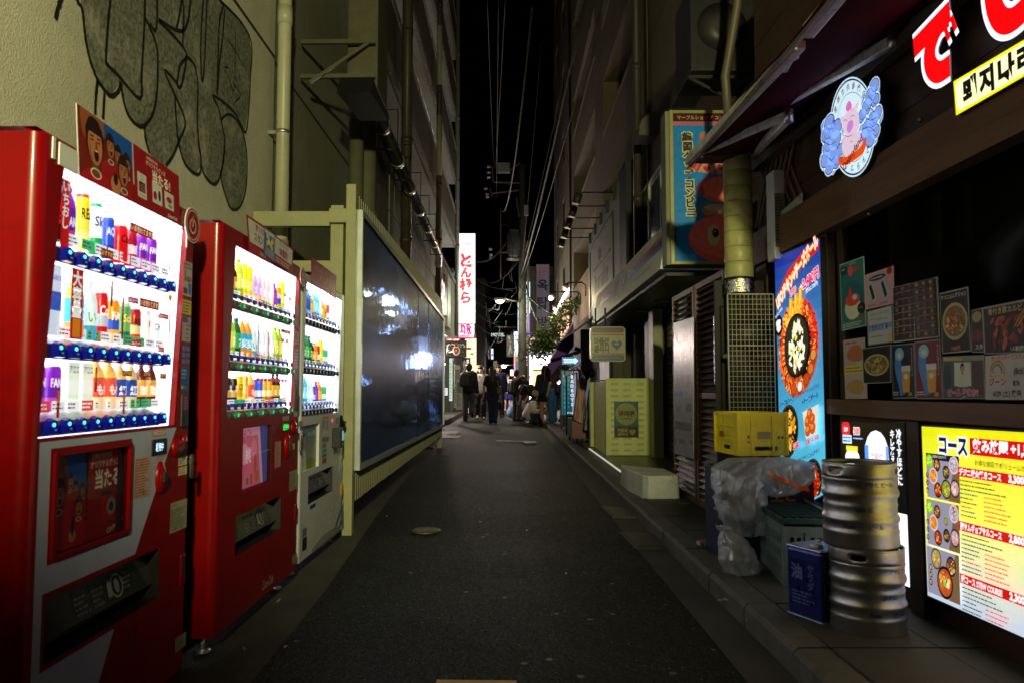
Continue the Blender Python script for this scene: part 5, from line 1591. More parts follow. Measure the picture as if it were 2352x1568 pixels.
def blue_menu(a,W,H):
 r=random.Random(11)
 a.grad(0,0,W,H,(90,205,235),(20,30,150),22)
 q=[(W*x,H*(1-y))for x,y in((.02,.2),(.04,.155),(.3,.075),(.7,.015),(.97,.0),(.98,.04),(.8,.06),(.5,.1),(.2,.165),(.08,.195))]
 a.poly(q,(215,18,24))
 a.text('UFOチキン+チーズボール',W*.49,H*.91,H*.052,(255,250,240),.05,rot=.40,out=((250,170,20),.07),maxw=W*1.02)
 a.text('2,880',W*.42,H*.837,H*.028,(250,60,110),.04,out=((255,240,245),.05),rot=.16,maxw=W*.3);a.text('→',W*.6,H*.843,H*.025,(255,255,255),.04)
 a.text('2,480円',W*.8,H*.858,H*.044,(250,40,90),.05,rot=.16,out=((255,240,250),.05),maxw=W*.42)
 a.text('(税込2,728円)',W*.82,H*.822,H*.018,(255,255,255),.02,rot=.14,maxw=W*.3)
 cx,cy,k=W*.5,H*.615,W/H
 a.disc(cx,cy-H*.01,W*.44,(120,124,130),H*.185,n=30);a.disc(cx,cy-H*.01,W*.41,(24,20,20),H*.172,n=30)
 for i in range(26):
  t_=math.radians(70+i*8.5+0)
  c_=(205,80,20)if t_>2.2 else(235,170,30)
  a.disc(cx+W*.35*math.cos(t_),cy+H*.155*math.sin(t_),W*.075,r.choice([(190,60,14),(215,95,24),(160,40,10)]if i>8 else[(240,180,30),(225,150,20),(250,205,70)]),H*.026,n=9,rot=t_,wob=.14,rnd=r)
  a.disc(cx+W*.33*math.cos(t_),cy+H*.15*math.sin(t_)+H*.004,W*.03,(245,190,110),H*.006,n=6,rnd=r,rot=t_)
 for i in range(16):
  t_=math.radians(62-i*6.5)
  a.disc(cx+W*.38*math.cos(t_),cy+H*.16*math.sin(t_),W*.07,r.choice([(200,24,10),(170,16,8),(225,50,20)]),H*.022,n=9,wob=.15,rot=t_,rnd=r)
  a.disc(cx+W*.39*math.cos(t_),cy+H*.165*math.sin(t_),W*.02,(250,150,110),H*.005,n=6,rnd=r)
 a.flecks(cx-W*.02,cy,W*.42,H*.178,420,[(255,200,110),(110,30,6),(235,120,40),(150,50,10),(250,160,60),(190,30,12)],W*.02,r,.78)
 for(x,y)in((.38,.80),(.5,.81),(.6,.825)):
  a.stroke([(W*x,H*(y-.06)),(W*x+W*.02,H*(y-.02)),(W*x+W*.03,H*(y+.012))],W*.075,(235,170,30),4);a.stroke([(W*x,H*(y-.055)),(W*x+W*.015,H*(y-.015)),(W*x+W*.022,H*(y+.005))],W*.03,(250,215,90),3)
 for(x,y,c)in((.42,.455,(200,80,30)),(.56,.452,(240,240,245)),(.70,.468,(190,70,20)),(.80,.50,(210,120,40)),(.86,.55,(210,150,60))):
  a.disc(W*x,H*y,W*.07,(170,60,20),H*.028,n=12);a.disc(W*x,H*(y+.004),W*.05,c,H*.019,n=12)
 a.disc(cx+W*.01,cy+H*.005,W*.275,(16,14,12),H*.123,n=30)
 a.disc(cx+W*.01,cy+H*.005,W*.255,(46,40,24),H*.114,n=30)
 for i in range(70):
  t_,d=r.random()*6.28,r.random()**.5
  a.disc(cx+W*.01+W*.18*d*math.cos(t_),cy+H*.095*d*math.sin(t_),W*r.uniform(.03,.05),r.choice([(255,255,225),(250,246,190),(255,252,235)]),H*.008,n=6,rot=r.random()*3,up=(i%8==7),rnd=r)
 a.layer+=1
 for(x,y)in((.43,.60),(.58,.60),(.51,.65),(.5,.56)):a.disc(W*x,H*y,W*.03,(248,225,70),H*.01)
 a.disc(W*.12,H*.725,W*.095,(20,18,16),H*.04);
 for i in range(9):a.disc(W*(.12+r.uniform(-.04,.04)),H*(.725+r.uniform(-.022,.022)),W*.035,(245,245,245),H*.012,n=7,rnd=r)
 a.text('おかわり自由',W*.13,H*.775,H*.013,(255,255,255),.02,rot=.3,maxw=W*.2)
 a.text('ハーフ&ハーフ',W*.26,H*.42,H*.022,(14,60,110),.03,maxw=W*.38);a.text('(フライドチキン+ヤンニョムチキン)',W*.72,H*.423,H*.016,(14,60,110),.02,maxw=W*.5)
 a.text('+チーズボール',W*.78,H*.39,H*.022,(14,60,110),.03,maxw=W*.4)
 def pan(x,y,R_,left,right):
  a.disc(W*x,H*y,W*R_,(60,56,50),H*R_*.42*1.02,n=22);a.disc(W*x,H*y,W*R_*.94,(26,20,18),H*R_*.42*.94,n=22)
  for i in range(26):
   t_,d=r.random()*6.28,r.random()**.6
   xx=R_*.72*d*math.cos(t_)
   a.disc(W*(x+xx),H*(y+R_*.3*d*math.sin(t_)),W*.035,r.choice(left if xx<0 else right),H*.014,n=8,rot=t_,wob=.15,up=(i%4==3),rnd=r)
  a.flecks(W*(x-R_*.35),H*y,W*R_*.38,H*R_*.3,60,left+[(255,210,130),(90,30,8)],W*.018,r);a.flecks(W*(x+R_*.35),H*y,W*R_*.38,H*R_*.3,60,right+[(255,235,160),(120,60,10)],W*.018,r)
 O_,Y_,RD_=[(215,90,20),(180,50,10),(240,130,50)],[(240,180,30),(220,150,20),(250,210,90)],[(200,40,10),(230,90,20),(150,24,8)]
 pan(.28,.305,.24,O_,Y_);a.disc(W*.08,H*.35,W*.06,(25,22,20),H*.022);a.disc(W*.08,H*.35,W*.045,(240,240,240),H*.015)
 a.poly([(W*.62,H*.35),(W*.96,H*.35),(W*.9,H*.24),(W*.68,H*.24)],(225,222,215))
 for(x,y)in((.72,.305),(.82,.305),(.77,.33),(.73,.27),(.83,.27)):a.disc(W*x,H*y,W*.06,(200,80,20),H*.024,n=12);a.disc(W*(x-.01),H*(y+.006),W*.03,(240,140,60),H*.01)
 a.text('2,380',W*.46,H*.235,H*.026,(250,40,90),.05,out=((255,240,245),.05),maxw=W*.28);a.text('580 → 500',W*.82,H*.225,H*.024,(225,30,60),.04,out=((230,240,250),.03),maxw=W*.38)
 a.text('フライドチキン',W*.25,H*.185,H*.017,(14,60,110),.03,maxw=W*.32);a.text('味付けヤンニョムチキン',W*.74,H*.172,H*.017,(14,60,110),.03,maxw=W*.48)
 pan(.28,.085,.2,Y_,Y_);pan(.78,.06,.22,RD_,RD_);a.disc(W*.57,H*.125,W*.05,(25,22,20),H*.02);a.disc(W*.57,H*.125,W*.036,(240,240,240),H*.013)
lightbox('menu_sign','tall blue backlit menu sign of fried chicken around a rice pan',SX-.06,[(1779,593),(1883,549),(1898,1131),(1796,1188)],.05,blue_menu,.9)
cvc=lambda x,y:(3640/1.7415+x*.5609/1.7415,1680/1.7415+y*.5609/1.7415)
def course(a,W,H):
 r=random.Random(5)
 a.grad(0,0,W,H*.5,(190,205,228),(250,250,120),10);a.grad(0,H*.5,W,H,(250,250,90),(225,228,0),8)
 for k,(y0_,y1_)in enumerate(((.585,.845),(.31,.575),(.03,.3))):
  x0,x1=W*.03,W*.30
  yb,yt=H*y0_,H*y1_
  a.rect(x0,yb,x1,yt,(150,145,165))
  a.poly([(x1-W*.09,yb),(x1,yb),(x1,yt),(x1-W*.03,yt)],(120,90,60))
  h=yt-yb
  if k==0:a.rect(x0,yt-h*.14,x1,yt,(20,20,24));a.text('DEJINI COURSE',x0+W*.11,yt-h*.07,h*.07,(210,215,230),.01,maxw=W*.17)
  def food(x,y,rx,cols,inner,rim=(20,16,16)):
   cx,cy,R_=x0+(x1-x0)*x,yb+h*y,W*rx
   a.disc(cx,cy,R_,rim,R_*1.15);a.disc(cx,cy,R_*.85,inner,R_*.95)
   for i in range(12):
    t_,d=r.random()*6.28,r.random()**.6*.65
    a.disc(cx+R_*d*math.cos(t_),cy+R_*1.1*d*math.sin(t_),R_*r.uniform(.12,.26),r.choice(cols),n=7,rnd=r,up=(i%4==3))
   a.flecks(cx,cy,R_*.7,R_*.8,26,cols+[(250,240,200),(60,30,16),(120,150,50)],R_*.12,r)
  if k<2:
   food(.1,.82,.03,[(190,225,60),(140,190,30),(220,240,120)],(150,200,40),(120,170,40))
   food(.34,.76,.028,[(230,150,40),(180,80,20)],(90,50,20));food(.22,.5,.034,[(230,140,30),(250,180,60),(200,90,20)],(220,130,30),(215,205,220))
   food(.62,.62 if k==0 else.3,.028,[(200,90,40),(140,170,60)],(60,40,30));food(.36,.2,.032,[(200,60,20),(240,150,50)],(150,30,10));food(.86,.8,.036,[(160,60,60),(200,200,210)],(170,160,180),(225,200,205))
   food(.62,.25 if k==0 else.6,.04 if k==0 else.016,[(160,170,40),(220,190,60),(110,130,30)],(150,150,40));food(.88,.3,.036,[(235,190,200),(210,140,150),(245,225,225)],(190,150,160))
   for i in range(3):food(.05,.5-.17*i,.012,[(210,180,60),(200,200,190),(150,60,30)],(60,50,40))
  else:
   food(.3,.78,.044,[(200,190,100),(210,140,90),(150,150,70)],(170,150,80),(90,60,40));food(.76,.72,.04,[(190,120,50),(220,190,110),(110,50,24)],(110,60,30));food(.56,.34,.066,[(240,240,200),(150,190,60),(220,90,30),(240,220,110)],(190,80,30))
   for i in range(3):food(.12,.56-.16*i,.014,[(220,190,60),(170,80,60),(210,200,180)],(60,50,40))
 a.text('コース',W*.28,H*.9,H*.1,(14,16,80),.05,out=((250,250,255),.09),maxw=W*.22);a.text('2名様より',W*.235,H*.835,H*.022,(30,30,90),.02)
 a.rect(W*.405,H*.865,W,H*.955,(205,16,16));a.text('飲み放題 +1,500円',W*.42,H*.91,H*.062,(255,255,255),.04,'l',maxw=W*.52)
 a.text('お得な値段でボリュームたっぷり',W*.44,H*.825,H*.03,(60,50,20),.01,'l',maxw=W*.4)
 for(y,s_,p_)in((.765,'デジニ炭火焼きコース','3,300円'),(.47,'豚サムギョプサルコース','2,800円'),(.185,'鍋コース STEW COURSE','2,300円')):
  a.rect(W*.315,H*(y-.026),W,H*(y+.026),(205,16,16));a.text(s_,W*.325,H*y,H*.038,(255,255,255),.04,'l',maxw=W*.29);a.text(p_,W*.66,H*y,H*.045,(255,255,255),.05,'l',maxw=W*.2)
  for j in range(9):
   cc=((70,80,40),(60,90,60),(220,70,40),(60,70,110))[j%4 if j>2 else 0]
   yy=H*(y-.045-j*.0235)
   a.lines(W*.33,yy-H*.009,W*(.48 if j>2 else.66),yy+H*.007,1,cc,r);
   if j>2:a.lines(W*.5,yy-H*.009,W*.68,yy+H*.007,1,(230,80,50),r)
lightbox('course_menu_sign','yellow backlit course menu sign コース with dish photos,nearest on the restaurant front',SX-.055,[(2117,978),(2470,999),(2470,1515),(2131,1366)],.05,course,1.0)
def dry(a,W,H):
 a.rect(0,0,W,H,(8,8,10))
 a.rect(W*.52,0,W,H*.44,(250,250,252));a.text('0',W*.68,H*.38,H*.07,(220,20,30),.05);a.stroke([(W*.66,H*.3),(W*.72,H*.24),(W*.7,H*.18)],W*.07,(70,170,40),4)
 a.disc(W*.1,H*.95,W*.075,(215,20,40));a.text('生中',W*.1,H*.95,H*.03,(255,240,240),.04,maxw=W*.1);a.text('300',W*.29,H*.94,H*.055,(230,20,40),.05,out=((255,250,250),.07),maxw=W*.24)
 a.rect(W*.04,H*.85,W*.2,H*.91,(190,220,250));a.lines(W*.05,H*.855,W*.19,H*.905,2,(40,60,120),RND);a.lines(W*.23,H*.88,W*.4,H*.9,1,(150,190,240),RND)
 a.rrect(W*.08,H*.6,W*.33,H*.8,W*.06,(255,245,225));a.rect(W*.1,H*.8,W*.3,H*.835,(230,210,40));a.rect(W*.08,H*.6,W*.33,H*.63,(220,170,90))
 a.rrect(W*.42,H*.45,W*.78,H*.95,W*.17,(225,235,250));a.rect(W*.42,H*.45,W*.78,H*.78,(235,242,252));a.rect(W*.42,H*.45,W*.48,H*.85,(90,140,230));a.rect(W*.74,H*.45,W*.78,H*.85,(110,150,230))
 a.text('SUPER',W*.6,H*.83,H*.022,(190,110,120),.0,maxw=W*.18);a.text('"DRY"',W*.6,H*.775,H*.06,(205,60,70),.0,maxw=W*.3);a.rect(W*.52,H*.695,W*.7,H*.72,(20,20,24))
 a.text('キレ冴える、辛口〈生〉',W*.84,H*.96,H*.052,(245,248,255),.03,vert=True);a.text('冷やすほどに',W*.93,H*.965,H*.056,(245,248,255),.03,vert=True)
lightbox('beer_sign','black and white backlit beer sign reading DRY behind the steel kegs',SX-.03,[(1930,968),(2076,972),(2090,1348),(1938,1290)],.03,dry,1.3)
kana=thing('letter_sign','large red and white lit kana letters でじ high on the restaurant front','sign',(SX-.1,3.0,2.7))
a=artR(SX-.12,0,0)
de_=[[(2108,112),(2145,72),(2190,20)],[(2163,48),(2140,100),(2133,135),(2150,160),(2190,140)]]
de_=[[(3640,200),(3800,60)],[(3770,90),(3745,150),(3725,210),(3730,270),(3760,290),(3805,265)]]
K=lambda p:(p[0]/1.7415,p[1]/1.7415)
main=[[(3655,195),(3800,45)],[(3795,65),(3755,105),(3730,160),(3718,215),(3725,268),(3755,290),(3800,262)]]
dots=[[(3781,142),(3793,123)],[(3808,103),(3820,84)]]
ji=[[(3965,-60),(3975,20),(4000,75),(4040,85),(4096,40),(4130,-20)],[(4060,-60),(4075,-85)],[(4095,-95),(4110,-120)]]
for w_,c_ in((.128,(235,240,255)),(.088,(215,6,10))):
 for s_ in main+ji[:1]:
  a.stroke(a.pxs([K(p)for p in s_]),w_,c_,5,up=False);a.layer+=.1
 a.layer+=1
 for s_ in dots+ji[1:]:
  a.stroke(a.pxs([K(p)for p in s_]),w_*.82 if w_<.1 else w_*.95,c_,0,up=False);a.layer+=.1
 a.layer+=1
o=a.build('letter',LIT(1.4),kana)
a=artR(SX-.12,0,0,-.006)
for s_ in main+ji[:1]:a.stroke(a.pxs([K(p)for p in s_]),.126,(20,20,24),5)
o=a.build('letter_back',BLACK,kana);so=o.modifiers.new('thickness','SOLIDIFY');so.thickness=.005
hg=lightbox('hangul_sign','yellow backlit hangul strip 돼지나라 under the red kana letters',SX-.1,[(2190,188),(2470,22),(2470,108),(2196,266)],.05,lambda a,W,H:(a.rect(0,0,W,H,(240,225,0)),a.rrect(H*.08,H*.08,W,H*.92,H*.15,(255,250,190)),a.text('돼지나라',H*.4,H*.5,H*.68,(12,12,8),.06,'l',space=1.25,maxw=W*.9)),1.25,margin=.0)
ms=thing('round_sign','round backlit sign with a pink pig in blue steam clouds','sign',(SX-.1,3.95,2.45))
cvr=lambda x,y:((2750+x/2.24)/1.7415,(y/2.24)/1.7415)
a=artR(SX-.1,0,0)
cl1=[(1280,1060),(1230,1080),(1200,1140),(1215,1230),(1245,1310),(1200,1380),(1190,1450),(1210,1520),(1260,1530),(1300,1560),(1340,1490),(1400,1400),(1385,1300),(1360,1250),(1400,1180),(1360,1110),(1320,1090)]
cl2=[(1650,750),(1690,715),(1718,740),(1715,850),(1690,930),(1740,975),(1745,1060),(1700,1150),(1700,1250),(1650,1310),(1590,1260),(1540,1170),(1560,1100),(1500,1110),(1580,1020),(1560,930),(1600,830)]
rim=[(1480+200*math.cos(t_)*1.02,1140+450*math.sin(t_))for t_ in[i*6.283/40 for i in range(40)]]
def grow(P,k):
 cx,cy=sum(p[0]for p in P)/len(P),sum(p[1]for p in P)/len(P)
 return[(cx+(p[0]-cx)*k,cy+(p[1]-cy)*k)for p in P]
bk=artR(SX-.1,0,0,-.03)
cA,cB,cC=bk.pxs(grow(rim,1.0),cvr),bk.pxs(catmull(grow(cl1,1.06),3,True),cvr),bk.pxs(catmull(grow(cl2,1.06),3,True),cvr)
mbk=MB()
for P_ in(cA,cB,cC):
 f0=[bk.P(*p)for p in P_]
 f1=[Vector(p)+Vector((.028,0,0))*-1 for p in f0]
 n=len(P_)
 mbk.add(f0+f1,[tuple(range(n)),tuple(range(n,2*n))]+[(i,(i+1)%n,(i+1)%n+n,i+n)for i in range(n)])
mbk.build('sign_body',BLACK,ms)
a.poly(a.pxs(grow(rim,1.0),cvr),(205,235,255));a.poly(a.pxs(grow(rim,.965),cvr),(10,26,50));a.poly(a.pxs(grow(rim,.93),cvr),(215,240,252));a.poly(a.pxs(grow(rim,.70),cvr),(40,60,90));a.poly(a.pxs(grow(rim,.688),cvr),(215,242,252))
for P_ in(cl1,cl2):
 a.poly(a.pxs(catmull(grow(P_,1.05),3,True),cvr),(190,220,255));a.poly(a.pxs(catmull(grow(P_,1.0),3,True),cvr),(20,40,90));a.poly(a.pxs(catmull(grow(P_,.975),3,True),cvr),(125,155,225))
lobes=[(1270,1110,55),(1330,1160,62),(1250,1200,55),(1320,1260,66),(1255,1320,48),(1238,1430,50),(1300,1400,60),(1275,1500,45),(1335,1450,42),(1375,1340,38),(1672,780,50),(1640,860,55),(1682,900,40),(1605,960,50),(1565,1040,42),(1700,1020,46),(1660,1085,60),(1610,1150,60),(1682,1180,44),(1640,1250,48),(1580,1220,40)]
for gr_,c__ in((20,(205,230,255)),(11,(20,40,90)),(4,(128,158,228))):
 for(x,y,r_)in lobes:
  p,q,s_=a.px(*cvr(x,y)),a.px(*cvr(x+(r_+gr_)*.78,y)),a.px(*cvr(x,y+(r_+gr_)*1.25));a.disc(p[0],p[1],abs(q[0]-p[0]),c__,abs(p[1]-s_[1]),n=14,up=False)
 a.layer+=1
for(x,y,r_)in lobes[::2]:a.stroke(a.pxs([(x-r_*.5,y+r_*.3),(x,y+r_*.9),(x+r_*.5,y+r_*.4)],cvr),.0035,(20,40,90),4,up=False)
a.layer+=1
for s_ in([(1230,1130),(1260,1170),(1300,1150)],[(1220,1260),(1270,1300),(1330,1270)],[(1250,1400),(1290,1440),(1330,1400)],[(1600,1000),(1640,970),(1680,1010)],[(1570,1160),(1630,1140),(1680,1180)],[(1620,860),(1660,900),(1690,860)],[(1600,1060),(1650,1080),(1700,1050)]):
 a.stroke(a.pxs(s_,cvr),.004,(20,36,80),4,up=False)
a.layer+=1
pig=(225,200,220)
a.poly(a.pxs(catmull([(1400,1230),(1380,1330),(1420,1440),(1500,1440),(1560,1330),(1570,1230),(1540,1180),(1470,1200)],3,True),cvr),pig)
a.poly(a.pxs(catmull([(1390,1120),(1420,1020),(1480,960),(1530,1010),(1540,1150),(1480,1210),(1410,1200)],3,True),cvr),pig)
a.poly(a.pxs([(1495,960),(1545,885),(1530,990)],cvr),pig);a.poly(a.pxs([(1420,1040),(1362,1055),(1385,1120)],cvr),pig)
a.poly(a.pxs(catmull([(1420,960),(1450,905),(1475,940),(1465,980),(1430,1000)],3,True),cvr),(225,110,190))
a.poly(a.pxs(catmull([(1430,1150),(1445,1095),(1480,1080),(1488,1120),(1465,1180),(1440,1190)],3,True),cvr),(205,130,210))
for s_ in([(1465,1050),(1485,1035),(1500,1045)],[(1400,1085),(1420,1075),(1435,1090)],[(1390,1210),(1440,1225),(1480,1210)],[(1460,1270),(1480,1268)],[(1400,1230),(1382,1330),(1422,1440)],[(1560,1200),(1570,1290),(1540,1370)]):
 a.stroke(a.pxs(s_,cvr),.003,(60,30,50),4,up=False)
a.layer+=1
a.poly(a.pxs(catmull([(1355,1420),(1380,1410),(1450,1400),(1540,1330),(1590,1255),(1604,1290),(1570,1380),(1480,1450),(1400,1485),(1360,1470)],3,True),cvr),(235,80,10))
c_=a.px(*cvr(1482,1380));a.text('Dejinyland',c_[0],c_[1],.05,(120,10,5),.03,rot=.42,maxw=.24)
for i,ch in enumerate('国産豚生肉専門店'):
 t_=R(172-i*17);c_=a.px(*cvr(1480+168*math.cos(t_),1140-368*math.sin(t_)));a.text(ch,c_[0],c_[1],.034,(20,40,70),.01,rot=(t_-math.pi/2)*.5,sx=.9)
for i,ch in enumerate('でじにらんど'):
 t_=R(232+i*19);c_=a.px(*cvr(1480+168*math.cos(t_),1140-368*math.sin(t_)));a.text(ch,c_[0],c_[1],.034,(20,40,70),.02,sx=.9)
a.build('sign_face',LIT(.95),ms)
for(y,z)in((3.35,2.33),(2.9,2.3),(2.65,2.4),(3.85,2.02),(2.75,2.62)):
 t=thing('bolt_lamp','small chrome fixing stud on the wood below the lit signs','fixing',(SX-.02,y,z),'chrome fixing studs below the lit signs')
 mb=MB();mb.lathe([(.012,0),(.012,.012),(.0001,.016)],(0,0,0),8);mb.v=[(SX-.004-v[2],y+v[0],z+v[1])for v in mb.v];mb.build('stud',STEEL,t)
 # ------------------------------------------------------------------ awning with folding arms
aw=thing('awning','folding arm awning with dark red cloth over the restaurant front','awning',(1.8,4,2.7))
RAIL=M('awning_rail',(.62,.61,.55),rough=.4,metal=.3,noise=(8,.2),dirt=(14,.6,(.12,.1,.06)))
ARM=M('awning_arm',(.62,.6,.58),rough=.45,metal=.2,noise=(10,.3),dirt=(16,.6,(.1,.08,.07)))
CLOTH=M('awning_cloth',(.05,.003,.009),spec=.08,rough=.85,noise=(5,.25),bump=(300,.2,.001))
f1_,f2_,f3_=Vector((1.262,5.22,2.715)),Vector((1.262,3.17,2.615)),Vector((1.15,0.2,2.5))
r1_,r3_=Vector((1.8,5.5,2.80)),Vector((1.8,.2,2.7))
mb=MB();mb.beam(f1_,f2_+Vector((0,.03,0)),.05,.055);mb.build('front_rail',RAIL,aw,bevel=.008)
mb=MB();mb.beam(f2_-Vector((0,.05,-.01)),f3_,.05,.06);mb.build('front_rail',RAIL,aw,bevel=.008)
mb=MB();mb.beam(f1_+Vector((-.0,0,-.04)),f3_+Vector((0,0,-.045)),.018,.02);mb.build('rail_lip',M('rail_lip',(.25,.24,.25),rough=.3,metal=.7,noise=(9,.2)),aw)
mb=MB();mb.beam(r1_+Vector((.0,0,-.06)),r3_+Vector((0,0,-.06)),.06,.06);mb.build('wall_rail',DARKPIPE,aw)
def arm(par,w,e,f,th=.04):
 mb=MB();mb.beam(w,e,th,th*1.4);mb.build('arm',ARM,par,bevel=.006)
 mb=MB();mb.beam(e+Vector((0,0,.01)),f,th*.8,th*1.1);mb.build('arm',ARM,par,bevel=.005)
 for q in(w,e,f):
  mb=MB();mb.tube([q+Vector((0,0,-.035)),q+Vector((0,0,.035))],th*.6,10);mb.build('arm_joint',ALU,par)
arm(aw,atX(2052,96,1.76),atX(1742,268,1.5),atX(1822,118,1.29))
arm(aw,atX(1730,355,1.78),atX(1812,268,1.55),atX(1608,352,1.3))
mb=MB();mb.smooth=True
nx,ny_=8,18
vs=[]
for j in range(ny_+1):
 t_=j/ny_
 A,B=r1_.lerp(r3_,t_)+Vector((0,0,.04)),(f1_.lerp(f3_,t_))+Vector((0,0,.0))
 for i in range(nx+1):
  s_=i/nx
  p=A.lerp(B,s_);p.z-=.05*math.sin(math.pi*s_)+.012*math.sin(j*1.7+i);vs.append(p)
mb.add(vs,[(j*(nx+1)+i,j*(nx+1)+i+1,(j+1)*(nx+1)+i+1,(j+1)*(nx+1)+i)for j in range(ny_)for i in range(nx)])
o=mb.build('cloth',CLOTH,aw);so=o.modifiers.new('thickness','SOLIDIFY');so.thickness=.002
mb=MB();mb.tube([r1_+Vector((-.02,0,.06)),r3_+Vector((-.02,0,.06))],.05,12);mb.build('cloth_roll',CLOTH,aw)
t=thing('yellow_lantern_board','yellow curved board end hanging behind the awning arm','board',(1.7,3.3,3.0))
mb=MB();mb.prism([(p.x,p.z)for p in[atY(u,v,3.5)for u,v in((2020,10),(2050,8),(2075,60),(2090,90),(2068,92),(2040,50))]],'y',3.47,3.5);mb.build('board',M('old_yellow_board',(.32,.26,.04),rough=.5,noise=(8,.3)),t)
# ------------------------------------------------------------------ duct,grille and things beyond the restaurant
du=thing('exhaust_duct','fat yellowish spiral exhaust duct with foil collar standing beside the blue sign','duct',(1.62,5.35,2.2))
DUCT=M('painted_duct',(.34,.33,.11),rough=.45,noise=(3,.2),dirt=(5,.5,(.1,.09,.04)))
cx,cy,r=1.62,5.3,.098
for i in range(9):
 z0_=1.90+i*.108
 mb=MB();mb.lathe([(r-.002,0),(r,.004),(r,.100),(r-.003,.106)],(cx,cy,z0_),24);mb.build('duct_section',DUCT,du)
mb=MB();mb.tube([(cx,cy,2.86),(cx+.02,cy+.02,2.98),(cx+.1,cy+.06,3.08),(cx+.24,cy+.1,3.1)],r,20);mb.build('duct_elbow',DUCT,du)
mb=MB();prof=[(r+.004+.003*math.sin(k*2.1),k*.012)for k in range(9)];mb.lathe(prof,(cx,cy,1.79),24);mb.build('foil_collar',M('foil',(.6,.58,.5),rough=.25,metal=1,noise=(20,.4),bump=(40,1,.01)),du)
mb=MB();mb.tube([(cx,cy,.9),(cx,cy,1.79)],r*.97,16);mb.build('lower_duct',M('dark_duct',(.02,.018,.012),rough=.6,noise=(4,.4)),du)  # near-black colour stands in for the darkness behind the grille
gr=thing('wire_grille','pale wire mesh grille panel in front of the dark extractor','grille',(1.65,5.15,1.4))
A,B=atY(1671,676,5.1),atY(1776,676,5.1)
zt_,zb_=A.z,atY(1671,946,5.1).z
mb=MB()
WIRE=M('pale_wire',(.42,.42,.27),rough=.5,noise=(10,.3))
for i in range(12):
 x=A.x+(B.x-A.x)*i/11
 mb=MB();mb.tube([(x,5.1,zb_),(x,5.1,zt_)],.0022,5);mb.build('wire',WIRE,gr)
for i in range(24):
 z=zb_+(zt_-zb_)*i/23
 mb=MB();mb.tube([(A.x,5.104,z),(B.x,5.104,z)],.0022,5);mb.build('wire',WIRE,gr)
for p,q in(((A.x,zb_),(A.x,zt_)),((A.x,zt_),(B.x,zt_)),((B.x,zb_),(B.x,zt_)),((A.x,zb_),(B.x,zb_)),((A.x,(zb_+zt_)/2+.05),(B.x,(zb_+zt_)/2+.05))):
 mb=MB();mb.tube([(p[0],5.1,p[1]),(q[0],5.1,q[1])],.005,6);mb.build('frame_bar',WIRE,gr)
fan=thing('extractor_fan','dark extractor fan housing behind the wire grille','fan',(1.65,5.35,1.5))
mb=MB();mb.lathe([(.11,0),(.13,.02),(.13,.1),(.02,.12),(.0001,.12)],(0,0,0),20);mb.v=[(1.66+v[0],5.28-v[2],1.5+v[1])for v in mb.v];mb.build('housing',BLACK,fan)
part_box('panel',(1.48,1.86,5.42,5.46,.12,1.9),M('dark_panel',(.02,.016,.012),rough=.7,noise=(4,.5)),fan)
part_box('bracket',(1.5,1.84,5.28,5.31,1.34,1.37),DARKPIPE,fan)
bx1=thing('meter_box','narrow tall pale meter box with a label on the wall above the grille','meter box',(1.84,5.4,2.2))
q=[atX(1744,395,1.8),atX(1757,380,1.8)]
part_box('case',(1.76,1.84,4.98,5.13,1.98,2.58),WHP,bx1,bev=.01)
a=artF(1.765,4.979,2.0);a.rect(.0,.06,.07,.42,(120,118,100));a.lines(.005,.08,.065,.4,16,(60,60,55),RND);a.build('label_print',PRD,bx1)
lv=thing('louvred_shutter','brown slatted wooden shutter doors between the restaurant and the goods shop','shutter',(1.62,6.5,0))
LX=1.62
for(y0_,y1_)in((5.62,6.52),(6.56,7.42)):
 for yy in(y0_,y1_-.05):part_box('stile',(LX-.02,LX+.02,yy,yy+.05,.15,2.02),WOODL,lv)
 for zz in(.15,1.05,1.97):part_box('rail',(LX-.018,LX+.018,y0_+.052,y1_-.052,zz,zz+.05),WOODL,lv)
 for zz0,zz1 in((.21,1.03),(1.11,1.95)):
  z=zz0
  while z<zz1:
   mb=MB();mb.add([(LX-.02,y0_+.052,z),(LX-.02,y1_-.052,z),(LX+.015,y1_-.052,z+.045),(LX+.015,y0_+.052,z+.045),(LX-.015,y0_+.052,z-.004),(LX-.015,y1_-.052,z-.004),(LX+.02,y1_-.052,z+.041),(LX+.02,y0_+.052,z+.041)],[(0,1,2,3),(7,6,5,4),(0,4,5,1),(2,6,7,3),(1,5,6,2),(3,7,4,0)]);mb.build('slat',WOOD,lv)
   z+=.052
part_box('backing',(LX+.05,LX+.08,5.6,7.42,.12,2.0),BLACK,lv)
part_box('door_post',(LX-.0,LX+.1,5.52,5.6,.12,2.2),WOODL,lv)
for(y,z)in((5.66,1.85),(5.66,.95)):
 mb=MB();mb.tube([(LX-.03,y,z-.04),(LX-.03,y,z+.04)],.008,8);mb.build('latch',STEEL,lv)
fl=thing('flyer_holder','glossy silver flyer panel hanging on the louvred shutter by the grille','notice',(1.58,5.8,1.4))
A=[atX(u,v,1.58)for u,v in((1638,727),(1664,720),(1664,875),(1640,882))]
mb=MB();mb.add(A+[p+Vector((.01,0,0))for p in A],[(0,1,2,3),(7,6,5,4),(0,4,5,1),(1,5,6,2),(2,6,7,3),(3,7,4,0)]);mb.build('panel',M('silver_film',(.5,.55,.7),rough=.22,metal=.5,noise=(5,.3),bump=(16,.8,.02)),fl)
a=Art.inquad(*A);r=random.Random(2)
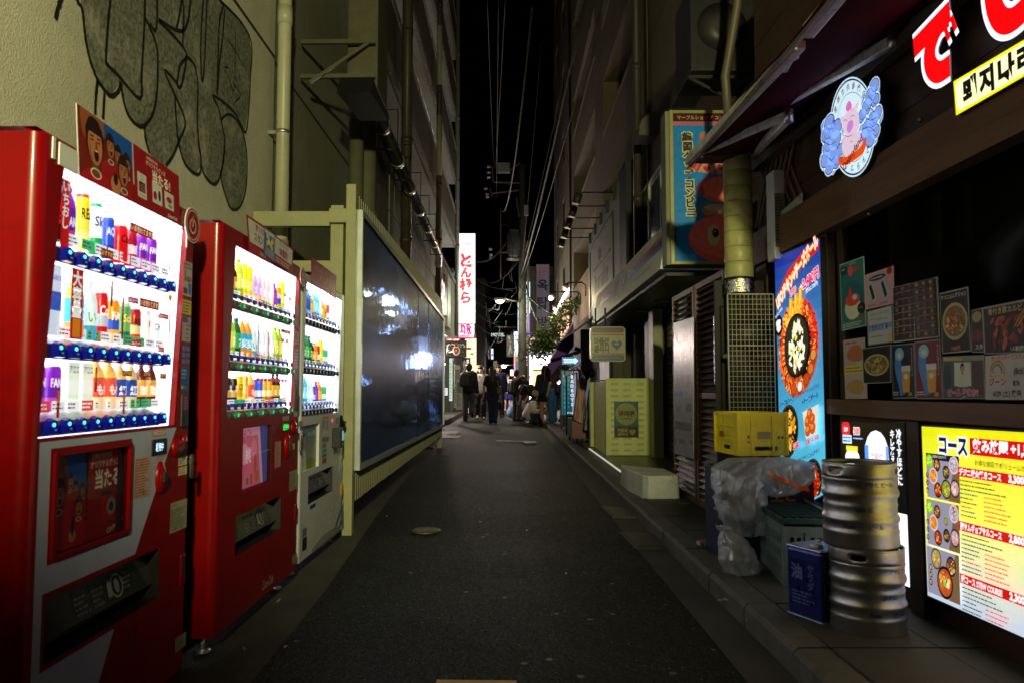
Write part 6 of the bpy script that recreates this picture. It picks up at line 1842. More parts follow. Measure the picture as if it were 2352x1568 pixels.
for i in range(22):x,y=r.uniform(.05,.75)*a.W,r.uniform(.03,.9)*a.H;a.rect(x,y,x+a.W*r.uniform(.1,.25),y+a.H*r.uniform(.02,.07),r.choice([(180,190,225),(120,130,170),(200,205,230),(60,66,90)]))
a.build('flyers',LIT(.45),fl)
def banner(a,W,H):
 a.rect(0,0,W,H,(150,155,165));r=random.Random(8)
 for(x,y,w,h,c)in((.2,.84,.6,.07,(165,130,135)),(.08,.62,.8,.18,(120,122,132)),(.3,.67,.1,.1,(150,140,60)),(.55,.67,.12,.09,(150,90,80)),(.12,.5,.75,.1,(125,120,125)),(.2,.51,.12,.07,(150,60,50)),(.45,.52,.12,.06,(150,70,60)),(.68,.51,.1,.08,(150,70,60)),(.05,.44,.45,.035,(60,110,170)),(.65,.33,.25,.06,(90,92,105)),(.05,.19,.85,.06,(85,88,100)),(.1,.32,.3,.05,(120,122,130))):
  a.rect(W*x,H*y,W*(x+w),H*(y+h),c)
 a.disc(W*.12,H*.87,W*.07,(50,90,160),H*.02);a.disc(W*.85,H*.78,W*.06,(70,100,160),H*.02)
 a.rect(0,H*.07,W,H*.14,(160,160,170));a.rect(0,H*.1,W*.14,H*.13,(170,60,70));a.rect(0,H*.07,W*.14,H*.095,(60,90,160));a.rect(W*.78,H*.1,W,H*.13,(170,60,70));a.text('마플샵 콘비니',W*.45,H*.105,H*.035,(50,20,24),.03,maxw=W*.55)
 a.text('K-CREATOR',W*.5,H*.95,H*.025,(150,110,120),.01,maxw=W*.7)
poster([(1547,742),(1593,728),(1593,1053),(1549,1040)],1.57,'tall pale vinyl banner with faint Korean goods adverts hanging over the louvred shutter',banner,'vinyl_banner',PRD,'banner')
# ------------------------------------------------------------------ crates,kegs,tin,bags
def crate(label,name,mat,x0,y0,z0,w,d,h,rz,slots,lip=.02,lid=None,lattice=False):
 0
 t=thing(name,label,'crate',(x0,y0,z0),rz=rz)
 t_=.006
 def side(fn,ln,holes,nm):
  mb=MB();holed(mb,[0,ln],[0,h],holes,lambda a_,b_:fn(a_,b_,0),None,lambda a_,b_:fn(a_,b_,t_));o=mb.build(nm,mat,t,world=False)
 side(lambda a_,b_,k:(a_,k,b_),w,slots[0],'side_panel')
 side(lambda a_,b_,k:(a_,d-k,b_),w,slots[0],'side_panel')
 side(lambda a_,b_,k:(k,a_,b_),d,slots[1],'side_panel')
 side(lambda a_,b_,k:(w-k,a_,b_),d,slots[1],'side_panel')
 mb=MB();mb.box(t_,w-t_,t_,d-t_,0.004,.012);mb.build('base',mat,t,world=False)
 for zz in(0,h*.34,h*.66,h-lip):
  for b_ in((-.006,w+.006,-.006,-.0005),(-.006,w+.006,d+.0005,d+.006),(-.006,-.0005,-.0004,d+.0004),(w+.0005,w+.006,-.0004,d+.0004)):
   mb=MB();mb.box(b_[0],b_[1],b_[2],b_[3],zz,zz+(.008 if zz<h-lip else lip));mb.build('rib',mat,t,world=False)
 for(xx,yy)in((0,0),(w,0),(0,d),(w,d)):
  mb=MB();mb.box(xx-.01,xx+.01,yy-.01,yy+.01,.002,h-.002);mb.build('corner_post',mat,t,world=False,bevel=.003)
 for xx in(w*.28,w*.72):
  for yy in(-.007,d+.001):
   mb=MB();mb.box(xx-.008,xx+.008,yy,yy+.006,.01,h-lip-.001);mb.build('rib',mat,t,world=False)
 return t
YEL=M('yellow_crate_plastic',(.8,.62,.008),rough=.45,noise=(8,.15),dirt=(7,.45,(.2,.12,.02)))
GRN=M('green_crate_plastic',(.008,.055,.045),rough=.4,noise=(8,.2))
GRY=M('grey_green_crate_plastic',(.17,.22,.215),rough=.4,noise=(8,.2),dirt=(9,.4,(.08,.09,.08)))
hs=[(.10,.27-.03,.03,.055)]
for i in range(2):
 for j in range(2):hs+=[(.055+i*.022,.068+i*.022,.075+j*.03,.09+j*.03),(.245+i*.022,.258+i*.022,.1+j*0+(j*.0),.115)]
hs=[h for k,h in enumerate(hs)if h not in hs[:k]]
pc=atY(1697,1046,4.55)
yc=crate('yellow plastic beer crate on top of the plastic bags','yellow_crate',YEL,pc.x,pc.y,pc.z,.30,.36,.255,R(6),(hs,[(.13,.23,.03,.055)]))
a=Art((.12,-.0075,.10),(1,0,0),(0,0,1));a.rect(0,0,.075,.042,(150,120,80));a.build('paper_label',PRD,yc).location=(0,0,0)
a=Art((-.0075,.28,.1),(0,-1,0),(0,0,1));a.rect(0,0,.06,.035,(150,40,20));a.text('生',.03,.017,.028,(200,160,30),.02);a.build('printed_mark',PRD,yc).location=(0,0,0)
mb=MB();mb.box(.006,.294,.006,.354,.236,.242);mb.build('crate_lid',YEL,yc,world=False)
for o_ in yc.children:
 if o_.name.startswith(('paper_label','printed_mark')):o_.location=(0,0,0)
gx,gy=1.40,3.92
hs2=[(.03+.034*i,.05+.034*i,.05+.075*j,.095+.075*j)for i in range(9)for j in range(3)]
hs3=[(.03+.034*i,.05+.034*i,.05+.075*j,.095+.075*j)for i in range(16)for j in range(3)]
gz=PZ(4)
gc=crate('large grey slotted plastic crate lying upside down under the green crate lid','grey_crate',GRY,gx,gy,gz,.40,.62,.30,R(-6),(hs2,hs3),lip=.03)
mb=MB();mb.tube([(.02,-.03,.02),(.02,-.045,.05),(.03,-.03,.12)],.005,8);mb.tube([(.02,-.03,.012),(.34,-.03,.012)],.005,8);mb.build('wire_handle',STEEL,gc,world=False)
gl=thing('green_crate_lid','dark green slatted plastic tray lying on the grey crate','tray',(gx,gy,gz+.302),rz=R(-6))
for(b_)in((-.02,.42,-.02,-.002,.012,.04),(-.02,.42,.63,.65,.012,.04),(-.02,-.002,-.001,.629,.012,.04),(.402,.42,-.001,.629,.012,.04)):
 mb=MB();mb.box(*b_);mb.build('rim',GRN,gl,world=False,bevel=.003)
for i in range(9):
 mb=MB();mb.box(.03+.041*i,.04+.041*i,-.0,.628,.030,.040);mb.build('slat',GRN,gl,world=False)
for i in range(11):
 mb=MB();mb.box(0,.4,.04+.054*i,.048+.054*i,.041,.047);mb.build('cross_slat',GRN,gl,world=False)
for xx in(.24,.25):
 mb=MB();mb.tube([(xx,-.02,.056),(xx+.01,.65,.058)],.003,6);mb.build('strap',M('pale_strap',(.3,.36,.36),rough=.3,noise=(5,.1)),gl,world=False)
bb_=thing('blue_carton','dark blue printed carton behind the grey crate under the bags','box',(1.28,4.5,PZ(4.5)))
part_box('carton_body',(1.24,1.78,4.47,4.85,PZ(4.5),.66),M('blue_card',(.01,.018,.06),rough=.6,noise=(8,.3)),bb_,bev=.004)
a=artF(1.24,4.469,PZ(4.5));a.text('酒蒲',.12,.38,.07,(190,110,20),.02);a.text('生ビ',.36,.38,.07,(190,110,20),.02);a.rect(.05,.05,.056,.3,(150,110,50));a.text('A',.1,.15,.06,(150,100,30),.02);a.build('carton_print',PRD,bb_)
tn=thing('oil_tin','square blue oil tin with a white cap between the grey crate and the kegs','tin',(1.38,3.42,PZ(3.4)),rz=R(24))
TIN=M('blue_tin',(.02,.025,.2),rough=.35,metal=.2,noise=(6,.2))
mb=MB();mb.box(-.1,.1,-.1,.1,.006,.3);mb.build('tin_body',TIN,tn,world=False,bevel=.014)
for z in(.0,.298):
 mb=MB();mb.box(-.103,.103,-.103,.103,z,z+.012);mb.build('rim',M('tin_rim',(.2,.22,.35),rough=.3,metal=.8,noise=(8,.2)),tn,world=False,bevel=.014)
mb=MB();mb.lathe([(.03,0),(.03,.014),(.0001,.014)],(-.04,-.02,.31),16);mb.build('cap',WHP,tn,world=False)
mb=MB();mb.tube([(.01,.03,.312),(.05,.03,.325),(.07,-.03,.325),(.07,-.05,.312)],.004,6);mb.build('handle',STEEL,tn,world=False)
for(o_,u_)in(((-.1005,-.1005,.02),(1,0,0)),((-.1005,.1005,.02),(0,-1,0))):
 a=Art(o_,u_,(0,0,1));a.rect(.015,.03,.185,.24,(36,44,130));a.rect(.02,.035,.18,.235,(24,28,100));a.text('油',.06,.18,.06,(110,120,180),.03);a.text('サラダ',.14,.22,.035,(110,120,180),.02,vert=True);a.lines(.03,.04,.17,.1,4,(110,120,180),RND)
 a.build('tin_print',PRD,tn).location=(0,0,0)
for o_ in tn.children:
 if o_.name.startswith('tin_print'):o_.location=(0,0,0)
KEG=M('keg_steel',(.52,.52,.52),rough=.4,metal=1,noise=(5,.3),bump=(9,.1,.01,3),dirt=(9,.5,(.3,.29,.25)))
def keg(label,x,y,z,rz):
 t=thing('beer_keg',label,'keg',(x,y,z),'stacked beer kegs',rz)
 h,r=.345,.152
 prof=[(r*.93,0),(r*.97,.003),(r*.985,.012),(r*.97,.06),(r*.985,.066),(r*.96,.072),(r*.955,.10),(r*.99,.108),(r*1.0,.118),(r*.985,.126),(r*.945,.135),(r*.94,.165),(r*.96,.175),(r*.94,.182),(r*.94,.2),(r*.99,.212),(r*1.0,.222),(r*.985,.232),(r*.955,.24),(r*.955,.272),(r*.98,.279),(r*.965,.285)]
 mb=MB();mb.lathe(prof,(0,0,0),40);mb.lathe([(r*.965,.285),(r*.6,.31),(.03,.315),(.0001,.316)],(0,0,0),40);mb.build('body',KEG,t,world=False)
 mb=MB();mb.smooth=True
 n=60
 zs,rr=[.285,.303,.325,.338,h],[.965,.968,.968,.965,.95]
 vs=[(r*rr[j]*math.cos(6.28319*k/n),r*rr[j]*math.sin(6.28319*k/n),zs[j])for j in range(5)for k in range(n)]
 fs=[]
 for j in range(4):
  for k in range(n):
   if j==1 and any(abs((((k+.5)*360/n-c_+180)%360)-180)<13 for c_ in(-25,95,215)):continue
   fs.append((j*n+k,j*n+(k+1)%n,(j+1)*n+(k+1)%n,(j+1)*n+k))
 mb.add(vs,fs)
 o=mb.build('top_chime',KEG,t,world=False);s_=o.modifiers.new('thickness','SOLIDIFY');s_.thickness=.004
 mb=MB();mb.lathe([(r*.945,h-.002),(r*.962,h+.003),(r*.975,h),(r*.962,h-.006)],(0,0,0),40);mb.build('rim',KEG,t,world=False)
 mb=MB();mb.lathe([(.03,.313),(.03,.33),(.018,.333),(.014,.326),(.0001,.326)],(0,0,0),20);mb.build('valve',ALU,t,world=False)
 for(z_,s2,a0)in((.155,'20.0 ㍑',-1.9),(.085,'ビール',-1.6),(.085,'Asahi',-2.25),(.255,'アサヒ ビール',-1.7)):
  mb=MB();mb.col=(0,0,0,1)
  vs,fs,bb2=glyph(s2,.01)
  k=.022
  mb.color((20,40,140));mb.add([((r*1.002*.965)*math.cos(a0+x*k/r),(r*1.002*.965)*math.sin(a0+x*k/r),z_+y_*k)for x,y_ in vs],fs)
  mb.build('stencilled_mark',PRD,t,world=False)
 return t
KP=atG(1994,1442,.105)
KX,KY=KP.x,KP.y
keg('lower steel beer keg standing on the pavement',KX,KY,PZ(KY),.3)
keg('upper steel beer keg stacked on the other keg',KX-.018,KY+.004,PZ(KY)+.347,-.2)
def bagmat(name,col,op):
 m=bpy.data.materials.new(name);m.use_nodes=True
 nt=m.node_tree;N,L=nt.nodes,nt.links
 N.remove(N['Principled BSDF'])
 tr=N.new('ShaderNodeBsdfTransparent');tr.inputs[0].default_value=(.93,.95,.97,1)
 df=N.new('ShaderNodeBsdfDiffuse');df.inputs[0].default_value=tuple(col)+(1,)
 tl=N.new('ShaderNodeBsdfTranslucent');tl.inputs[0].default_value=tuple(col)+(1,)
 gl_=N.new('ShaderNodeBsdfGlossy');gl_.inputs['Roughness'].default_value=.12;gl_.inputs[0].default_value=(.8,.85,.9,1)
 m1_=N.new('ShaderNodeMixShader');m1_.inputs[0].default_value=.45;L.new(df.outputs[0],m1_.inputs[1]);L.new(tl.outputs[0],m1_.inputs[2])
 m2_=N.new('ShaderNodeMixShader');m2_.inputs[0].default_value=.28;L.new(m1_.outputs[0],m2_.inputs[1]);L.new(gl_.outputs[0],m2_.inputs[2])
 m3_=N.new('ShaderNodeMixShader')
 tc=N.new('ShaderNodeTexCoord');nz=N.new('ShaderNodeTexNoise');nz.inputs['Scale'].default_value=7;nz.inputs['Detail'].default_value=5;L.new(tc.outputs['Object'],nz.inputs['Vector'])
 mr=N.new('ShaderNodeMapRange');mr.inputs[1].default_value=.3;mr.inputs[2].default_value=.7;mr.inputs[3].default_value=op-.22;mr.inputs[4].default_value=op+.2;L.new(nz.outputs['Fac'],mr.inputs[0])
 L.new(mr.outputs[0],m3_.inputs[0]);L.new(tr.outputs[0],m3_.inputs[1]);L.new(m2_.outputs[0],m3_.inputs[2])
 bp=N.new('ShaderNodeBump');bp.inputs['Strength'].default_value=.6;bp.inputs['Distance'].default_value=.02
 n2=N.new('ShaderNodeTexNoise');n2 .inputs['Scale'].default_value=16;n2 .inputs['Detail'].default_value=4;n2 .inputs['Distortion'].default_value=1.5;L.new(tc.outputs['Object'],n2 .inputs['Vector'])
 L.new(n2 .outputs['Fac'],bp.inputs['Height'])
 for nd in(df,tl,gl_):L.new(bp.outputs[0],nd.inputs['Normal'])
 L.new(m3_.outputs[0],N['Material Output'].inputs[0])
 return m
BAG=bagmat('clear_bag_film',(.9,.92,.95),.52)
def bag(name,label,prof,mat,seed,n=44,amp=.05,closed=True):
 0
 t=thing(name,label,'plastic bag',prof[0][:3])
 P=[]
 m=40
 for i in range(m+1):
  f=i/m*(len(prof)-1)
  k=min(int(f),len(prof)-2);u=f-k
  u=u*u*(3-2*u)
  P.append([prof[k][j]*(1-u)+prof[k+1][j]*u for j in range(5)])
 mb=MB();mb.smooth=True
 vs=[]
 for i,p in enumerate(P):
  for k in range(n):
   a_=6.2832*k/n
   c,s=math.cos(a_),math.sin(a_)
   q=Vector((c*2.2,s*2.2,p[2]*5+seed))
   w=1-abs(mnoise.noise(q*1.3))*1.8*amp/.05*.22+mnoise.noise(q*3.1)*amp*1.2-abs(mnoise.noise(Vector((k*.55,i*.14,seed))))*amp*1.6
   vs.append((p[0]+p[3]*c*w,p[1]+p[4]*s*w,p[2]+mnoise.noise(q*2)*.012))
 fs=[(i*n+k,i*n+(k+1)%n,(i+1)*n+(k+1)%n,(i+1)*n+k)for i in range(m)for k in range(n)]
 mb.add(vs,fs)
 if closed:mb.add(vs[:n],[tuple(reversed(range(n)))])
 mb.build('film',mat,t)
 return t
bag('plastic_bag','big crumpled clear plastic bag hanging down from under the yellow crate',[(1.40,4.42,.30,.03,.03),(1.36,4.38,.30,.11,.09),(1.33,4.38,.40,.15,.12),(1.32,4.4,.53,.17,.13),(1.37,4.45,.66,.21,.15),(1.45,4.5,.715,.18,.12),(1.5,4.55,.72,.02,.02)],BAG,3.1,amp=.10)
bag('plastic_bag','small knotted clear rubbish bag low at the kerb beside the grey crate',[(1.27,4.15,.14,.05,.05),(1.25,4.15,.15,.10,.09),(1.24,4.15,.22,.12,.10),(1.21,4.17,.31,.085,.08),(1.18,4.19,.36,.03,.03),(1.17,4.19,.38,.05,.05)],BAG,9.4,amp=.09)
bag2=bag('plastic_bag','clear bag with orange printed stripe spilling over the carton in front of the menu sign',[(1.50,4.36,.52,.02,.02),(1.54,4.36,.54,.1,.08),(1.58,4.37,.62,.2,.11),(1.58,4.40,.70,.19,.1),(1.55,4.45,.73,.05,.05)],BAG,5.7,amp=.10)
mb=MB();mb.smooth=True
mb.color((220,90,20));vs=[]
for i in range(12):
 x=1.44+i*.02;vs+=[(x,4.262+.012*math.sin(i),.672-i*.0085+.006*math.sin(i*1.3)),(x,4.258+.012*math.sin(i),.648-i*.0085+.006*math.sin(i*1.3))]
mb.add(vs,[(2*i,2*i+1,2*i+3,2*i+2)for i in range(11)]);mb.build('orange_stripe',PRD,bag2)
ct=thing('cardboard_food_tray','small white paper food box with orange top lying by the kerb bag','box',(1.14,4.0,PZ(4)),rz=.2)
cp=atG(1620,1252,.105);ct.location=(cp.x,cp.y,PZ(cp.y));
mb=MB();mb.color((190,180,170));mb.box(-.05,.05,-.025,.025,0,.03);mb.build('paper_box',PRD,ct,world=False,bevel=.002)
a=Art((-.05,-.0255,.0),(1,0,0),(0,0,1));a.disc(.02,.015,.008,(170,40,20));a.disc(.05,.015,.008,(170,40,20));a.disc(.08,.015,.008,(170,40,20));o=a.build('print',PRD,ct);o.location=(0,0,0)
mb=MB();mb.color((190,90,30));mb.box(-.046,.046,-.021,.021,.031,.034);mb.build('food_paper',PRD,ct,world=False)
for i,(u,v,w_)in enumerate(((1655,1383,.03),(1667,1381,.028),(1406,1129,.025),(655,1490,.02),(1210,1220,.012),(1103,1200,.014),(888,1187,.03),(1643,1262,.02),(1500,1160,.02),(1448,1131,.022),(1715,1430,.012),(560,1495,.03),(640,1383,.05),(1300,1320,.012))):
 p=atG(u,v,.105 if u>1600 else.0)
 c=MB();c.color((170,165,150));an=RND.random()*3
 c.beam((p.x-math.cos(an)*w_/2,p.y-math.sin(an)*w_/2,p.z+.012),(p.x+math.cos(an)*w_/2,p.y+math.sin(an)*w_/2,p.z+.012),.007,.006)
 o=c.build('litter_scrap',PRD);props(o,'tiny pale scrap of litter lying on the ground','litter','litter scraps on the street')
 # ------------------------------------------------------------------ left building beyond the slat fence
LB=thing('apartment_building','tall building on the left with stacked balconies and lit undersides','building',(-3,20,0))
DKST=stucco('dim_stucco',(.12,.115,.09),26,.7,.02)
part_box('lower_wall',(-3.4,-2.12,9.95,13.3,0,5.2),DKST,LB)
part_box('lower_wall',(-3.4,-2.12,22.0,30,3.0,5.2),DKST,LB)
part_box('upper_wall',(-4.5,-3.05,10,30.2,5.2,22),CONCW,LB)
part_box('roof_slab',(-3.6,-2.06,10,30.1,5.22,5.34),CONCW,LB)
for i in range(16):
 for j in range(3):
  y0_=13.4+i*.54
  part_box('cladding_panel',(-2.2,-2.12+RND.uniform(0,.006),y0_+.008,y0_+.532,2.6+j*.86,3.44+j*.86),M('pale_cladding',(.3,.33,.29),rough=.4,noise=(5,.2)),LB)
part_box('lower_wall',(-3.4,-2.25,13.3,22,0,5.2),BLACK,LB)
LEV=[6.75,9.3,11.85,14.4,16.95]
EDGE=M('streaked_concrete',(.34,.33,.3),rough=.8,noise=(14,.7),bump=(30,.8,.02,6))
SOFF=M('painted_soffit',(.42,.42,.4),rough=.7,noise=(2,.15),bump=(40,.3,.004))
for z in LEV:
 part_box('balcony_slab',(-3.04,-2.14,10,30,z,z+.16),SOFF,LB)
 part_box('slab_edge',(-2.138,-2.06,10,30.02,z-.04,z+.14),EDGE,LB)
 part_box('parapet',(-2.14,-2.08,10,30,z+.165,z+1.25),CONCW,LB)
 part_box('parapet_cap',(-2.16,-2.05,10,30.02,z+1.252,z+1.3),EDGE,LB)
 mb=MB();mb.tube([(-2.1,10,z+1.5),(-2.1,30,z+1.5)],.02,6)
 for k in range(11):mb.tube([(-2.1,10.2+1.97*k,z+1.3),(-2.1,10.2+1.97*k,z+1.5)],.015,5)
 mb.build('handrail',ALU,LB)
for(y,z)in((16.6,9.3),(24.5,6.75),(27.8,9.3),(27.5,11.85),(19,11.85)):
 t=thing('corridor_lamp','small fluorescent lamp under a balcony slab of the left building,level %.0f at %.0f m'%(z,y),'lamp',(-2.6,y,z))
 t['label']={16.6:'fluorescent lamp under the big near balcony slab',24.5:'fluorescent lamp under the lowest balcony slab',27.8:'fluorescent lamp under the second slab at the far end',27.5:'fluorescent lamp under the third slab at the far end',19:'fluorescent lamp under the third slab,nearer part'}[y]
 part_box('lamp_case',(-2.95,-2.85,y-.3,y+.3,z-.07,z-.002),WHP,t)
 part_box('lamp_tube',(-2.94,-2.86,y-.28,y+.28,z-.1,z-.072),M('cool_tube',(1,1,1),es=14,ec=(.75,.88,1)),t)
def pipe(name,label,pts,r,mat,joints=(),n=14,cat='pipe',jm=None):
 t=thing(name,label,cat,pts[0])
 mb=MB();mb.tube(pts,r,n);mb.build('pipe_body',mat,t)
 for q in joints:
  d=(Vector(pts[-1])-Vector(pts[0])).normalized()
  mb=MB();mb.tube([Vector(q)-d*.05,Vector(q)+d*.05],r*1.13,n);mb.build('collar',jm or mat,t)
 return t
PIPEG=M('pale_green_pipe',(.17,.175,.11),rough=.4,noise=(3,.15),dirt=(4,.4,(.1,.1,.06)))
pipe('soil_pipe','thin pale drainpipe on the dark wall beside the boxed duct',[(-1.87,9.2,.0),(-1.87,9.2,4.4)],.09,PIPEG,[(-1.87,9.2,3.1)])
pipe('soil_pipe','thick drainpipe on the dark wall beside the boxed duct',[(-1.87,9.85,.0),(-1.87,9.85,5.6)],.13,PIPEG,[(-1.87,9.85,3.4),(-1.87,9.85,4.7)])
pipe('drainpipe','dark brown drainpipe rising in front of the balconies',[(-1.92,14.1,2.5),(-1.92,14.1,16)],.1,DARKPIPE,[(-1.92,14.1,z)for z in(3.9,5.8,7.9,9.9)])
t=pipe('drainpipe','pipe with lit lengths painted pale in the middle of the balcony row',[(-1.92,20.7,2.6),(-1.92,20.7,18)],.075,DARKPIPE,[(-1.92,20.7,z)for z in(3.5,5.2,6.75,9.3,11.85)])
for z in(7.0,9.55,12.1):
 mb=MB();mb.tube([(-1.92,20.7,z),(-1.92,20.7,z+1.7)],.078,14);mb.build('painted_lit_length',CREAM,t)  # pale tubes over the dark pipe stand in for its lit lengths
t=pipe('drainpipe','slender drainpipe at the far corner of the balcony building',[(-2.02,29.6,3.2),(-2.02,29.6,20)],.085,GREYPIPE,[(-2.02,29.6,z)for z in LEV])
t=pipe('spiral_duct','shiny metal exhaust duct running along the wall above the fence',[(-1.8,9.2,4.92),(-1.8,19.6,4.58),(-1.85,19.9,4.4)],.1,STEEL,[(-1.8,9.2+k*1.5,4.92-.049*k)for k in range(7)],n=18,cat='duct')
for k in range(6):
 y=11.2+k*1.5;z=4.86-.049*(k+1)
 mb=MB();mb.tube([(-1.66,y,z-.1),(-1.66,y,z+.5)],.008,5);mb.tube([(-1.94,y,z-.1),(-1.94,y,z+.5)],.008,5);mb.tube([(-1.94,y,z-.11),(-1.66,y,z-.11)],.012,5);mb.tube([(-1.66,y,z+.5),(-2.1,y,z+.5)],.01,5)
 mb.build('hanger',BLACK,t)
bd=thing('boxed_duct','big square cream boxed duct with a dark exhaust mouth high on the left','duct',(-1.45,7.5,5))
part_box('box',(-1.63,-1.32,7.5,8.1,4.15,12),M('cream_panel',(.085,.08,.045),rough=.5,noise=(3,.15),dirt=(3,.3,(.15,.14,.08))),bd,bev=.01)
mb=MB();mb.add([(-1.66,7.2,3.98),(-1.33,7.2,3.98),(-1.33,8.3,4.1),(-1.66,8.3,4.1),(-1.66,7.3,4.16),(-1.33,7.3,4.16),(-1.33,8.3,4.16),(-1.66,8.3,4.16)],[(0,3,2,1),(4,5,6,7),(0,1,5,4),(1,2,6,5),(2,3,7,6),(3,0,4,7)]);mb.build('exhaust_mouth',BLACK,bd)
for z in(4.55,4.2):
 mb=MB();mb.beam((-2.05,7.35,z),(-1.33,7.42,z+.04),.04,.04);mb.build('bracket',_mats['cream_panel'],bd)
mb=MB();mb.beam((-1.95,7.3,4.12),(-1.4,7.42,4.58),.03,.03);mb.build('bracket',_mats['cream_panel'],bd)
# ------------------------------------------------------------------ left shops past the side street
ls=thing('corner_shop','bright open shop front on the left behind the walking couple','shop',(-2.3,25,0))
part_box('side_wall',(-4.5,-2.2,21.9,22.1,0,3.2),DKST,ls)
part_box('door_post',(-2.28,-2.08,22.1,22.3,.1,3.1),BLACK,ls)
part_box('back_wall',(-4.2,-4.1,22.1,30,0,3.0),CONCW,ls)
part_box('ceiling',(-4.1,-2.1,22.1,30,2.95,3.0),CONCW,ls)
part_box('step',(-2.3,-1.75,21.6,29.8,.1,.28),CONC,ls)
part_box('shop_floor',(-4.1,-2.3,22.1,30,.2,.26),TILE,ls)
part_box('shelf_rack',(-2.9,-2.5,24.2,29.5,.26,1.9),M('rack',(.35,.28,.3),rough=.6,noise=(4,.6)),ls)
r=random.Random(6)
for i in range(26):
 y,z=r.uniform(23,29),r.uniform(.4,2.2)
 mb=MB();mb.color(r.choice([(180,160,170),(150,40,60),(200,190,180),(60,60,90),(190,120,60),(120,150,130)]));mb.box(-2.48,-2.42,y,y+r.uniform(.15,.4),z,z+r.uniform(.15,.4));mb.build('merchandise',PLA,ls)
for i in range(9):
 y=22.6+i*.32
 mb=MB();mb.ball((-2.12,y,2.5-.012*i*i+.03*i),.035,8);mb.build('string_bulb',M('warm_bulb',(1,.8,.5),es=14,ec=(1,.62,.45)),ls)
light('shop_light',(-2.5,25.5,2.6),420,(1,.82,.75),.2,ls)
light('string_light',(-1.95,24.0,2.35),45,(1,.7,.55),.1,ls)
bf=thing('lit_wall_sign','tall cream facade panel glowing under the kana sign','sign',(-1.7,32,3))
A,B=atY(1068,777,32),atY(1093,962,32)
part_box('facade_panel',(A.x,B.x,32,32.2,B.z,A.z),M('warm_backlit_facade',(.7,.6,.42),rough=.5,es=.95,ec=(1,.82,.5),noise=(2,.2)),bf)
a=artF(A.x,31.99,0);
for(u,v,s_)in((1077,800,.12),(1084,812,.08),(1080,842,.1)):c_=a.px(u,v);a.disc(c_[0],c_[1],s_,(150,100,30),s_*.5)
a.build('painted_ornament',PR,bf)
def fsign(name,label,u0,v0,u1,v1,Y,draw,es,depth=.12,cat='sign',frame=BLACK,m=.02):
 A,B=atY(u0,v0,Y),atY(u1,v1,Y)
 t=thing(name,label,cat,((A.x+B.x)/2,Y,B.z))
 part_box('sign_box',(A.x-m,B.x+m,Y+.002,Y+depth,B.z-m,A.z+m),frame,t)
 a=artF(A.x,Y,B.z);a.clip=(0,0,B.x-A.x,A.z-B.z)
 draw(a,B.x-A.x,A.z-B.z)
 a.build('sign_face',LIT(es)if es else PRD,t)
 return t
def don(a,W,H):
 a.rect(0,0,W,H,(250,246,252))
 for i in range(22):x=W*(.07+i*.04);a.rect(x,H*(.985-0),x+W*.014,H*(.905-.003*i),(200,170,200),up=False);a.rect(x,H*.015,x+W*.014,H*(.155-.005*i),(200,170,200),up=False)
 for i in range(9):y=H*(.895-i*.011);a.rect(W*.07,y,W*(.9-i*.07+.0),y+H*.004,(120,80,130),up=False);y=H*(.19-i*.009);a.rect(W*(.1+i*.06),y,W*.92,y+H*.004,(120,80,130),up=False)
 a.layer+=1
 for(p,q,w_)in(((.1,.745),(.9,.625),.012),((.6,.685),(.9,.64),.03),((.1,.47),(.9,.385),.006),((.1,.44),(.9,.36),.006),((.1,.62),(.9,.5),.003),((.1,.3),(.9,.22),.01)):
  a.stroke([(W*p[0],H*p[1]),(W*q[0],H*q[1])],H*w_,(60,30,60)if w_<.01 else(30,16,34)if w_>.02 else(190,160,190),0)
 for ch,y,s_ in(('と',.70,.15),('ん',.565,.11),('松',.43,.12),('ら',.285,.125)):
  a.text(ch,W*.48,H*y,H*s_,(225,60,70),.05,out=((255,248,250),.10));
  a.layer-=2;a.text(ch,W*.48,H*y,H*s_,(150,30,60),.12);a.layer+=3;a.text(ch,W*.48,H*y,H*s_,(255,248,250),.095);a.text(ch,W*.48,H*y,H*s_,(228,58,66),.055)
fsign('kana_sign','tall white lightbox with red kana と ん 松 ら hanging over the alley',1051,537,1091,743,31,don,1.5,.35)
fsign('market_sign','pink and white hangul sign 시장 below the tall kana lightbox',1052,745,1089,776,31.1,lambda a,W,H:(a.rect(0,0,W,H,(250,235,245)),a.text('남잠',W*.5,H*.9,H*.4,(220,20,110),.06,maxw=W*.85),a.text('시장',W*.5,H*.5,H*.48,(220,20,110),.06,maxw=W*.85),a.rect(0,0,W,H*.2,(220,20,120)),a.text('クァンジャン市場',W*.5,H*.1,H*.14,(255,240,250),.03,maxw=W*.9)),1.25,.3)
def neon(a,W,H):
 a.rect(0,0,W,H,(120,6,10));a.rect(W*.15,H*.03,W*.85,H*.97,(10,90,30))
 for y in(.86,.12):a.disc(W*.5,H*y,W*.36,(250,190,20),H*.07);a.disc(W*.5,H*y,W*.2,(255,240,120),H*.04)
 for i in range(24):
  y=H*(i+.5)/24
  for x in(.07,.93):a.disc(W*x,y,W*.045,(255,200,150),n=6,up=False)
 for i in range(5):a.rect(W*.4,H*(.72-i*.12),W*.6,H*(.79-i*.12),(235,250,235),up=False)
 a.layer+=1
fsign('neon_sign','green and red bulb-edged vertical sign behind the drainpipe',1027,640,1049,776,29.9,neon,1.1)
fsign('teal_sign','small teal sign box above the bulb-edged sign',1027,622,1050,638,33,lambda a,W,H:(a.rect(0,0,W,H,(40,90,110)),a.text('ホテル',W*.5,H*.5,H*.6,(150,190,200),.01,maxw=W*.8)),.5)
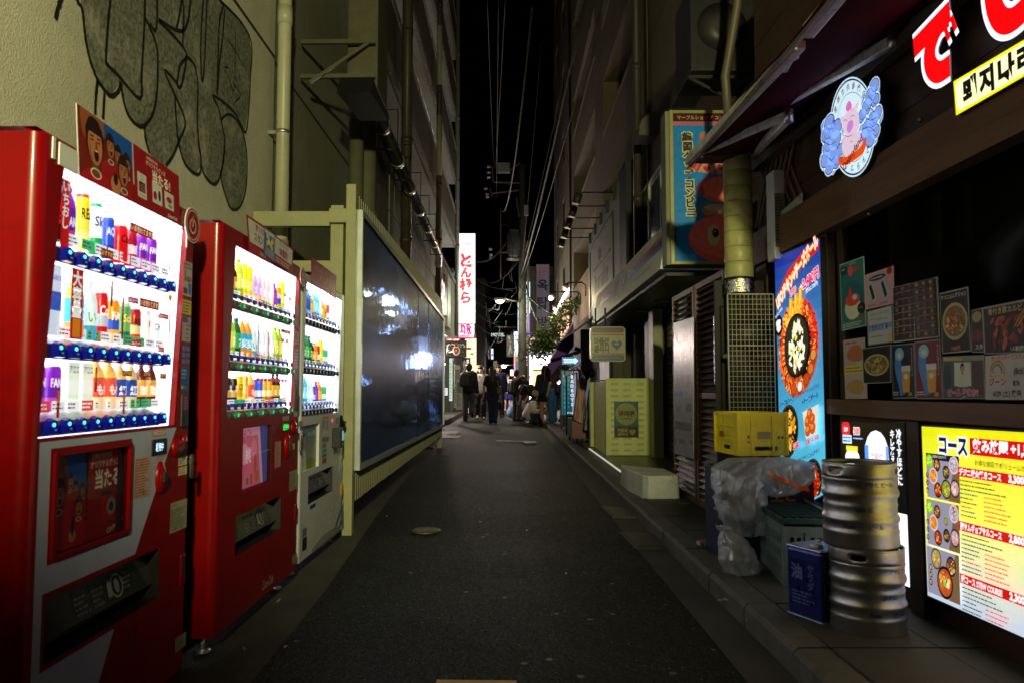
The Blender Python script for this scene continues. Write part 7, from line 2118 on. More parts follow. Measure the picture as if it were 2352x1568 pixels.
fsign('food_strip','dark red strip sign 食品・調味料 above the black logo sign',1027,777,1056,787,26,lambda a,W,H:(a.rect(0,0,W,H,(90,10,16)),a.text('食品・調味料',W*.5,H*.5,H*.6,(220,200,200),.02,maxw=W*.9)),.35)
def bimi(a,W,H):
 a.rect(0,0,W,H,(60,52,40));a.rect(W*.02,H*.03,W*.98,H*.97,(8,8,10));a.rect(W*.05,H*.07,W*.95,H*.08,(90,80,50));a.rect(W*.05,H*.92,W*.95,H*.93,(90,80,50))
 for(x,ch,ro)in((.23,'美',.12),(.77,'味',-.12)):a.text(ch,W*x,H*.55,H*.42,(20,20,22),.03,rot=ro,out=((170,172,175),.08))
 a.disc(W*.5,H*.38,W*.2,(170,170,172),H*.32);a.disc(W*.5,H*.38,W*.13,(150,24,20),H*.22,wob=.12);a.disc(W*.5,H*.38,W*.04,(190,150,40),H*.06);a.disc(W*.5,H*.74,W*.11,(170,170,172),H*.14);a.disc(W*.5,H*.73,W*.08,(60,40,40),H*.1);a.disc(W*.5,H*.82,W*.09,(150,24,24),H*.07)
fsign('logo_sign','black square sign with white 美味 lettering and a red flower logo',1026,783,1070,818,24,bimi,.5)
fsign('soban_sign','narrow dark brown vertical sign with white letters SOBAN',1062,822,1079,880,25.5,lambda a,W,H:(a.rect(0,0,W,H,(28,20,16)),a.text('SOBAN',W*.72,H*.96,H*.17,(235,235,225),.06,vert=True),a.text('소반ソバン',W*.3,H*.93,H*.12,(150,150,140),.02,vert=True)),.7)
t=thing('wall_letter_sign','black sign box with big red and white lit letters edge-on above the fence end','sign',(-2.0,23,4))
A=[atX(1009,634,-2.0),atX(1027,664,-2.0),atX(1027,727,-2.0),atX(1009,716,-2.0)]
mb=MB();mb.add(A+[p-Vector((.15,0,0))for p in A],[(3,2,1,0),(4,5,6,7),(0,1,5,4),(1,2,6,5),(2,3,7,6),(3,0,4,7)]);mb.build('sign_box',BLACK,t)
a=Art.inquad(*A);W,H=a.W,a.H
a.text('とん',W*.5,H*.7,H*.5,(230,40,40),.08,out=((255,245,245),.12),maxw=W*.9);a.text('松ら',W*.5,H*.25,H*.5,(250,245,245),.1,maxw=W*.9)
a.build('sign_face',LIT(1.4),t)
part_box('sign_frame_panel',(-2.1,-2.0,24.9,26.2,3.2,4.9),M('speckled_panel',(.5,.5,.5),rough=.5,noise=(30,.3)),t)
t=thing('light_strip','white light strip on the post at the end of the billboard','lamp',(-1.9,21.8,1.5))
part_box('strip',(-2.06,-2.03,21.9,21.93,.4,3.0),M('violet_white_strip',(1,1,1),es=3,ec=(.9,.75,1)),t)
fsign('menu_light','green-white lit menu column beside the shop door',1032,822,1039,920,22.6,lambda a,W,H:(a.rect(0,0,W,H,(200,225,205)),a.lines(W*.1,H*.05,W*.9,H*.9,26,(60,130,90),RND)),.9)
fsign('menu_tablet','tilted lit menu stand low beside the billboard end',1018,890,1028,907,20.5,lambda a,W,H:(a.rect(0,0,W,H,(250,235,250)),a.lines(W*.1,H*.1,W*.9,H*.9,4,(120,80,120),RND)),1.1)
t=thing('menu_stand','white standing menu boards leaning in the shop entrance','sign',(-1.95,24.6,.2))
for(u0,v0,u1,v1,Y)in((1044,838,1056,935,24.6),(1048,870,1062,940,23.8)):
 A,B=atY(u0,v0,Y),atY(u1,v1,Y)
 part_box('board',(A.x,B.x,Y,Y+.03,B.z,A.z),WHP,t)
 a=artF(A.x,Y-.001,B.z);W,H=B.x-A.x,A.z-B.z
 a.rect(0,0,W,H,(200,200,205));a.rect(W*.1,H*.55,W*.9,H*.9,(120,130,150));a.lines(W*.1,H*.1,W*.9,H*.5,7,(70,70,80),RND);a.build('board_print',PRD,t)
t=thing('moss_clump','green clump of weeds at the foot of the shop step','plant',(-2,21,.2))
mb=MB();r=random.Random(9)
c0=atG(1050,942)
for i in range(260):
 p=Vector((c0 .x+r.gauss(0,.16),c0 .y+r.gauss(0,.2),g(c0 .y)+abs(r.gauss(0,.05))))
 d=Vector((r.uniform(-1,1),r.uniform(-1,1),r.uniform(.2,1))).normalized()*.04;e=d.cross(Vector((r.uniform(-1,1),r.uniform(-1,1),.3))).normalized()*.02
 mb.add([p-e,p+e,p+d],[(0,1,2)])
LEAF=M('leaf',(.05,.11,.02),rough=.5,noise=(3,.4))
o=mb.build('moss_leaves',LEAF,t);o['kind']='stuff'
# ------------------------------------------------------------------ right beige building
RBX=2.2
RB=thing('concrete_block','tall beige rough-cast building on the right with recessed balconies','building',(2.2,20,0))
PF=lambda a_,b_:(RBX,a_,b_)
PB=lambda a_,b_:(RBX+.9,a_,b_)
holesA,wins=[],[]
for k in range(6):
 z0_=4.75+2.6*k
 for(ya_,yb_)in((28.6,29.9),(32.6,33.9)):
  holesA.append((ya_,yb_,z0_,z0_+1.15));wins.append((ya_,yb_,z0_,z0_+1.15))
mb=MB();holed(mb,[26.4,35.5],[3.2,20],holesA,lambda a_,b_:(RBX-.06,a_,b_),None,lambda a_,b_:(RBX+.06,a_,b_));mb.build('wall',STUC2,RB)
mb=MB();mb.add([(RBX-.06,26.4,3.2),(RBX+1,26.4,3.2),(RBX+1,26.4,20),(RBX-.06,26.4,20)],[(0,1,2,3)]);mb.add([(RBX-.06,35.5,3.2),(RBX+8,35.5,3.2),(RBX+8,35.5,20),(RBX-.06,35.5,20)],[(3,2,1,0)]);mb.build('wall_return',STUC2,RB)
holesB=[]
for k in range(6):
 z0_=4.45+2.6*k
 for(ya_,yb_)in((12.9,17.4),(19.0,25.4)):holesB.append((ya_,yb_,z0_,z0_+1.25))
mb=MB();holed(mb,[7.2,26.4],[2.9,20],holesB,PF,None,PB);mb.build('wall',STUC2,RB)
part_box('recess_back',(RBX+.9,RBX+.95,7.2,26.3,2.9,20),STUC2,RB)
for(ya_,yb_)in((12.9,17.4),(19.0,25.4)):
 for k in range(6):
  z0_=4.45+2.6*k
  part_box('recess_ledge',(RBX-.03,RBX+.12,ya_-.05,yb_+.05,z0_-.07,z0_-.002),STUC2,RB,bev=.01)
  part_box('balcony_door',(RBX+.86,RBX+.898,ya_+1.0,yb_-1.2,z0_-.0,z0_+1.2),DARKPIPE,RB)
for w in wins:
 mb=MB()
 for b_ in((w[0],w[1],w[2],w[2]+.05),(w[0],w[1],w[3]-.05,w[3]),(w[0],w[0]+.05,w[2]+.05,w[3]-.05),(w[1]-.05,w[1],w[2]+.05,w[3]-.05),((w[0]+w[1])/2-.02,(w[0]+w[1])/2+.02,w[2]+.05,w[3]-.05)):
  mb.box(RBX-.02,RBX+.02,*b_)
 o=mb.build('window_frame',BLACK,RB)
 mb=MB();mb.add([(RBX,w[0]+.05,w[2]+.05),(RBX,w[1]-.05,w[2]+.05),(RBX,w[1]-.05,w[3]-.05),(RBX,w[0]+.05,w[3]-.05)],[(0,1,2,3)]);q_=mb.build('pane',M('night_pane',(.015,.02,.025),rough=.12,spec=.7,noise=(3,.3)),RB)
part_box('room_dark',(RBX+.1,RBX+.14,26.5,35.4,3.3,19.9),BLACK,RB)
JM=_mats['dark_joint']
for z in(3.95,6.55,9.15,11.75,14.35,16.95):
 part_box('wall_joint',(RBX-.0,RBX+.004,7.3,12.88,z,z+.02),JM,RB,bev=0)
 part_box('wall_joint',(RBX-.066,RBX-.0605,26.45,35.4,z,z+.03),JM,RB,bev=0)
 part_box('wall_joint',(RBX-.004,RBX+.004,17.5,18.9,z,z+.02),JM,RB,bev=0)
mb=MB()
RW=(9.6,14.2,3.55,4.2)
for i in range(5):
 ya_=9.7+i*.92
 part_box('window_frame',(RBX-.05,RBX-.002,ya_,ya_+.05,3.3,4.3),ALU,RB)
 mb=MB();mb.add([(RBX-.03,ya_+.05,3.35),(RBX-.03,ya_+.92,3.35),(RBX-.03,ya_+.92,4.25),(RBX-.03,ya_+.05,4.25)],[(0,1,2,3)]);mb.build('pane',M('teal_pane',(.04,.07,.08),rough=.1,spec=.6,noise=(3,.3)),RB)
for z in(3.3,4.25):part_box('window_frame',(RBX-.06,RBX-.002,9.7,14.35,z,z+.05),ALU,RB)
pipe('drainpipe','brown-grey drainpipe on the rough-cast wall left of the blue sign',[(2.1,12.2,2.9),(2.1,12.2,16)],.07,M('taupe_pipe',(.08,.07,.055),rough=.5,noise=(4,.2)),[(2.1,12.2,z)for z in(4.2,6.4,8.6)])
pipe('conduit','thin conduit on the rough-cast wall beside the drainpipe',[(2.17,11.6,3.0),(2.17,11.6,16)],.025,RUB,n=8)
for(y,z,lab)in((11.2,4.85,'curved metal vent hood on the rough-cast wall by the drainpipe'),(8.6,4.45,'larger vent hood just above the blue sign')):
 t=thing('vent_hood',lab,'vent',(2.1,y,z))
 mb=MB();n=8
 P_=[(RBX-.002,z)]+[(RBX-.002-.26*math.sin(R(90)*i/n)**1,z+.32-.0-.32*(1-math.cos(R(90)*(1-i/n)))*0+.0)for i in range(0)]
 pr=[(RBX-.002,z),(RBX-.28,z),(RBX-.28,z+.08)]+[(RBX-.28*math.cos(R(90)*i/n),z+.08+.28*math.sin(R(90)*i/n))for i in range(1,n+1)]
 mb.prism([(p[0],p[1])for p in pr],'y',y-.22,y+.22);mb.build('hood',M('hood_paint',(.14,.14,.12),rough=.5,noise=(5,.2)),t,bevel=.004)
UP=thing('upper_facade','dark rough plaster upper wall above the restaurant awning','wall',(2.3,4,4))
part_box('wall',(2.25,2.6,-2,7.15,2.9,14),stucco('umber_stucco',(.1,.085,.055),30,.8,.02),UP)
part_box('eaves',(1.88,2.25,.6,5.6,4.1,4.2),WOOD,UP)
pipe('conduit','pale flexible conduit rising behind the awning rail',[(1.75,5.9,3.1),(1.72,5.9,3.6),(1.78,5.75,4.1),(1.84,5.6,5.2)],.035,M('taupe_conduit',(.09,.075,.05),rough=.5,noise=(4,.2)),n=10)
t=thing('condenser_unit','black air conditioner unit on a bracket high above the blue sign','air conditioner',(1.9,6.8,4.1))
part_box('unit_case',(1.62,2.2,6.6,7.2,3.95,4.75),BLACK,t,bev=.01)
mb=MB();mb.lathe([(.2,0),(.22,.01),(.06,.02),(.0001,.02)],(0,0,0),20);mb.v=[(1.9+v[0],6.598-v[2],4.35+v[1])for v in mb.v];mb.build('fan_guard',RUB,t)
mb=MB();mb.beam((1.62,6.7,3.93),(2.24,6.7,3.93),.03,.03);mb.beam((1.62,6.7,3.93),(2.24,6.7,3.6),.02,.02);mb.build('bracket',BLACK,t)
# ------------------------------------------------------------------ goods shop with the striped fascia
GS=thing('goods_shop','closed goods shop with a slanted white fascia striped pink and blue','shop',(1.8,10,0))
FASC=M('fascia_panel',(.8,.81,.74),rough=.45,noise=(2,.08),dirt=(4,.25,(.2,.2,.14)))
tl,tr=atX(1376,677,1.53),atX(1535,504,1.53)
bl,br=atX(1358,747,1.45),atX(1519,613,1.45)
tl,tr,bl,br=Vector((1.53,13.0,2.73)),Vector((1.53,7.25,2.74)),Vector((1.45,13.3,2.24)),Vector((1.45,7.22,2.27))
mb=MB();F_=[tl,tr,br,bl];Bk=[tl+Vector((.6,0,0)),tr+Vector((.6,0,0)),br+Vector((.72,0,-.02)),bl+Vector((.72,0,-.02))]
mb.add([bl,br,tr,tl]+[Bk[3],Bk[2],Bk[1],Bk[0]],[(0,1,2,3),(7,6,5,4),(0,4,5,1),(1,5,6,2),(2,6,7,3),(3,7,4,0)]);mb.build('fascia',FASC,GS)
a=Art.inquad(tl,tr,br,bl,.001);W,H=a.W,a.H
for(y,c)in((.66,(225,130,150)),(.56,(90,76,66)),(.46,(70,140,210))):
 a.rect(W*.14,H*y,W*.36,H*(y+.1),c);a.rect(W*.63,H*y,W*.995,H*(y+.1),c)
a.text('마플샵',W*.44,H*.70,H*.28,(80,66,56),.06,maxw=W*.13);a.text('콘비니',W*.44,H*.42,H*.28,(80,66,56),.06,maxw=W*.13)
def heart(a,x,y,s,c,ky=1):
 P_=[(x+s*.062*16*math.sin(t_)**3,y+ky*s*.062*(13*math.cos(t_)-5*math.cos(2*t_)-2*math.cos(3*t_)-math.cos(4*t_)))for t_ in[i*6.283/24 for i in range(24)]]
 a.poly(P_,c)
heart(a,W*.565,H*.56,H*.3,(60,120,190),1.05);a.disc(W*.565,H*.58,H*.09,(190,195,190),H*.09)
a.text('マープルショップ コンビニ',W*.5,H*.17,H*.1,(110,105,90),.02,maxw=W*.2);a.text('K-CREATOR GOODS KONBINI BY MARPPLESHOP',W*.82,H*.26,H*.08,(70,66,56),.01,maxw=W*.22)
a.build('fascia_print',PRD,GS)
part_box('soffit',(1.5,2.2,7.2,13.3,2.2,2.235),BLACK,GS)
for yy in(8.0,9.2,10.4):
 mb=MB();mb.lathe([(.09,0),(.1,.008),(.0001,.01)],(1.85,yy,2.185),16);mb.build('downlight_ring',YPOST,GS)
part_box('raised_floor',(1.27,2.2,7.35,13.2,.08,.17+.05),TILE,GS)
for i in range(10):
 for j in range(3):
  mb=MB();mb.box(1.275+j*.3,1.571+j*.3,7.36+i*.58,7.934+i*.58,.215,.224+RND.uniform(0,.0015));mb.build('floor_tile',TILE,GS)
part_box('edge_light',(1.255,1.268,7.55,12.0,.20,.215),M('edge_light_strip',(.9,.85,.7),es=.55,ec=(1,.92,.75)),GS,bev=0)
SH=M('shutter_slat_metal',(.07,.1,.07),rough=.3,metal=.5,noise=(2,.6),dirt=(3,.5,(.12,.05,.03)))
for i in range(26):
 part_box('shutter_slat',(2.1,2.125,7.5,10.1,.25+i*.075,.25+i*.075+.066),SH,GS,bev=.008)
part_box('column',(1.93,2.06,10.15,10.45,.22,2.2),YPOST,GS)
part_box('inner_wall',(2.13,2.2,10.5,13.2,.2,2.2),CONCW,GS)
part_box('door_leaf',(2.06,2.12,10.7,11.5,.25,2.15),BLACK,GS)
part_box('column',(1.75,1.95,13.0,13.25,.22,2.2),CONCW,GS)
EN=thing('unit_enclosure','pale yellow-green lattice enclosure with the CUTENESS poster standing on the shop floor','enclosure',(1.6,11,.2))
ex0,ex1,ey0,ey1,ez0,ez1=1.35,1.92,10.45,12.0,.235,1.27
ENM=M('enclosure_paint',(.6,.63,.24),rough=.5,noise=(3,.12),dirt=(5,.3,(.2,.2,.1)))
holes=[]
for i in range(3):
 for j in range(12):
  pass
mb=MB();holed(mb,[ex0,ex1],[ez0,ez1],[],lambda a_,b_:(a_,ey0,b_));mb.build('front_panel',ENM,EN)
for i in range(3):
 for j in range(12):
  x0_=ex0+.05+i*.175;z0_=ez0+.05+j*.082
  mb=MB();mb.box(x0_,x0_+.1,ey0-.003,ey0-.0005,z0_,z0_+.034);mb.build('lattice_pad',M('lattice_shade',(.42,.46,.2),rough=.6,noise=(6,.2)),EN)
for b_ in((ex0-.02,ex0+.012,ey0-.012,ey0+.02),(ex1-.012,ex1+.02,ey0-.012,ey0+.02)):part_box('corner_post',(b_[0],b_[1],b_[2],b_[3],ez0,ez1+.01),ENM,EN)
part_box('top_rail',(ex0+.013,ex1-.013,ey0-.01,ey0+.01,ez1-.02,ez1+.012),ENM,EN)
part_box('top_panel',(ex0,ex1,ey0+.022,ey1,ez1-.01,ez1),ENM,EN)
for i in range(24):
 y=ey0+.08+i*.06
 part_box('slat',(ex0-.012,ex0+.01,y,y+.03,ez0,ez1-.03),ENM,EN,bev=0)
for i in range(24):part_box('louvre',(ex0-.005,ex0+.04,ey0+.022,ey0+.07,ez0+.02+i*.042,ez0+.03+i*.042),WHP,EN,bev=0)
part_box('end_post',(ex0-.06,ex0+.02,ey1+.05,ey1+.25,ez0,ez1+.05),ENM,EN)
cvs=lambda x,y:((2150+x*.5102)/1.7415,(1300+y*.5102)/1.7415)
a=artF(0,ey0-.004,0);A,B=a.px(*cvs(600,595)),a.px(*cvs(792,793));C_=a.px(*cvs(600,878))
a.rect(A[0],B[1],B[0],A[1],(28,92,100));mx_,mz=(A[0]+B[0])/2,(A[1]+B[1])/2;rr=(B[0]-A[0])*.45
a.disc(mx_,mz,rr,(150,130,90),n=28);a.disc(mx_,mz,rr*.96,(140,140,62),n=28);a.text('귀여워',mx_,mz+.005,rr*.5,(36,26,26),.06,maxw=rr*1.5);a.text('CUTENESS',mx_,mz-rr*.42,rr*.2,(36,26,26),.02,maxw=rr*1.0)
a.rect(A[0],C_[1],B[0],B[1],(60,22,18));hz=(B[1]+C_[1])/2;a.text('마플샵',mx_-rr*.35,hz+rr*.18,rr*.3,(150,145,80),.05,maxw=rr*.95);a.text('콘비니',mx_-rr*.35,hz-rr*.18,rr*.3,(150,145,80),.05,maxw=rr*.95);heart(a,mx_+rr*.55,hz,rr*.3,(150,145,80));a.text('3',mx_+rr*.55,hz+.004,rr*.2,(60,22,18),.05,rot=1.57)
a.build('poster',PRD,EN,'teal and maroon poster with 귀여워 CUTENESS in a circle')
t=thing('hanging_sign','rounded square hanging sign 마플샵 콘비니 with a blue heart','sign',(1.3,10.1,1.7))
a=artF(0,10.0,0);A,B=a.px(1356,750),a.px(1437,830)
mb=MB();k_=[]
for(cx_,cy_,a0)in((B[0]-.05,B[1]+.05,-90),(B[0]-.05,A[1]-.05,0),(A[0]+.05,A[1]-.05,90),(A[0]+.05,B[1]+.05,180)):
 for k in range(5):k_.append((cx_+.05*math.cos(R(a0+22.5*k)),cy_+.05*math.sin(R(a0+22.5*k))))
mb.prism(k_,'y',10.002,10.1);mb.build('sign_case',WHP,t)
w_,h_=B[0]-A[0],A[1]-B[1]
a.rrect(A[0],B[1],B[0],A[1],.05,(150,150,80));a.rrect(A[0]+w_*.04,B[1]+h_*.82,B[0]-w_*.04,A[1]-h_*.03,.03,(60,20,16));a.rect(A[0]+w_*.04,B[1]+h_*.2,B[0]-w_*.04,B[1]+h_*.8,(150,150,118));a.rect(A[0]+w_*.04,B[1]+h_*.74,B[0]-w_*.04,B[1]+h_*.79,(150,70,70));a.rect(A[0]+w_*.04,B[1]+h_*.2,B[0]-w_*.04,B[1]+h_*.24,(150,70,70));a.rrect(A[0]+w_*.04,B[1]+h_*.03,B[0]-w_*.04,B[1]+h_*.19,.03,(30,70,110))
a.text('K-CREATOR GOODS KONBINI',A[0]+w_*.5,B[1]+h_*.88,h_*.05,(130,90,80),.01,maxw=w_*.7);a.text('마플샵',A[0]+w_*.32,B[1]+h_*.58,h_*.2,(50,20,16),.05,maxw=w_*.42);a.text('콘비니',A[0]+w_*.32,B[1]+h_*.37,h_*.2,(50,20,16),.05,maxw=w_*.42)
heart(a,A[0]+w_*.75,B[1]+h_*.48,w_*.16,(24,60,130));a.disc(A[0]+w_*.72,B[1]+h_*.5,w_*.03,(150,150,130));a.disc(A[0]+w_*.78,B[1]+h_*.5,w_*.03,(150,150,130));a.text('マーブルショップ コンビニ',A[0]+w_*.5,B[1]+h_*.11,h_*.06,(130,150,150),.01,maxw=w_*.7)
a.build('sign_print',PRD,t)
mb=MB();mb.tube([(1.28,10.05,1.9),(1.28,10.05,2.2)],.012,6);mb.tube([(1.15,10.05,1.9),(1.15,10.05,2.2)],.012,6);mb.build('hanger',BLACK,t)
BSY=7.0
t=thing('projecting_sign','large blue projecting sign 韓国グッズコンビニ with pink plush toys','sign',(1.7,BSY,3))
a=artF(0,BSY,0);A,B=a.px(1545,262),a.px(1712,601)
LAMPYEL=M('lamp_yellow_frame',(.38,.37,.14),rough=.35,metal=.4,noise=(5,.15))  # yellow of the lamp light is put into the frame colour
part_box('sign_body',(A[0]-.07,B[0],BSY+.012,BSY+.22,B[1]-.03,A[1]+.03),M('sign_side',(.2,.2,.16),rough=.5,noise=(4,.2)),t)
for b_ in((A[0]-.035,A[0],B[1]-.03,A[1]+.03),(B[0]-.0,B[0]+.03,B[1]-.03,A[1]+.03)):part_box('frame',(b_[0],b_[1],BSY-.02,BSY+.011,b_[2],b_[3]),LAMPYEL,t)
for b_ in((B[1]-.03,B[1]),(A[1],A[1]+.03)):part_box('frame',(A[0]+.001,B[0]-.001,BSY-.018,BSY+.011,b_[0],b_[1]),LAMPYEL,t)
cvp=lambda x,y:((2600+x*.5102)/1.7415,(350+y*.5102)/1.7415)
a.clip=(A[0],B[1],B[0],A[1])
a.rect(A[0],B[1],B[0],A[1],(24,135,225));hh=A[1]-B[1];ww=B[0]-A[0]
a.rect(A[0],A[1]-hh*.055,B[0],A[1],(80,16,30));a.rect(A[0],A[1]-hh*.08,B[0],A[1]-hh*.052,(190,110,130));a.text('マープルショップ コンビニ',A[0]+ww*.06,A[1]-hh*.026,hh*.027,(205,200,150),.01,'l',maxw=ww*.82)
def pxd(x,y,rx,ry,c,rot=0,wob=0,cv=cvp):
 p,q,s_=a.px(*cv(x,y)),a.px(*cv(x+rx,y)),a.px(*cv(x,y+ry));a.disc(p[0],p[1],q[0]-p[0],c,p[1]-s_[1],n=26,rot=rot,wob=wob)
PINK_,PNK2=(240,100,100),(250,125,120)
a.rrect(*a.px(*cvp(392,585)),*a.px(*cvp(720,350)),.03,(195,120,115))
a.poly(a.pxs([(290,650),(350,545),(720,590),(720,700)],cvp),(195,60,60));a.poly(a.pxs([(372,665),(420,585),(720,600),(720,700)],cvp),(215,150,140));a.text('STICKERS',*a.px(*cvp(375,605)),.028,(220,170,160),.02,rot=1.15)
for(x,y,s_)in((445,640,.035),(560,625,.04),(510,665,.018),(650,640,.03),(480,605,.012)):p=a.px(*cvp(x,y));heart(a,p[0],p[1],s_,(185,30,50))
pxd(600,800,215,108,PINK_);pxd(600,790,190,90,PNK2,wob=.02);a.stroke(a.pxs([(345,820),(390,760),(440,710),(500,700)],cvp),.018,(190,60,60),4)
a.stroke(a.pxs([(360,860),(420,830),(400,790)],cvp),.02,(190,80,80),4)
pxd(520,965,115,50,(190,150,120));pxd(520,945,100,28,(215,185,150));pxd(520,1015,110,16,(200,90,80))
a.stroke(a.pxs([(335,1060),(360,1010),(385,960),(420,920),(500,910)],cvp),.012,(150,140,60),4)
pxd(575,1185,275,190,PINK_);pxd(570,1165,255,165,PNK2,wob=.015)
for x in(500,620):pxd(x,1160,48,82,(215,210,160));pxd(x+14,1142,26,36,(36,26,20));pxd(x+8,1130,7,9,(200,200,180))
a.clip=None
for i,ch in enumerate('韓国グッズコンビニ'):
 p=a.px(*cvp(290+4*i,395+i*73));a.text(ch,p[0],p[1],hh*.062,(70,50,30),.035,out=((215,212,160),.10),sx=.95)
a.build('sign_print',PRD,t)
t=thing('concrete_step','white painted concrete step block at the near corner of the shop floor','step',(1.35,7,.1))
c1=[atG(u,v,.105)for u,v in((1449,1112),(1472,1140),(1490,1146),(1558,1143))]
mb=MB();n=[(1.15,7.45),(c1[1].x-.0,6.93),(c1[2].x,6.85),(c1[3].x,6.88),(c1[3].x,7.5),(1.15,7.9)]
z0_=PZ(7);zt2=z0_+.21
cx_,cy_=sum(p[0]for p in n)/6,sum(p[1]for p in n)/6
vs=[(p[0],p[1],z0_)for p in n]+[(cx_+(p[0]-cx_)*.97,cy_+(p[1]-cy_)*.97,zt2)for p in n]
mb.add(vs,[tuple(range(6,12))]+[(i,(i+1)%6,(i+1)%6+6,i+6)for i in range(6)]);mb.build('block',M('chipped_white_paint',(.78,.8,.72),rough=.6,noise=(5,.2),bump=(25,.5,.01,6),dirt=(6,.45,(.3,.3,.22))),t,bevel=.012)
# ------------------------------------------------------------------ pale lettered panel with spot lamps
PN=thing('lettered_panel','pale panel with raised dark lettering above the purple awning','sign',(2.0,14.5,4))
py0,py1=13.45,18.7
PBL=M('pale_blue_panel',(.36,.42,.36),rough=.5,noise=(3,.1))
part_box('panel',(1.98,2.1,py0,py1,2.7,4.85),PBL,PN)
part_box('panel_end',(1.98,2.16,py0-.75,py0-.003,2.7,5.0),BLACK,PN)
for b_ in(((1.96,1.978,py0+.75,py0+.82,2.7,4.5)),(1.96,1.978,py1-.5,py1-.43,2.7,4.5),(1.96,1.978,py0+.82,py1-.5,4.43,4.5),(1.96,1.978,py0+1.2,py1-1.2,3.83,3.86)):part_box('moulding',b_,BLACK,PN)
a=artR(1.975,0,0);a.text('the',-(py0+py1)/2-.3,4.1,.36,(30,28,14),.04);a.text('Remember',-(py0+py1)/2-.1,3.5,.46,(30,28,14),.05,maxw=3.6)
o=a.build('raised_letters',M('bronze_letters',(.05,.045,.02),rough=.5,noise=(8,.3)),PN);so=o.modifiers.new('thickness','SOLIDIFY');so.thickness=.05
for i in range(5):
 y=13.9+i*1.05
 lab=['nearest','second','third','fourth','farthest'][i]
 t=thing('spot_lamp','%s of the five black spot lamps on long arms over the pale panel'%lab,'lamp',(1.98,y,4.6),'black spot lamps over the pale panel')
 X_=1.36
 part_box('wall_plate',(1.93,1.978,y-.05,y+.05,4.62,4.86),BLACK,t,bev=0)
 mb=MB();mb.tube([(1.95,y,4.76),(X_,y,4.76)],.014,6);mb.build('arm',BLACK,t)
 mb=MB();mb.tube([(X_,y,4.76),(X_-.04,y,4.70)],.012,6);mb.tube([(X_-.06,y,4.74),(X_-.11,y,4.54)],.075,12);mb.build('lamp_head',M('lamp_olive',(.05,.05,.035),rough=.45,noise=(9,.2)),t)
PAW=thing('purple_awning','dark purple fabric awning over the clothes shop','awning',(1.4,14.5,2.6))
CL2=M('purple_cloth',(.02,.008,.05),rough=.8,noise=(5,.3));CL3=M('violet_valance',(.3,.1,.7),rough=.7,noise=(5,.2))
w0,w1=Vector((1.95,13.5,2.75)),Vector((1.95,19.5,2.85))
o0,o1=atX(1375,735,1.55),atX(1263,862,.96)
o1,o0=Vector((.98,18.0,2.02)),Vector((1.2,13.5,2.14))
q1=atY(1317,743,16.8);q2=atY(1264,828,16.0);
mb=MB();mb.add([w0,w1,Vector((.98,18.6,2.1)),Vector((1.25,13.5,2.2))],[(0,1,2,3)]);o=mb.build('cloth',CL2,PAW);so=o.modifiers.new('thickness','SOLIDIFY');so.thickness=.01
V_=[atY(1317,741,18),atY(1263,826,18),atY(1266,861,18),atY(1318,795,18)]
mb=MB();mb.add(V_+[p+Vector((0,.02,0))for p in V_],[(3,2,1,0),(4,5,6,7),(0,1,5,4),(1,2,6,5),(2,3,7,6),(3,0,4,7)]);mb.build('valance',CL3,PAW)
mb=MB();mb.beam(V_[0]+Vector((0,-.03,.01)),V_[1]+Vector((0,-.03,.01)),.04,.03);mb.build('valance_edge',WHP,PAW)
mb=MB();mb.tube([atY(1320,800,17),(1.95,17,1.9)],.05,8);mb.tube([atY(1266,828,17.9),(1.95,17.9,2.1)],.04,8);mb.build('strut',BLACK,PAW)
WLM=M('warm_lamp_glass',(1,.8,.5),es=22,ec=(1,.7,.35))
for i,(u,v,lit)in enumerate(((1300,660,0),(1268,681,1),(1276,706,0))):
 Y=21+i*1.5
 p=atY(u,v,Y)
 t=thing('gooseneck_lamp',['upper','lit middle','lower'][i]+' gooseneck wall lamp by the bright strip sign','lamp',(2.1,Y,p.z),'gooseneck wall lamps')
 mb=MB();mb.tube([(2.14,Y,p.z-.25),(2.14,Y,p.z+.05),(2.05,Y,p.z+.13),(p.x+.1,Y,p.z+.13),(p.x+.03,Y,p.z+.1)],.02,8);mb.build('arm',BLACK,t)
 mb=MB();mb.tube([(p.x+.05,Y,p.z+.12),(p.x-.02,Y,p.z-.02)],[.03,.1],12,cap=True);mb.build('shade',DARKPIPE,t)
 mb=MB();mb.ball((p.x-.035,Y,p.z-.05),.07 if lit else.05,10);mb.build('bulb',WLM if lit else M('weak_lamp_glass',(1,.6,.4),es=2.2,ec=(1,.6,.4)),t)
 light('lamp_light',(p.x-.1,Y-.1,p.z-.2),55 if lit else 14,(1,.7,.42),.08,t)
t=thing('strip_sign','slanting bright white light strip and poster board on the beige wall','sign',(2.1,20,3.5))
S0,S1=atX(1308,665,2.1),atX(1276,722,2.1)
mb=MB();mb.beam((2.06,S0 .y,S0 .z),(2.06,S1 .y,S1 .z),.08,.1);mb.build('light_strip',M('white_strip',(1,1,1),es=5,ec=(.95,.9,1)),t)
A=[atX(1279,735,2.12),atX(1307,684,2.12),atX(1307,765,2.12),atX(1279,800,2.12)]
mb=MB();mb.add(A,[(0,1,2,3)]);mb.build('board',M('lit_board',(.8,.45,.25),es=.6,ec=(1,.6,.4),noise=(3,.5)),t)
light('strip_light',(1.85,S0 .y+.8,3.2),55,(1,.86,.8),.2,t)
mb=MB();mb.beam(atY(1281,880,20),atY(1312,855,20),.05,.06);mb.build('lower_strip',_mats['white_strip'],t)
t=thing('white_storefront','glaring white lit storefront frame behind the small tree','shop',(1.3,33,2))
A,B=atY(1208,816,33),atY(1279,846,33)
C1=atY(1222,930,33)
WLIT=M('white_violet_backlight',(1,1,1),es=3.6,ec=(1,.9,1))
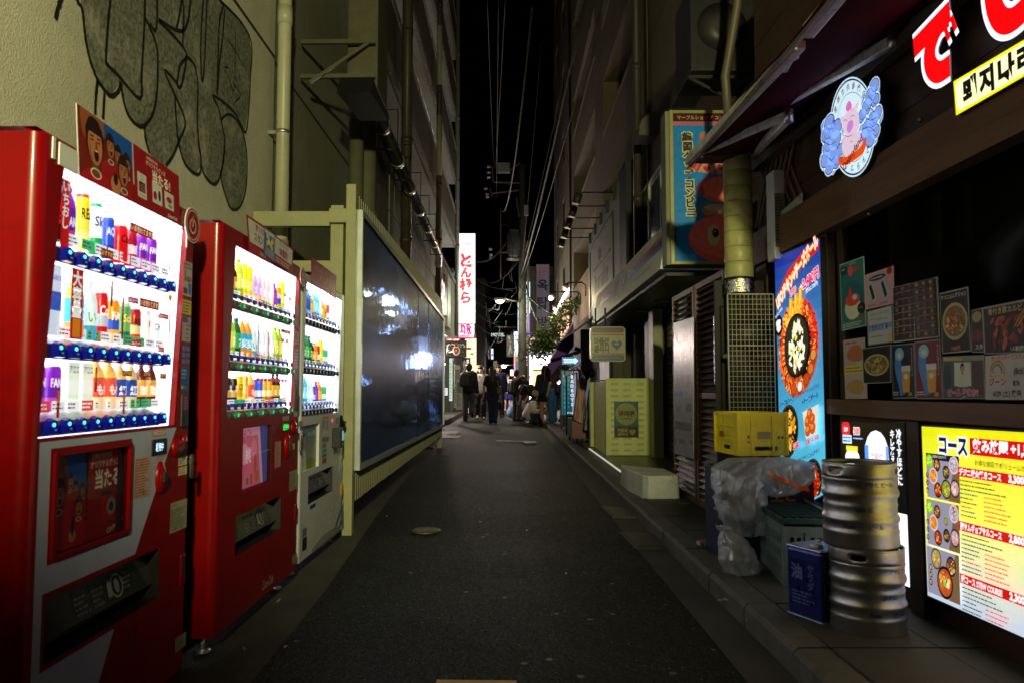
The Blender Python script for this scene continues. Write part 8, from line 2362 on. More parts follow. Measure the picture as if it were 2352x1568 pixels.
part_box('lit_header',(A.x,B.x,33,33.2,B.z,A.z),WLIT,t)
part_box('lit_column',(A.x,C1 .x,33,33.2,C1 .z,B.z-.002),WLIT,t)
a=artF(0,32.99,0);p=a.px(1216,866);a.text('AR',p[0]-.02,p[1],.2,(230,30,60),.03);
for(u,v,s_)in((1236,834,.09),(1250,832,.07),(1262,836,.09),(1243,826,.05)):p=a.px(u,v);a.disc(p[0],p[1],s_,(90,50,90),s_*.5,wob=.2)
a.build('shop_lettering',PR,t)
part_box('navy_edge',(A.x,B.x+.3,32.9,32.98,A.z+.02,A.z+.12),M('navy',(.01,.02,.06),rough=.5,noise=(4,.2)),t)
part_box('corrugated_roof',(A.x,B.x+1,32.7,33.1,A.z+.13,A.z+.8),M('grey_roofing',(.25,.23,.2),rough=.6,noise=(3,.2)),t)
for k in range(12):part_box('roof_rib',(A.x+.1+k*.17,A.x+.13+k*.17,32.66,32.699,A.z+.13,A.z+.78),DARKPIPE,t,bev=0)
p0_,p1_=atY(1221,850,33.4),atY(1262,925,33.4)
part_box('pale_entrance',(p0_.x,p1_.x,33.4,33.5,p1_.z,p0_.z),M('orange_entrance',(.5,.28,.1),rough=.6,noise=(3,.3),es=.08,ec=(1,.6,.3)),t)
light('storefront_light',(A.x+.5,32.0,2.4),420,(1,.88,.95),.3,t)
fsign('roof_banner_sign','tall grey banner sign 2.5F with hangul 옥탑방',1232,608,1262,805,36,lambda a,W,H:(a.rect(0,0,W,H,(92,84,98)),a.rrect(W*.2,H*.88,W*.8,H*.96,.04,(130,24,34)),a.rrect(W*.23,H*.885,W*.77,H*.955,.03,(96,88,102)),a.text('2.5F',W*.5,H*.92,H*.055,(130,24,34),.02,maxw=W*.5),a.text('옥',W*.48,H*.66+H*.1,H*.12,(22,18,24),.03),a.text('탑',W*.48,H*.55,H*.13,(22,18,24),.03),a.text('방',W*.48,H*.32,H*.13,(22,18,24),.03),a.text('オクTOP',W*.85,H*.72,H*.03,(40,36,44),.01,vert=True)),.42)
def star(a,W,H):
 a.rect(0,0,W,H*.42,(80,20,200));a.grad(0,H*.42,W,H,(250,250,255),(170,225,250),6)
 for(y,c)in((.9,(60,130,190)),(.8,(30,120,60)),(.7,(30,130,60)),(.62,(20,110,80)),(.52,(190,60,90))):a.stroke([(W*.1,H*y),(W*.5,H*(y-.03)),(W*.8,H*(y-.05))],W*.12,c,4)
 a.text('STARBOY',W*.5,H*.21,W*.75,(245,240,255),.06,rot=-math.pi/2,maxw=H*.38)
fsign('star_sign','purple and white vertical sign reading STARBOY beside the utility pole',1205.5,648,1217.5,772,34,star,1.3)
fsign('green_lit_sign','narrow white and green lit sign left of the utility pole',1180,762,1190,874,40,lambda a,W,H:(a.grad(0,0,W,H,(255,235,255),(235,250,255),6),[a.stroke([(W*.2,H*y),(W*.8,H*(y+.03))],W*.16,(20,110,90),0)for y in(.9,.82,.74,.64,.56,.5)],a.rect(0,0,W*.2,H*.5,(230,60,110))),1.4)
fsign('pink_lit_sign','small overexposed pink-white sign low behind the flag',1172,848,1189,862,41,lambda a,W,H:a.rect(0,0,W,H,(255,225,255)),2.2)
fsign('yellow_sign','yellow boxed sign on the near side of the pole',1184,820,1193,868,38,lambda a,W,H:(a.rect(0,0,W,H,(190,160,0)),a.rect(W*.1,H*.35,W*.6,H*.8,(60,120,190)),a.lines(W*.1,H*.1,W*.8,H*.25,1,(250,250,250),RND)),.7)
fsign('thin_tube_sign','thin pale vertical light tube against the utility pole',1189.5,694,1191,770,37,lambda a,W,H:a.rect(0,0,W,H,(200,225,255)),1.6)
fsign('hotel_sign','distant white rooftop letters HOTEL',1127,764,1160,774,66,lambda a,W,H:(a.rect(0,0,W,H,(16,18,18)),a.text('HOTEL',W*.5,H*.5,H*.85,(210,235,225),.05,maxw=W*.95)),.9)
def flag(a,W,H):
 a.rect(0,0,W,H,(40,42,40));a.stroke([(W*.3,H*.95),(W*.5,H*.7),(W*.5,H*.5),(W*.3,H*.1)],W*.22,(150,160,155),4);a.stroke([(W*.5,H*.5),(W*.75,H*.15)],W*.16,(150,160,155),0);a.disc(W*.5,H*.6,W*.15,(150,40,36),H*.08)
fsign('street_flag','dark street flag with a pale long-legged figure hanging beyond the lamp',1164,770,1180,818,36,flag,.35)
for k_,(u0,v0,u1,v1,Y_,c1_,c2_,lab)in enumerate(((1094,838,1102,862,44,(250,210,150),(160,90,40),'small warm lit sign on the left past the couple'),(1128,800,1133,824,56,(210,225,255),(40,60,120),'tiny cold white vertical sign at the alley end'),(1150,868,1158,880,58,(255,190,120),(190,60,30),'small orange lit shop window at the alley end'),(1177,880,1184,900,42,(255,150,90),(200,40,30),'red-orange lit lantern box beside the pole'),(1070,894,1082,930,30,(255,225,190),(150,70,60),'warm lit doorway board behind the walker'),(1196,872,1206,884,36,(190,235,120),(30,110,60),'green-yellow lit notice on the pole side'))):
 fsign('small_lit_sign',lab,u0,v0,u1,v1,Y_,lambda a,W,H:(a.rect(0,0,W,H,c1_),a.rect(W*.15,H*.3,W*.85,H*.5,c2_),a.disc(W*.5,H*.75,W*.2,c2_),a.lines(W*.1,H*.05,W*.9,H*.25,2,c2_,RND)),1.3)
t=thing('pavement_sign','dark teal standing lightbox with white BADBOYS lettering on the pavement','sign',(1.25,17.5,.2))
Y=17.6;A,B=atY(1290,851,Y),atY(1329,952,Y)
part_box('cabinet',(A.x-.03,B.x+.03,Y+.002,Y+.14,PZ(Y)+.08,A.z+.03),BLACK,t)
for x in(A.x,B.x):
 mb=MB();mb.tube([(x-.02,Y+.07,PZ(Y)+.035),(x+.02,Y+.07,PZ(Y)+.035)],.035,10);mb.build('caster',RUB,t)
a=artF(A.x,Y,B.z);W,H=B.x-A.x,A.z-B.z
a.rect(0,0,W,H,(16,84,100));a.grad(W*.62,0,W,H,(150,160,190),(130,128,160),6)
for j in range(8):
 for i in range(2):a.text('Y8',W*(.15+.25*i),H*(.88-j*.1),H*.055,(50,150,165)if(i,j)!=(0,0)else(240,250,250),.03,sx=.5)
for i,ch in enumerate('BADBOYS'):a.text(ch,W*.62,H*(.87-i*.105),H*.085,(240,250,252),.05)
a.text('2F Cafe',W*.5,H*.05,H*.05,(235,245,245),.03,maxw=W*.6)
a.build('sign_face',LIT(.85),t)
t=thing('arrow_sign','blue and white bulb-edged arrow sign pointing right above the teal lightbox','sign',(1.3,17.5,1.8))
Y=17.5;a=artF(0,Y,0)
AP=a.pxs([(1291,820),(1318,820),(1318,814),(1334,828),(1318,842),(1318,836),(1291,836)])
mb=MB();mb.prism(AP,'y',Y+.002,Y+.06);mb.build('arrow_case',BLACK,t)
cxa=sum(p[0]for p in AP)/7;cza=sum(p[1]for p in AP)/7
a.poly(AP,(14,22,60));IN=a.pxs([(1294,823),(1320,823),(1320,820),(1329,828),(1320,836),(1320,833),(1294,833)]);a.poly(IN,(170,215,255));p=a.px(1306,828);a.text('BADBOYS',p[0],p[1],.06,(60,110,190),.02,maxw=.24)
for i in range(7):
 P0,P1=AP[i],AP[(i+1)%7]
 n=max(1,int(math.dist(P0,P1)/.035))
 for k in range(n):a.disc(P0[0]+(P1[0]-P0[0])*k/n*.97+(cxa-P0[0])*.03,P0[1]+(P1[1]-P0[1])*k/n+(cza-P0[1])*.05,.008,(120,170,255),n=6,up=False)
a.build('arrow_face',LIT(1.5),t)
mb=MB();mb.tube([(1.3,Y+.08,1.4),(1.3,Y+.08,1.78)],.012,6);mb.tube([(1.5,Y+.08,1.4),(1.5,Y+.08,1.78)],.012,6);mb.build('post',BLACK,t)
t=thing('clothes_rail','black clothes rail on wheels with a red and white garment hanging at its end','clothes rail',(1.3,14.5,.2))
mb=MB();mb.tube([(1.2,13.4,PZ(14)),(1.2,13.4,1.42),(1.2,15.8,1.42),(1.2,15.8,PZ(14))],.014,8);mb.tube([(1.5,13.4,PZ(14)),(1.5,13.4,1.3)],.014,6);mb.build('rail_frame',BLACK,t)
def garment(name,label,px4,Y0,Y1,mat,folds=5):
 A=[atY(u,v,Y0)for u,v in px4]
 t=thing(name,label,'clothing',A[0])
 mb=MB();mb.smooth=True
 n,m=14,16
 vs=[]
 for side in(0,1):
  for j in range(m+1):
   for i in range(n+1):
    s_,q=i/n,j/m
    p=(A[0]*(1-s_)+A[1]*s_)*(1-q)+(A[3]*(1-s_)+A[2]*s_)*q
    e=math.sin(math.pi*s_)**.5
    p=p+Vector((0,(-.07 if side==0 else.1)*e+(.03*math.sin(s_*folds*6.28+q)if side==0 else 0),0))
    vs.append(p)
 fs=[]
 N1=(n+1)*(m+1)
 for j in range(m):
  for i in range(n):
   k=j*(n+1)+i
   fs.append((k,k+1,k+n+2,k+n+1));fs.append((N1+k,N1+k+n+1,N1+k+n+2,N1+k+1))
 mb.add(vs,fs);mb.build('fabric',mat,t)
 mb=MB();c_=(A[0]+A[1])/2;mb.tube([c_+Vector((0,0,-.02)),c_+Vector((0,0,.05)),c_+Vector((.02,0,.07))],.005,5);mb.build('hanger_hook',STEEL,t)
 return t
def brush(name,c1,c2):
 m=M(name,c1,rough=.4,coat=.3,bump=(8,.6,.03))
 nt=m.node_tree;N,L=nt.nodes,nt.links;b=N['Principled BSDF']
 tc=N.new('ShaderNodeTexCoord');mp=N.new('ShaderNodeMapping');mp.inputs['Scale'].default_value=(14,14,2.2);L.new(tc.outputs['Object'],mp.inputs[0])
 nz=N.new('ShaderNodeTexNoise');nz.inputs['Scale'].default_value=1.2;nz.inputs['Detail'].default_value=5;L.new(mp.outputs[0],nz.inputs['Vector'])
 cr=N.new('ShaderNodeValToRGB');cr.color_ramp.elements[0].position=.42;cr.color_ramp.elements[0].color=tuple(c1)+(1,);cr.color_ramp.elements[1].position=.58;cr.color_ramp.elements[1].color=tuple(c2)+(1,)
 L.new(nz.outputs['Fac'],cr.inputs[0]);L.new(cr.outputs[0],b.inputs['Base Color'])
 return m
garment('hanging_garment','red and white brushed garment hanging at the near end of the rail',[(1326,870),(1350,868),(1338,972),(1315,962)],13.2,13.6,brush('red_white_cloth',(.25,.01,.01),(.5,.36,.3)))
garment('hanging_garment','plastic covered blue-green garment hanging lower behind the enclosure',[(1352,890),(1362,888),(1360,990),(1340,985)],12.9,13.2,brush('film_cloth',(.03,.12,.14),(.3,.33,.4)))
t=thing('goods_cart','dark low cart loaded with goods under the hanging clothes','cart',(1.3,13.6,.2))
part_box('cart_body',(1.1,1.4,13.3,14.3,.28,.62),M('cart_goods',(.08,.07,.06),rough=.5,noise=(8,.6)),t)
for(x,y)in((1.13,13.35),(1.37,13.35),(1.13,14.2),(1.37,14.2)):
 mb=MB();mb.tube([(x-.015,y,PZ(y)+.04),(x+.015,y,PZ(y)+.04)],.04,10);mb.build('caster',RUB,t)
mb=MB();mb.color((120,24,30));mb.box(1.12,1.38,13.28,13.298,.3,.58);mb.build('cart_front',PRD,t)
t=thing('black_duct','glossy black round duct elbow under the purple awning','duct',(1.6,16,2))
p=atY(1347,858,15.5)
mb=MB();mb.tube([(p.x+.02,15.6,p.z+.9),(p.x+.02,15.6,p.z+.1),(p.x+.06,15.5,p.z),(p.x+.25,15.4,p.z-.0)],.13,14);mb.build('elbow',M('gloss_black',(.012,.012,.014),rough=.15,noise=(5,.3)),t)
t=thing('tinsel_panel','iridescent foil panel standing by the shop door behind the clothes','panel',(1.6,16.5,1))
A,B=atY(1346,868,16.4),atY(1356,952,16.4)
part_box('foil',(A.x,B.x,16.4,16.46,B.z,atY(1350,820,16.4).z),M('iridescent_foil',(.4,.42,.5),rough=.2,metal=.7,noise=(6,.5),bump=(9,1,.05),es=.12,ec=(.6,.7,1)),t)
part_box('doorway_glow',(1.85,2.0,15.0,15.5,.3,2.0),M('pale_doorway',(.6,.55,.5),rough=.6,es=.35,ec=(1,.85,.8),noise=(2,.2)),t)
part_box('threshold_wall',(2.0,2.2,13.3,26,.1,3.0),DKST,t)
def tree(name,label,base,top,clumps,nleaf,size,seed,cat='tree',leafmat=LEAF):
 t=thing(name,label,cat,base)
 r=random.Random(seed)
 b,tp=Vector(base),Vector(top)
 mb=MB()
 mid=b.lerp(tp,.5)+Vector((r.uniform(-.1,.1),0,0))
 mb.tube([b,mid,tp],[.045,.03,.015],8)
 for c in clumps:
  s0=b.lerp(tp,r.uniform(.35,.9))
  mb.tube([s0,s0 .lerp(Vector(c[:3]),.5)+Vector((0,0,-.06)),Vector(c[:3])],[.016,.01,.004],5)
  for k in range(5):
   e=Vector(c[:3])+Vector((r.gauss(0,1),r.gauss(0,1),r.gauss(0,.7))).normalized()*c[3]*.9
   mb.tube([s0 .lerp(Vector(c[:3]),.6),e],[.007,.002],4)
 mb.build('trunk',M('bark',(.07,.05,.03),rough=.8,noise=(9,.4)),t)
 mb=MB()
 tot=sum(c[3]**2 for c in clumps)
 for c in clumps:
  for k in range(int(nleaf*c[3]**2/tot)):
   d=Vector((r.gauss(0,1),r.gauss(0,1),r.gauss(0,.8)))
   p=Vector(c[:3])+d.normalized()*c[3]*r.random()**.45
   a_=Vector((r.uniform(-1,1),r.uniform(-1,1),r.uniform(-.9,.3))).normalized()
   w=a_.cross(Vector((r.uniform(-1,1),r.uniform(-1,1),1))).normalized()
   l=size*r.uniform(.6,1.3)
   mb.add([p,p+a_*l*.5+w*l*.24,p+a_*l,p+a_*l*.5-w*l*.24],[(0,1,2,3)])
 o=mb.build('crown',leafmat,t)
 return t
def pc(u,v,Y,r_):p=atY(u,v,Y);return(p.x,p.y,p.z,r_)
LEAF2=M('maple_leaf',(.07,.13,.02),rough=.45,noise=(3,.4))
tree('small_maple','small green maple reaching over the alley beside the white storefront',(1.45,24,.25),tuple(atY(1290,715,24)),[pc(1247,785,24,.5),pc(1235,800,24,.45),pc(1267,768,24.3,.42),pc(1288,735,24,.38),pc(1300,705,24.5,.35),pc(1328,690,23.5,.28),pc(1252,768,23.6,.3),pc(1258,790,24,.3)],2600,.13,3,leafmat=LEAF2)
tree('garden_shrub','airy shrub with thin branches behind the standing woman',(1.42,21,.25),tuple(atY(1318,850,21)),[pc(1262,838,21,.28),pc(1285,850,21,.34),pc(1300,825,21,.3),pc(1318,860,21.3,.35),pc(1275,870,21.5,.34),pc(1290,895,21.8,.36),pc(1310,915,22,.3),pc(1268,900,21.9,.28),pc(1330,880,21,.26),pc(1278,925,22,.25),pc(1345,850,21,.2)],3400,.085,8,'shrub',LEAF2)
t=thing('garden_fence','low brown slatted garden fence behind the waiting people','fence',(1.3,26,.2))
for i in range(22):
 y=23+i*.35
 part_box('slat',(1.28,1.31,y,y+.14,PZ(y),PZ(y)+1.15),WOODL,t,bev=0)
part_box('rail',(1.312,1.34,23,31,1.1,1.18),WOODL,t)
# ------------------------------------------------------------------ utility pole,lamp and cables
UY=31
pl=thing('utility_pole','tall concrete utility pole with transformer and cross-arms over the alley','utility pole',(.57,UY,g(UY)))
mb=MB();mb.lathe([(.19,0),(.15,6),(.12,10.2),(.0001,10.21)],(.57,UY,g(UY)),16);mb.build('pole',M('pole_concrete',(.07,.065,.05),rough=.8,noise=(4,.3),dirt=(2,.4,(.08,.07,.05))),pl)
mb=MB();mb.tube([(.8,UY,.2),(.8,UY,7.2)],.055,10);mb.build('cable_riser',GREYPIPE,pl)
for z in(2.0,3.0,4.2,5.0,6.0,6.4,6.8):mb=MB();mb.tube([(.57,UY,z),(.57,UY,z+.05)],.185-.006*z,14);mb.build('band',ALU,pl)
tc_=atY(1180,558,UY)
mb=MB();mb.lathe([(.0001,-.55),(.2,-.55),(.23,-.5),(.23,.45),(.2,.52),(.0001,.56)],(tc_.x,UY-.05,tc_.z),18);mb.build('transformer',M('grey_blue_steel',(.1,.12,.13),rough=.5,noise=(5,.3)),pl)
for k in range(18):
 a_=6.283*k/18;mb=MB();mb.tube([(tc_.x+.255*math.cos(a_),UY-.05+.255*math.sin(a_),tc_.z-.35),(tc_.x+.255*math.cos(a_),UY-.05+.255*math.sin(a_),tc_.z+.38)],.018,5);mb.build('cooling_fin',_mats['grey_blue_steel'],pl)
mb=MB();mb.lathe([(.3,0),(.3,.05),(.24,.1)],(tc_.x,UY-.05,tc_.z-.72),14);mb.tube([(tc_.x,UY-.05,tc_.z-.7),(.57,UY,tc_.z-.7)],.03,6);mb.build('transformer_bracket',ALU,pl)
INS=M('porcelain',(.6,.57,.48),rough=.3,noise=(9,.1))
def crossarm(z,x0,x1,ins):
 mb=MB();mb.beam((x0,UY-.1,z),(x1,UY-.1,z),.07,.07);mb.build('cross_arm',M('rusty_arm',(.12,.07,.05),rough=.6,noise=(9,.4)),pl)
 for(x,dz)in ins:
  mb=MB();mb.tube([(x-.09,UY-.15,z+dz),(x-.03,UY-.15,z+dz),(x-.03,UY-.15,z+dz),(x+.05,UY-.15,z+dz)],[.06,.06,.035,.05],8);mb.build('insulator',INS,pl)
z1_,z2_,z3_=atY(1170,462,UY).z,atY(1160,418,UY).z,atY(1170,575,UY).z
for(u,v)in((1123,384),(1123,397),(1123,408),(1116,434),(1119,447),(1120,453),(1127,573),(1128,586),(1128,592)):
 p=atY(u,v,UY);mb=MB();mb.tube([(p.x-.07,UY,p.z),(p.x-.02,UY,p.z),(p.x+.0,UY,p.z),(p.x+.06,UY,p.z)],[.055,.06,.03,.05],8);mb.build('insulator',INS,pl)
for(u0,v0,u1,v1)in((1135,420,1195,421),(1128,446,1192,438),(1146,581,1195,581),(1131,384,1133,420),(1125,434,1130,452),(1186,455,1192,500),(1160,400,1195,375),(1150,640,1150,480)):
 p,q=atY(u0,v0,UY),atY(u1,v1,UY);mb=MB();mb.beam((p.x,UY-.05,p.z),(q.x,UY-.05,q.z),.05,.05);mb.build('cross_arm',M('rusty_arm',(.12,.07,.05),rough=.6,noise=(9,.4)),pl)
p,q=atY(1143,400,UY),atY(1171,379,UY);part_box('switch_box',(p.x,q.x,UY-.3,UY-.05,p.z,q.z),M('switch_grey',(.28,.28,.3),rough=.5,noise=(6,.2)),pl)
p,q=atY(1203,497,UY),atY(1213,474,UY);part_box('small_box',(p.x,q.x,UY-.2,UY-.02,p.z,q.z),M('switch_grey',(.28,.28,.3),rough=.5,noise=(6,.2)),pl)
for i in range(5):p=atY(1190+0,860+i*10,UY);part_box('pole_notice',(.5+.0,.66,UY-.2,UY-.19,p.z-.12+0,p.z-.02),WHP if i%2 else M('yellow_notice',(.5,.5,.05),rough=.5,noise=(9,.1)),pl)
r=random.Random(12)
for i in range(26):
 u,v=r.uniform(1140,1195),r.uniform(450,790)
 p,q=atY(u,v,UY-.2),atY(u+r.uniform(-30,30),v+r.uniform(10,80),UY-.2)
 m_=p.lerp(q,.5)+Vector((r.uniform(-.3,.3),r.uniform(-.4,.4),-r.uniform(.1,.5)))
 mb=MB();mb.tube([Vector(c_+(UY-.2,)[:0])if False else c_ for c_ in(p,p.lerp(m_,.6),m_,q.lerp(m_,.5),q)],.012,4);mb.build('loose_wire',RUB,pl)
sl=thing('street_lamp','greenish street lamp glowing on an arm beside the utility pole','street lamp',(-.3,UY-1,4.8))
lp=atY(1148,690,UY-1)
mb=MB();mb.tube([(.5,UY,lp.z+.02),(lp.x+.2,UY-1,lp.z+.06)],.03,8);mb.build('arm',ALU,sl)
mb=MB();mb.ball((lp.x,UY-1,lp.z+.03),.2,12,sz=.45,sx=1.2);mb.v=[v for v in mb.v];mb.build('lamp_head',ALU,sl)
mb=MB();mb.ball((lp.x,UY-1,lp.z-.04),.16,12,sz=.5);mb.build('lamp_glass',M('lamp_green_white',(1,1,.8),es=30,ec=(.9,1,.6)),sl)
light('street_light',(lp.x,UY-1,lp.z-.25),190,(.88,1,.66),.1,sl)
sl2=thing('street_lamp','small pinkish street lamp far down the alley','street lamp',(0,62,5))
p=atY(1139,854,62);p=atY(1015/1+0,0,62)if False else atY(1135+0,853,62)
p=atY((1750+1035/3.92)/1.7415,(1350+447/3.92)/1.7415,55)
mb=MB();mb.ball((p.x,55,p.z),.2,10,sz=.5);mb.build('lamp_glass',M('lamp_rose',(1,.8,.7),es=22,ec=(1,.8,.75)),sl2)
mb=MB();mb.tube([(p.x+.8,55,p.z+.1),(p.x,55,p.z+.1)],.03,6);mb.tube([(p.x+.8,55,.3),(p.x+.8,55,p.z+.1)],.05,6);mb.build('arm',ALU,sl2)
light('street_light',(p.x,54.8,p.z-.2),150,(1,.8,.72),.1,sl2)
def cable(label,a,b,sag,r_,mat=RUB,tw=0):
 n=28
 a,b=Vector(a),Vector(b)
 pts=[]
 for i in range(n+1):
  t_=i/n
  p=a.lerp(b,t_);p.z-=sag*4*t_*(1-t_)
  pts.append(p)
 mb=MB()
 if tw:
  for k in range(3):
   mb.tube([p+Vector((math.cos(i*2.2+k*2.09),0,math.sin(i*2.2+k*2.09)))*r_*1.1 for i,p in enumerate(catm3(pts,3))],r_,5)
 else:mb.tube(pts,r_,6)
 o=mb.build('overhead_cable',mat)
 props(o,label,'cable','overhead cables')
 return o
def catm3(p,n):
 out=[]
 for i in range(len(p)-1):
  for k in range(n):out.append(p[i].lerp(p[i+1],k/n))
 return out+[p[-1]]
CABL=M('weathered_cable',(.035,.032,.03),rough=.5,noise=(30,.4))
cable('thick twisted cable bundle sweeping from the pole along the right facade',atY(1195,640,30.8),atX(1352,-40,1.3),.3,.016,CABL,1)
cable('thinner cable just right of the twisted bundle',atY(1200,640,30.8),atX(1385,0,1.55),.25,.013,CABL)
cable('fine cable left of the twisted bundle by the facade',atY(1193,625,30.8),atX(1330,0,1.2),.3,.005,CABL)
cable('pale rope-like cable hanging in the middle of the sky',atY(1150,480,30.8),atY(1222,20,12),1.2,.011,CABL,1)
cable('thin cable curving from the pole to the top middle',atY(1140,455,30.8),atY(1145,-30,9),.4,.005,CABL)
cable('thin cable left of the sky gap',atY(1135,385,30.8),atY(1118,-30,9),.3,.005,CABL)
cable('thin cable a hand right of the left one',atY(1137,385,30.8),atY(1162,-30,9),.3,.005,CABL)
cable('fine straight cable right of the sky gap',atY(1195,640,30.8),atY(1243,100,16),.3,.005,CABL)
cable('dark drooping cable crossing left behind the tall kana lightbox',atY(1092,600,31),atY(1165,555,30.8),.3,.03)
cable('second drooping cable left of the pole',atY(1092,640,33),atY(1190,600,30.8),.5,.015)
cable('cable from the pole down to the maple',atY(1205,640,30.8),atY(1238,745,24),.2,.025,CABL)
cable('cable crossing behind the grey 2.5F banner',atY(1192,655,30.8),atY(1290,730,24),.2,.02)
for i in range(5):
 cable(['uppermost','second','third','fourth','lowest'][i]+' of the faint cables spanning between the kana lightbox and the pole',atY(1092,640+26*i,34),atY(1190,660+30*i,34),.25,.012)
 # ------------------------------------------------------------------ far end of the alley
def far_building(label,x0,x1,y0_,y1_,h,mat,rows,cols,side,lit=()):
 t=thing('far_building',label,'building',((x0+x1)/2,y0_,g(y0_)))
 part_box('wall',(x0,x1,y0_,y1_,0,h),mat,t,bev=0)
 part_box('roof_edge',(x0-.1,x1+.1,y0_-.1,y1_,h,h+.2),DARKPIPE,t,bev=0)
 X_=x1 if side<0 else x0
 for i in range(rows):
  for j in range(cols):
   y=y0_+.8+(y1_-y0_-1.6)*(j+.5)/cols;z=1.2+i*2.7
   if z+1.2>h:continue
   m_=M('lit_far_window',(.9,.7,.4),es=.25,ec=(1,.75,.4))if(i,j)in lit else M('night_pane',(.015,.02,.025),rough=.12,spec=.7,noise=(3,.3))
   b_=(X_-.03,X_+.03,y-.5,y+.5,z,z+1.1)
   w=part_box('window',b_,ALU,t,bev=0)
   mb=MB();mb.box(X_-.035,X_+.035,y-.42,y+.42,z+.08,z+1.02);mb.build('pane',m_,w)
 return t
NB=M('night_plaster',(.1,.1,.1),rough=.8,noise=(2,.3));NB2=M('night_plaster_warm',(.16,.13,.1),rough=.8,noise=(2,.3))
far_building('dark low house left of the alley beyond the kana lightbox',-7,-2.5,33,44,6.2,NB,2,3,-1)
far_building('dim ochre house with a balcony down the left side',-7,-2.3,44.5,54,7.2,NB2,2,3,-1,((0,1),(1,2)))
far_building('dark bluish block closing the left side',-7,-1.7,55,75,9,NB,3,4,-1)
far_building('narrow dim shop house behind the utility pole',1.0,6,37.5,46,7,NB2,2,3,1,((0,0),))
far_building('dark house on the right far down the alley',1.1,6,47,60,8,NB,2,3,1)
far_building('dark block across the far end of the alley',-4,5,80,90,7.5,NB,2,2,-1)
t=thing('white_house_sign','dim white box sign on the ochre house','sign',(-2.2,50,4))
p,q=atY(1133,828,50),atY(1142,858,50);part_box('sign_box',(p.x,q.x,50,50.1,q.z,p.z),M('old_cream_sign',(.5,.42,.28),rough=.6,es=.12,ec=(1,.85,.6),noise=(4,.2)),t)
t=thing('roller_shutter','beige roller shutter and door posts left of the pole','shutter',(.6,40,1))
for i in range(18):part_box('shutter_slat',(.75,1.0,37.0,37.4,.5+i*.13,.61+i*.13),M('beige_shutter',(.4,.34,.25),rough=.5,noise=(3,.2)),t,bev=0)
light('far_shop_glow',(.2,44,2.6),60,(1,.8,.7),.3)
bpy.data.objects['far_shop_glow'].hide_viewport=False
nl=thing('street_lamp','street lamp on a steel pole behind the viewer at the mouth of the alley','street lamp',(-.9,-3.2,0))
NLX,NLY,NLZ=.5,-3.0,3.1
mb=MB();mb.tube([(-.9,-3.2,0),(-.9,-3.2,3.3)],.06,12);mb.build('pole',ALU,nl)
mb=MB();mb.tube([(-.9,-3.2,3.3),(NLX,NLY,NLZ+.22)],.03,8);mb.build('arm',ALU,nl)
mb=MB();mb.ball((NLX,NLY,NLZ+.14),.22,14,sz=.4);mb.build('lamp_head',ALU,nl)
light('street_light',(NLX,NLY,NLZ-.05),2100,(1.0,.95,.47),.12,nl,'SPOT',(-1.25,4.0,3.7),63)
# ------------------------------------------------------------------ people
def nets(f,lo,hi,h):
 lo,hi=np.array(lo,float),np.array(hi,float)
 n=np.maximum(((hi-lo)/h).astype(int)+2,3)
 ax=[lo[i]+h*np.arange(n[i])for i in range(3)]
 Xg,Yg,Zg=np.meshgrid(*ax,indexing='ij')
 V=f(np.stack([Xg,Yg,Zg],-1))
 S=V<0
 c=np.zeros(tuple(n-1),int)
 idx=np.full(tuple(n-1),-1)
 acc=np.zeros(tuple(n-1)+(3,));cnt=np.zeros(tuple(n-1))
 sl=lambda d,a:tuple(slice(a[i],n[i]-1+a[i])for i in range(3))
 for axis in range(3):
  o=[i for i in range(3)if i!=axis]
  for a in(0,1):
   for b in(0,1):
    p=[0,0,0];p[o[0]]=a;p[o[1]]=b
    q=list(p);q[axis]=1
    v0,v1=V[sl(0,p)],V[sl(0,q)]
    m=(v0<0)!=(v1<0)
    t=np.where(m,v0/np.where(m,v0-v1,1),0)
    pos=np.zeros(tuple(n-1)+(3,));pos[...,0]+=p[0];pos[...,1]+=p[1];pos[...,2]+=p[2];pos[...,axis]+=t
    acc+=pos*m[...,None];cnt+=m
 act=cnt>0
 idx[act]=np.arange(act.sum())
 I=np.argwhere(act)
 verts=lo+h*(I+acc[act]/cnt[act][:,None])
 faces=[]
 for axis in range(3):
  o=[i for i in range(3)if i!=axis]
  a=[slice(None)]*3;b=[slice(None)]*3
  a[axis]=slice(0,-1);b[axis]=slice(1,None)
  s0,s1=S[tuple(a)],S[tuple(b)]
  E_=np.argwhere(s0!=s1)
  E_=E_[(E_[:,o[0]]>0)&(E_[:,o[1]]>0)&(E_[:,o[0]]<n[o[0]]-1)&(E_[:,o[1]]<n[o[1]]-1)]
  if not len(E_):continue
  q=[]
  for(d0,d1)in((-1,-1),(0,-1),(0,0),(-1,0)):
   k=E_.copy();k[:,o[0]]+=d0;k[:,o[1]]+=d1
   q.append(idx[k[:,0],k[:,1],k[:,2]])
  q=np.stack(q,1)
  fl=s0[E_[:,0],E_[:,1],E_[:,2]]
  if axis==1:fl=~fl
  q[~fl]=q[~fl][:,::-1]
  faces.append(q[(q>=0).all(1)])
 return verts,np.concatenate(faces)
def capsdf(caps,k=.02):
 def f(P):
  d=None
  for(a,b,ra,rb)in caps:
   a,b=np.array(a,float),np.array(b,float)
   ab=b-a
   t=np.clip(((P-a)@ab)/max(ab@ab,1e-9),0,1)
   e=np.linalg.norm(P-a-t[...,None]*ab,axis=-1)-(ra+(rb-ra)*t)
   if d is None:d=e
   else:
    h=np.clip(.5+.5*(d-e)/k,0,1)
    d=d*(1-h)+e*h-k*h*(1-h)
  return d
 return f
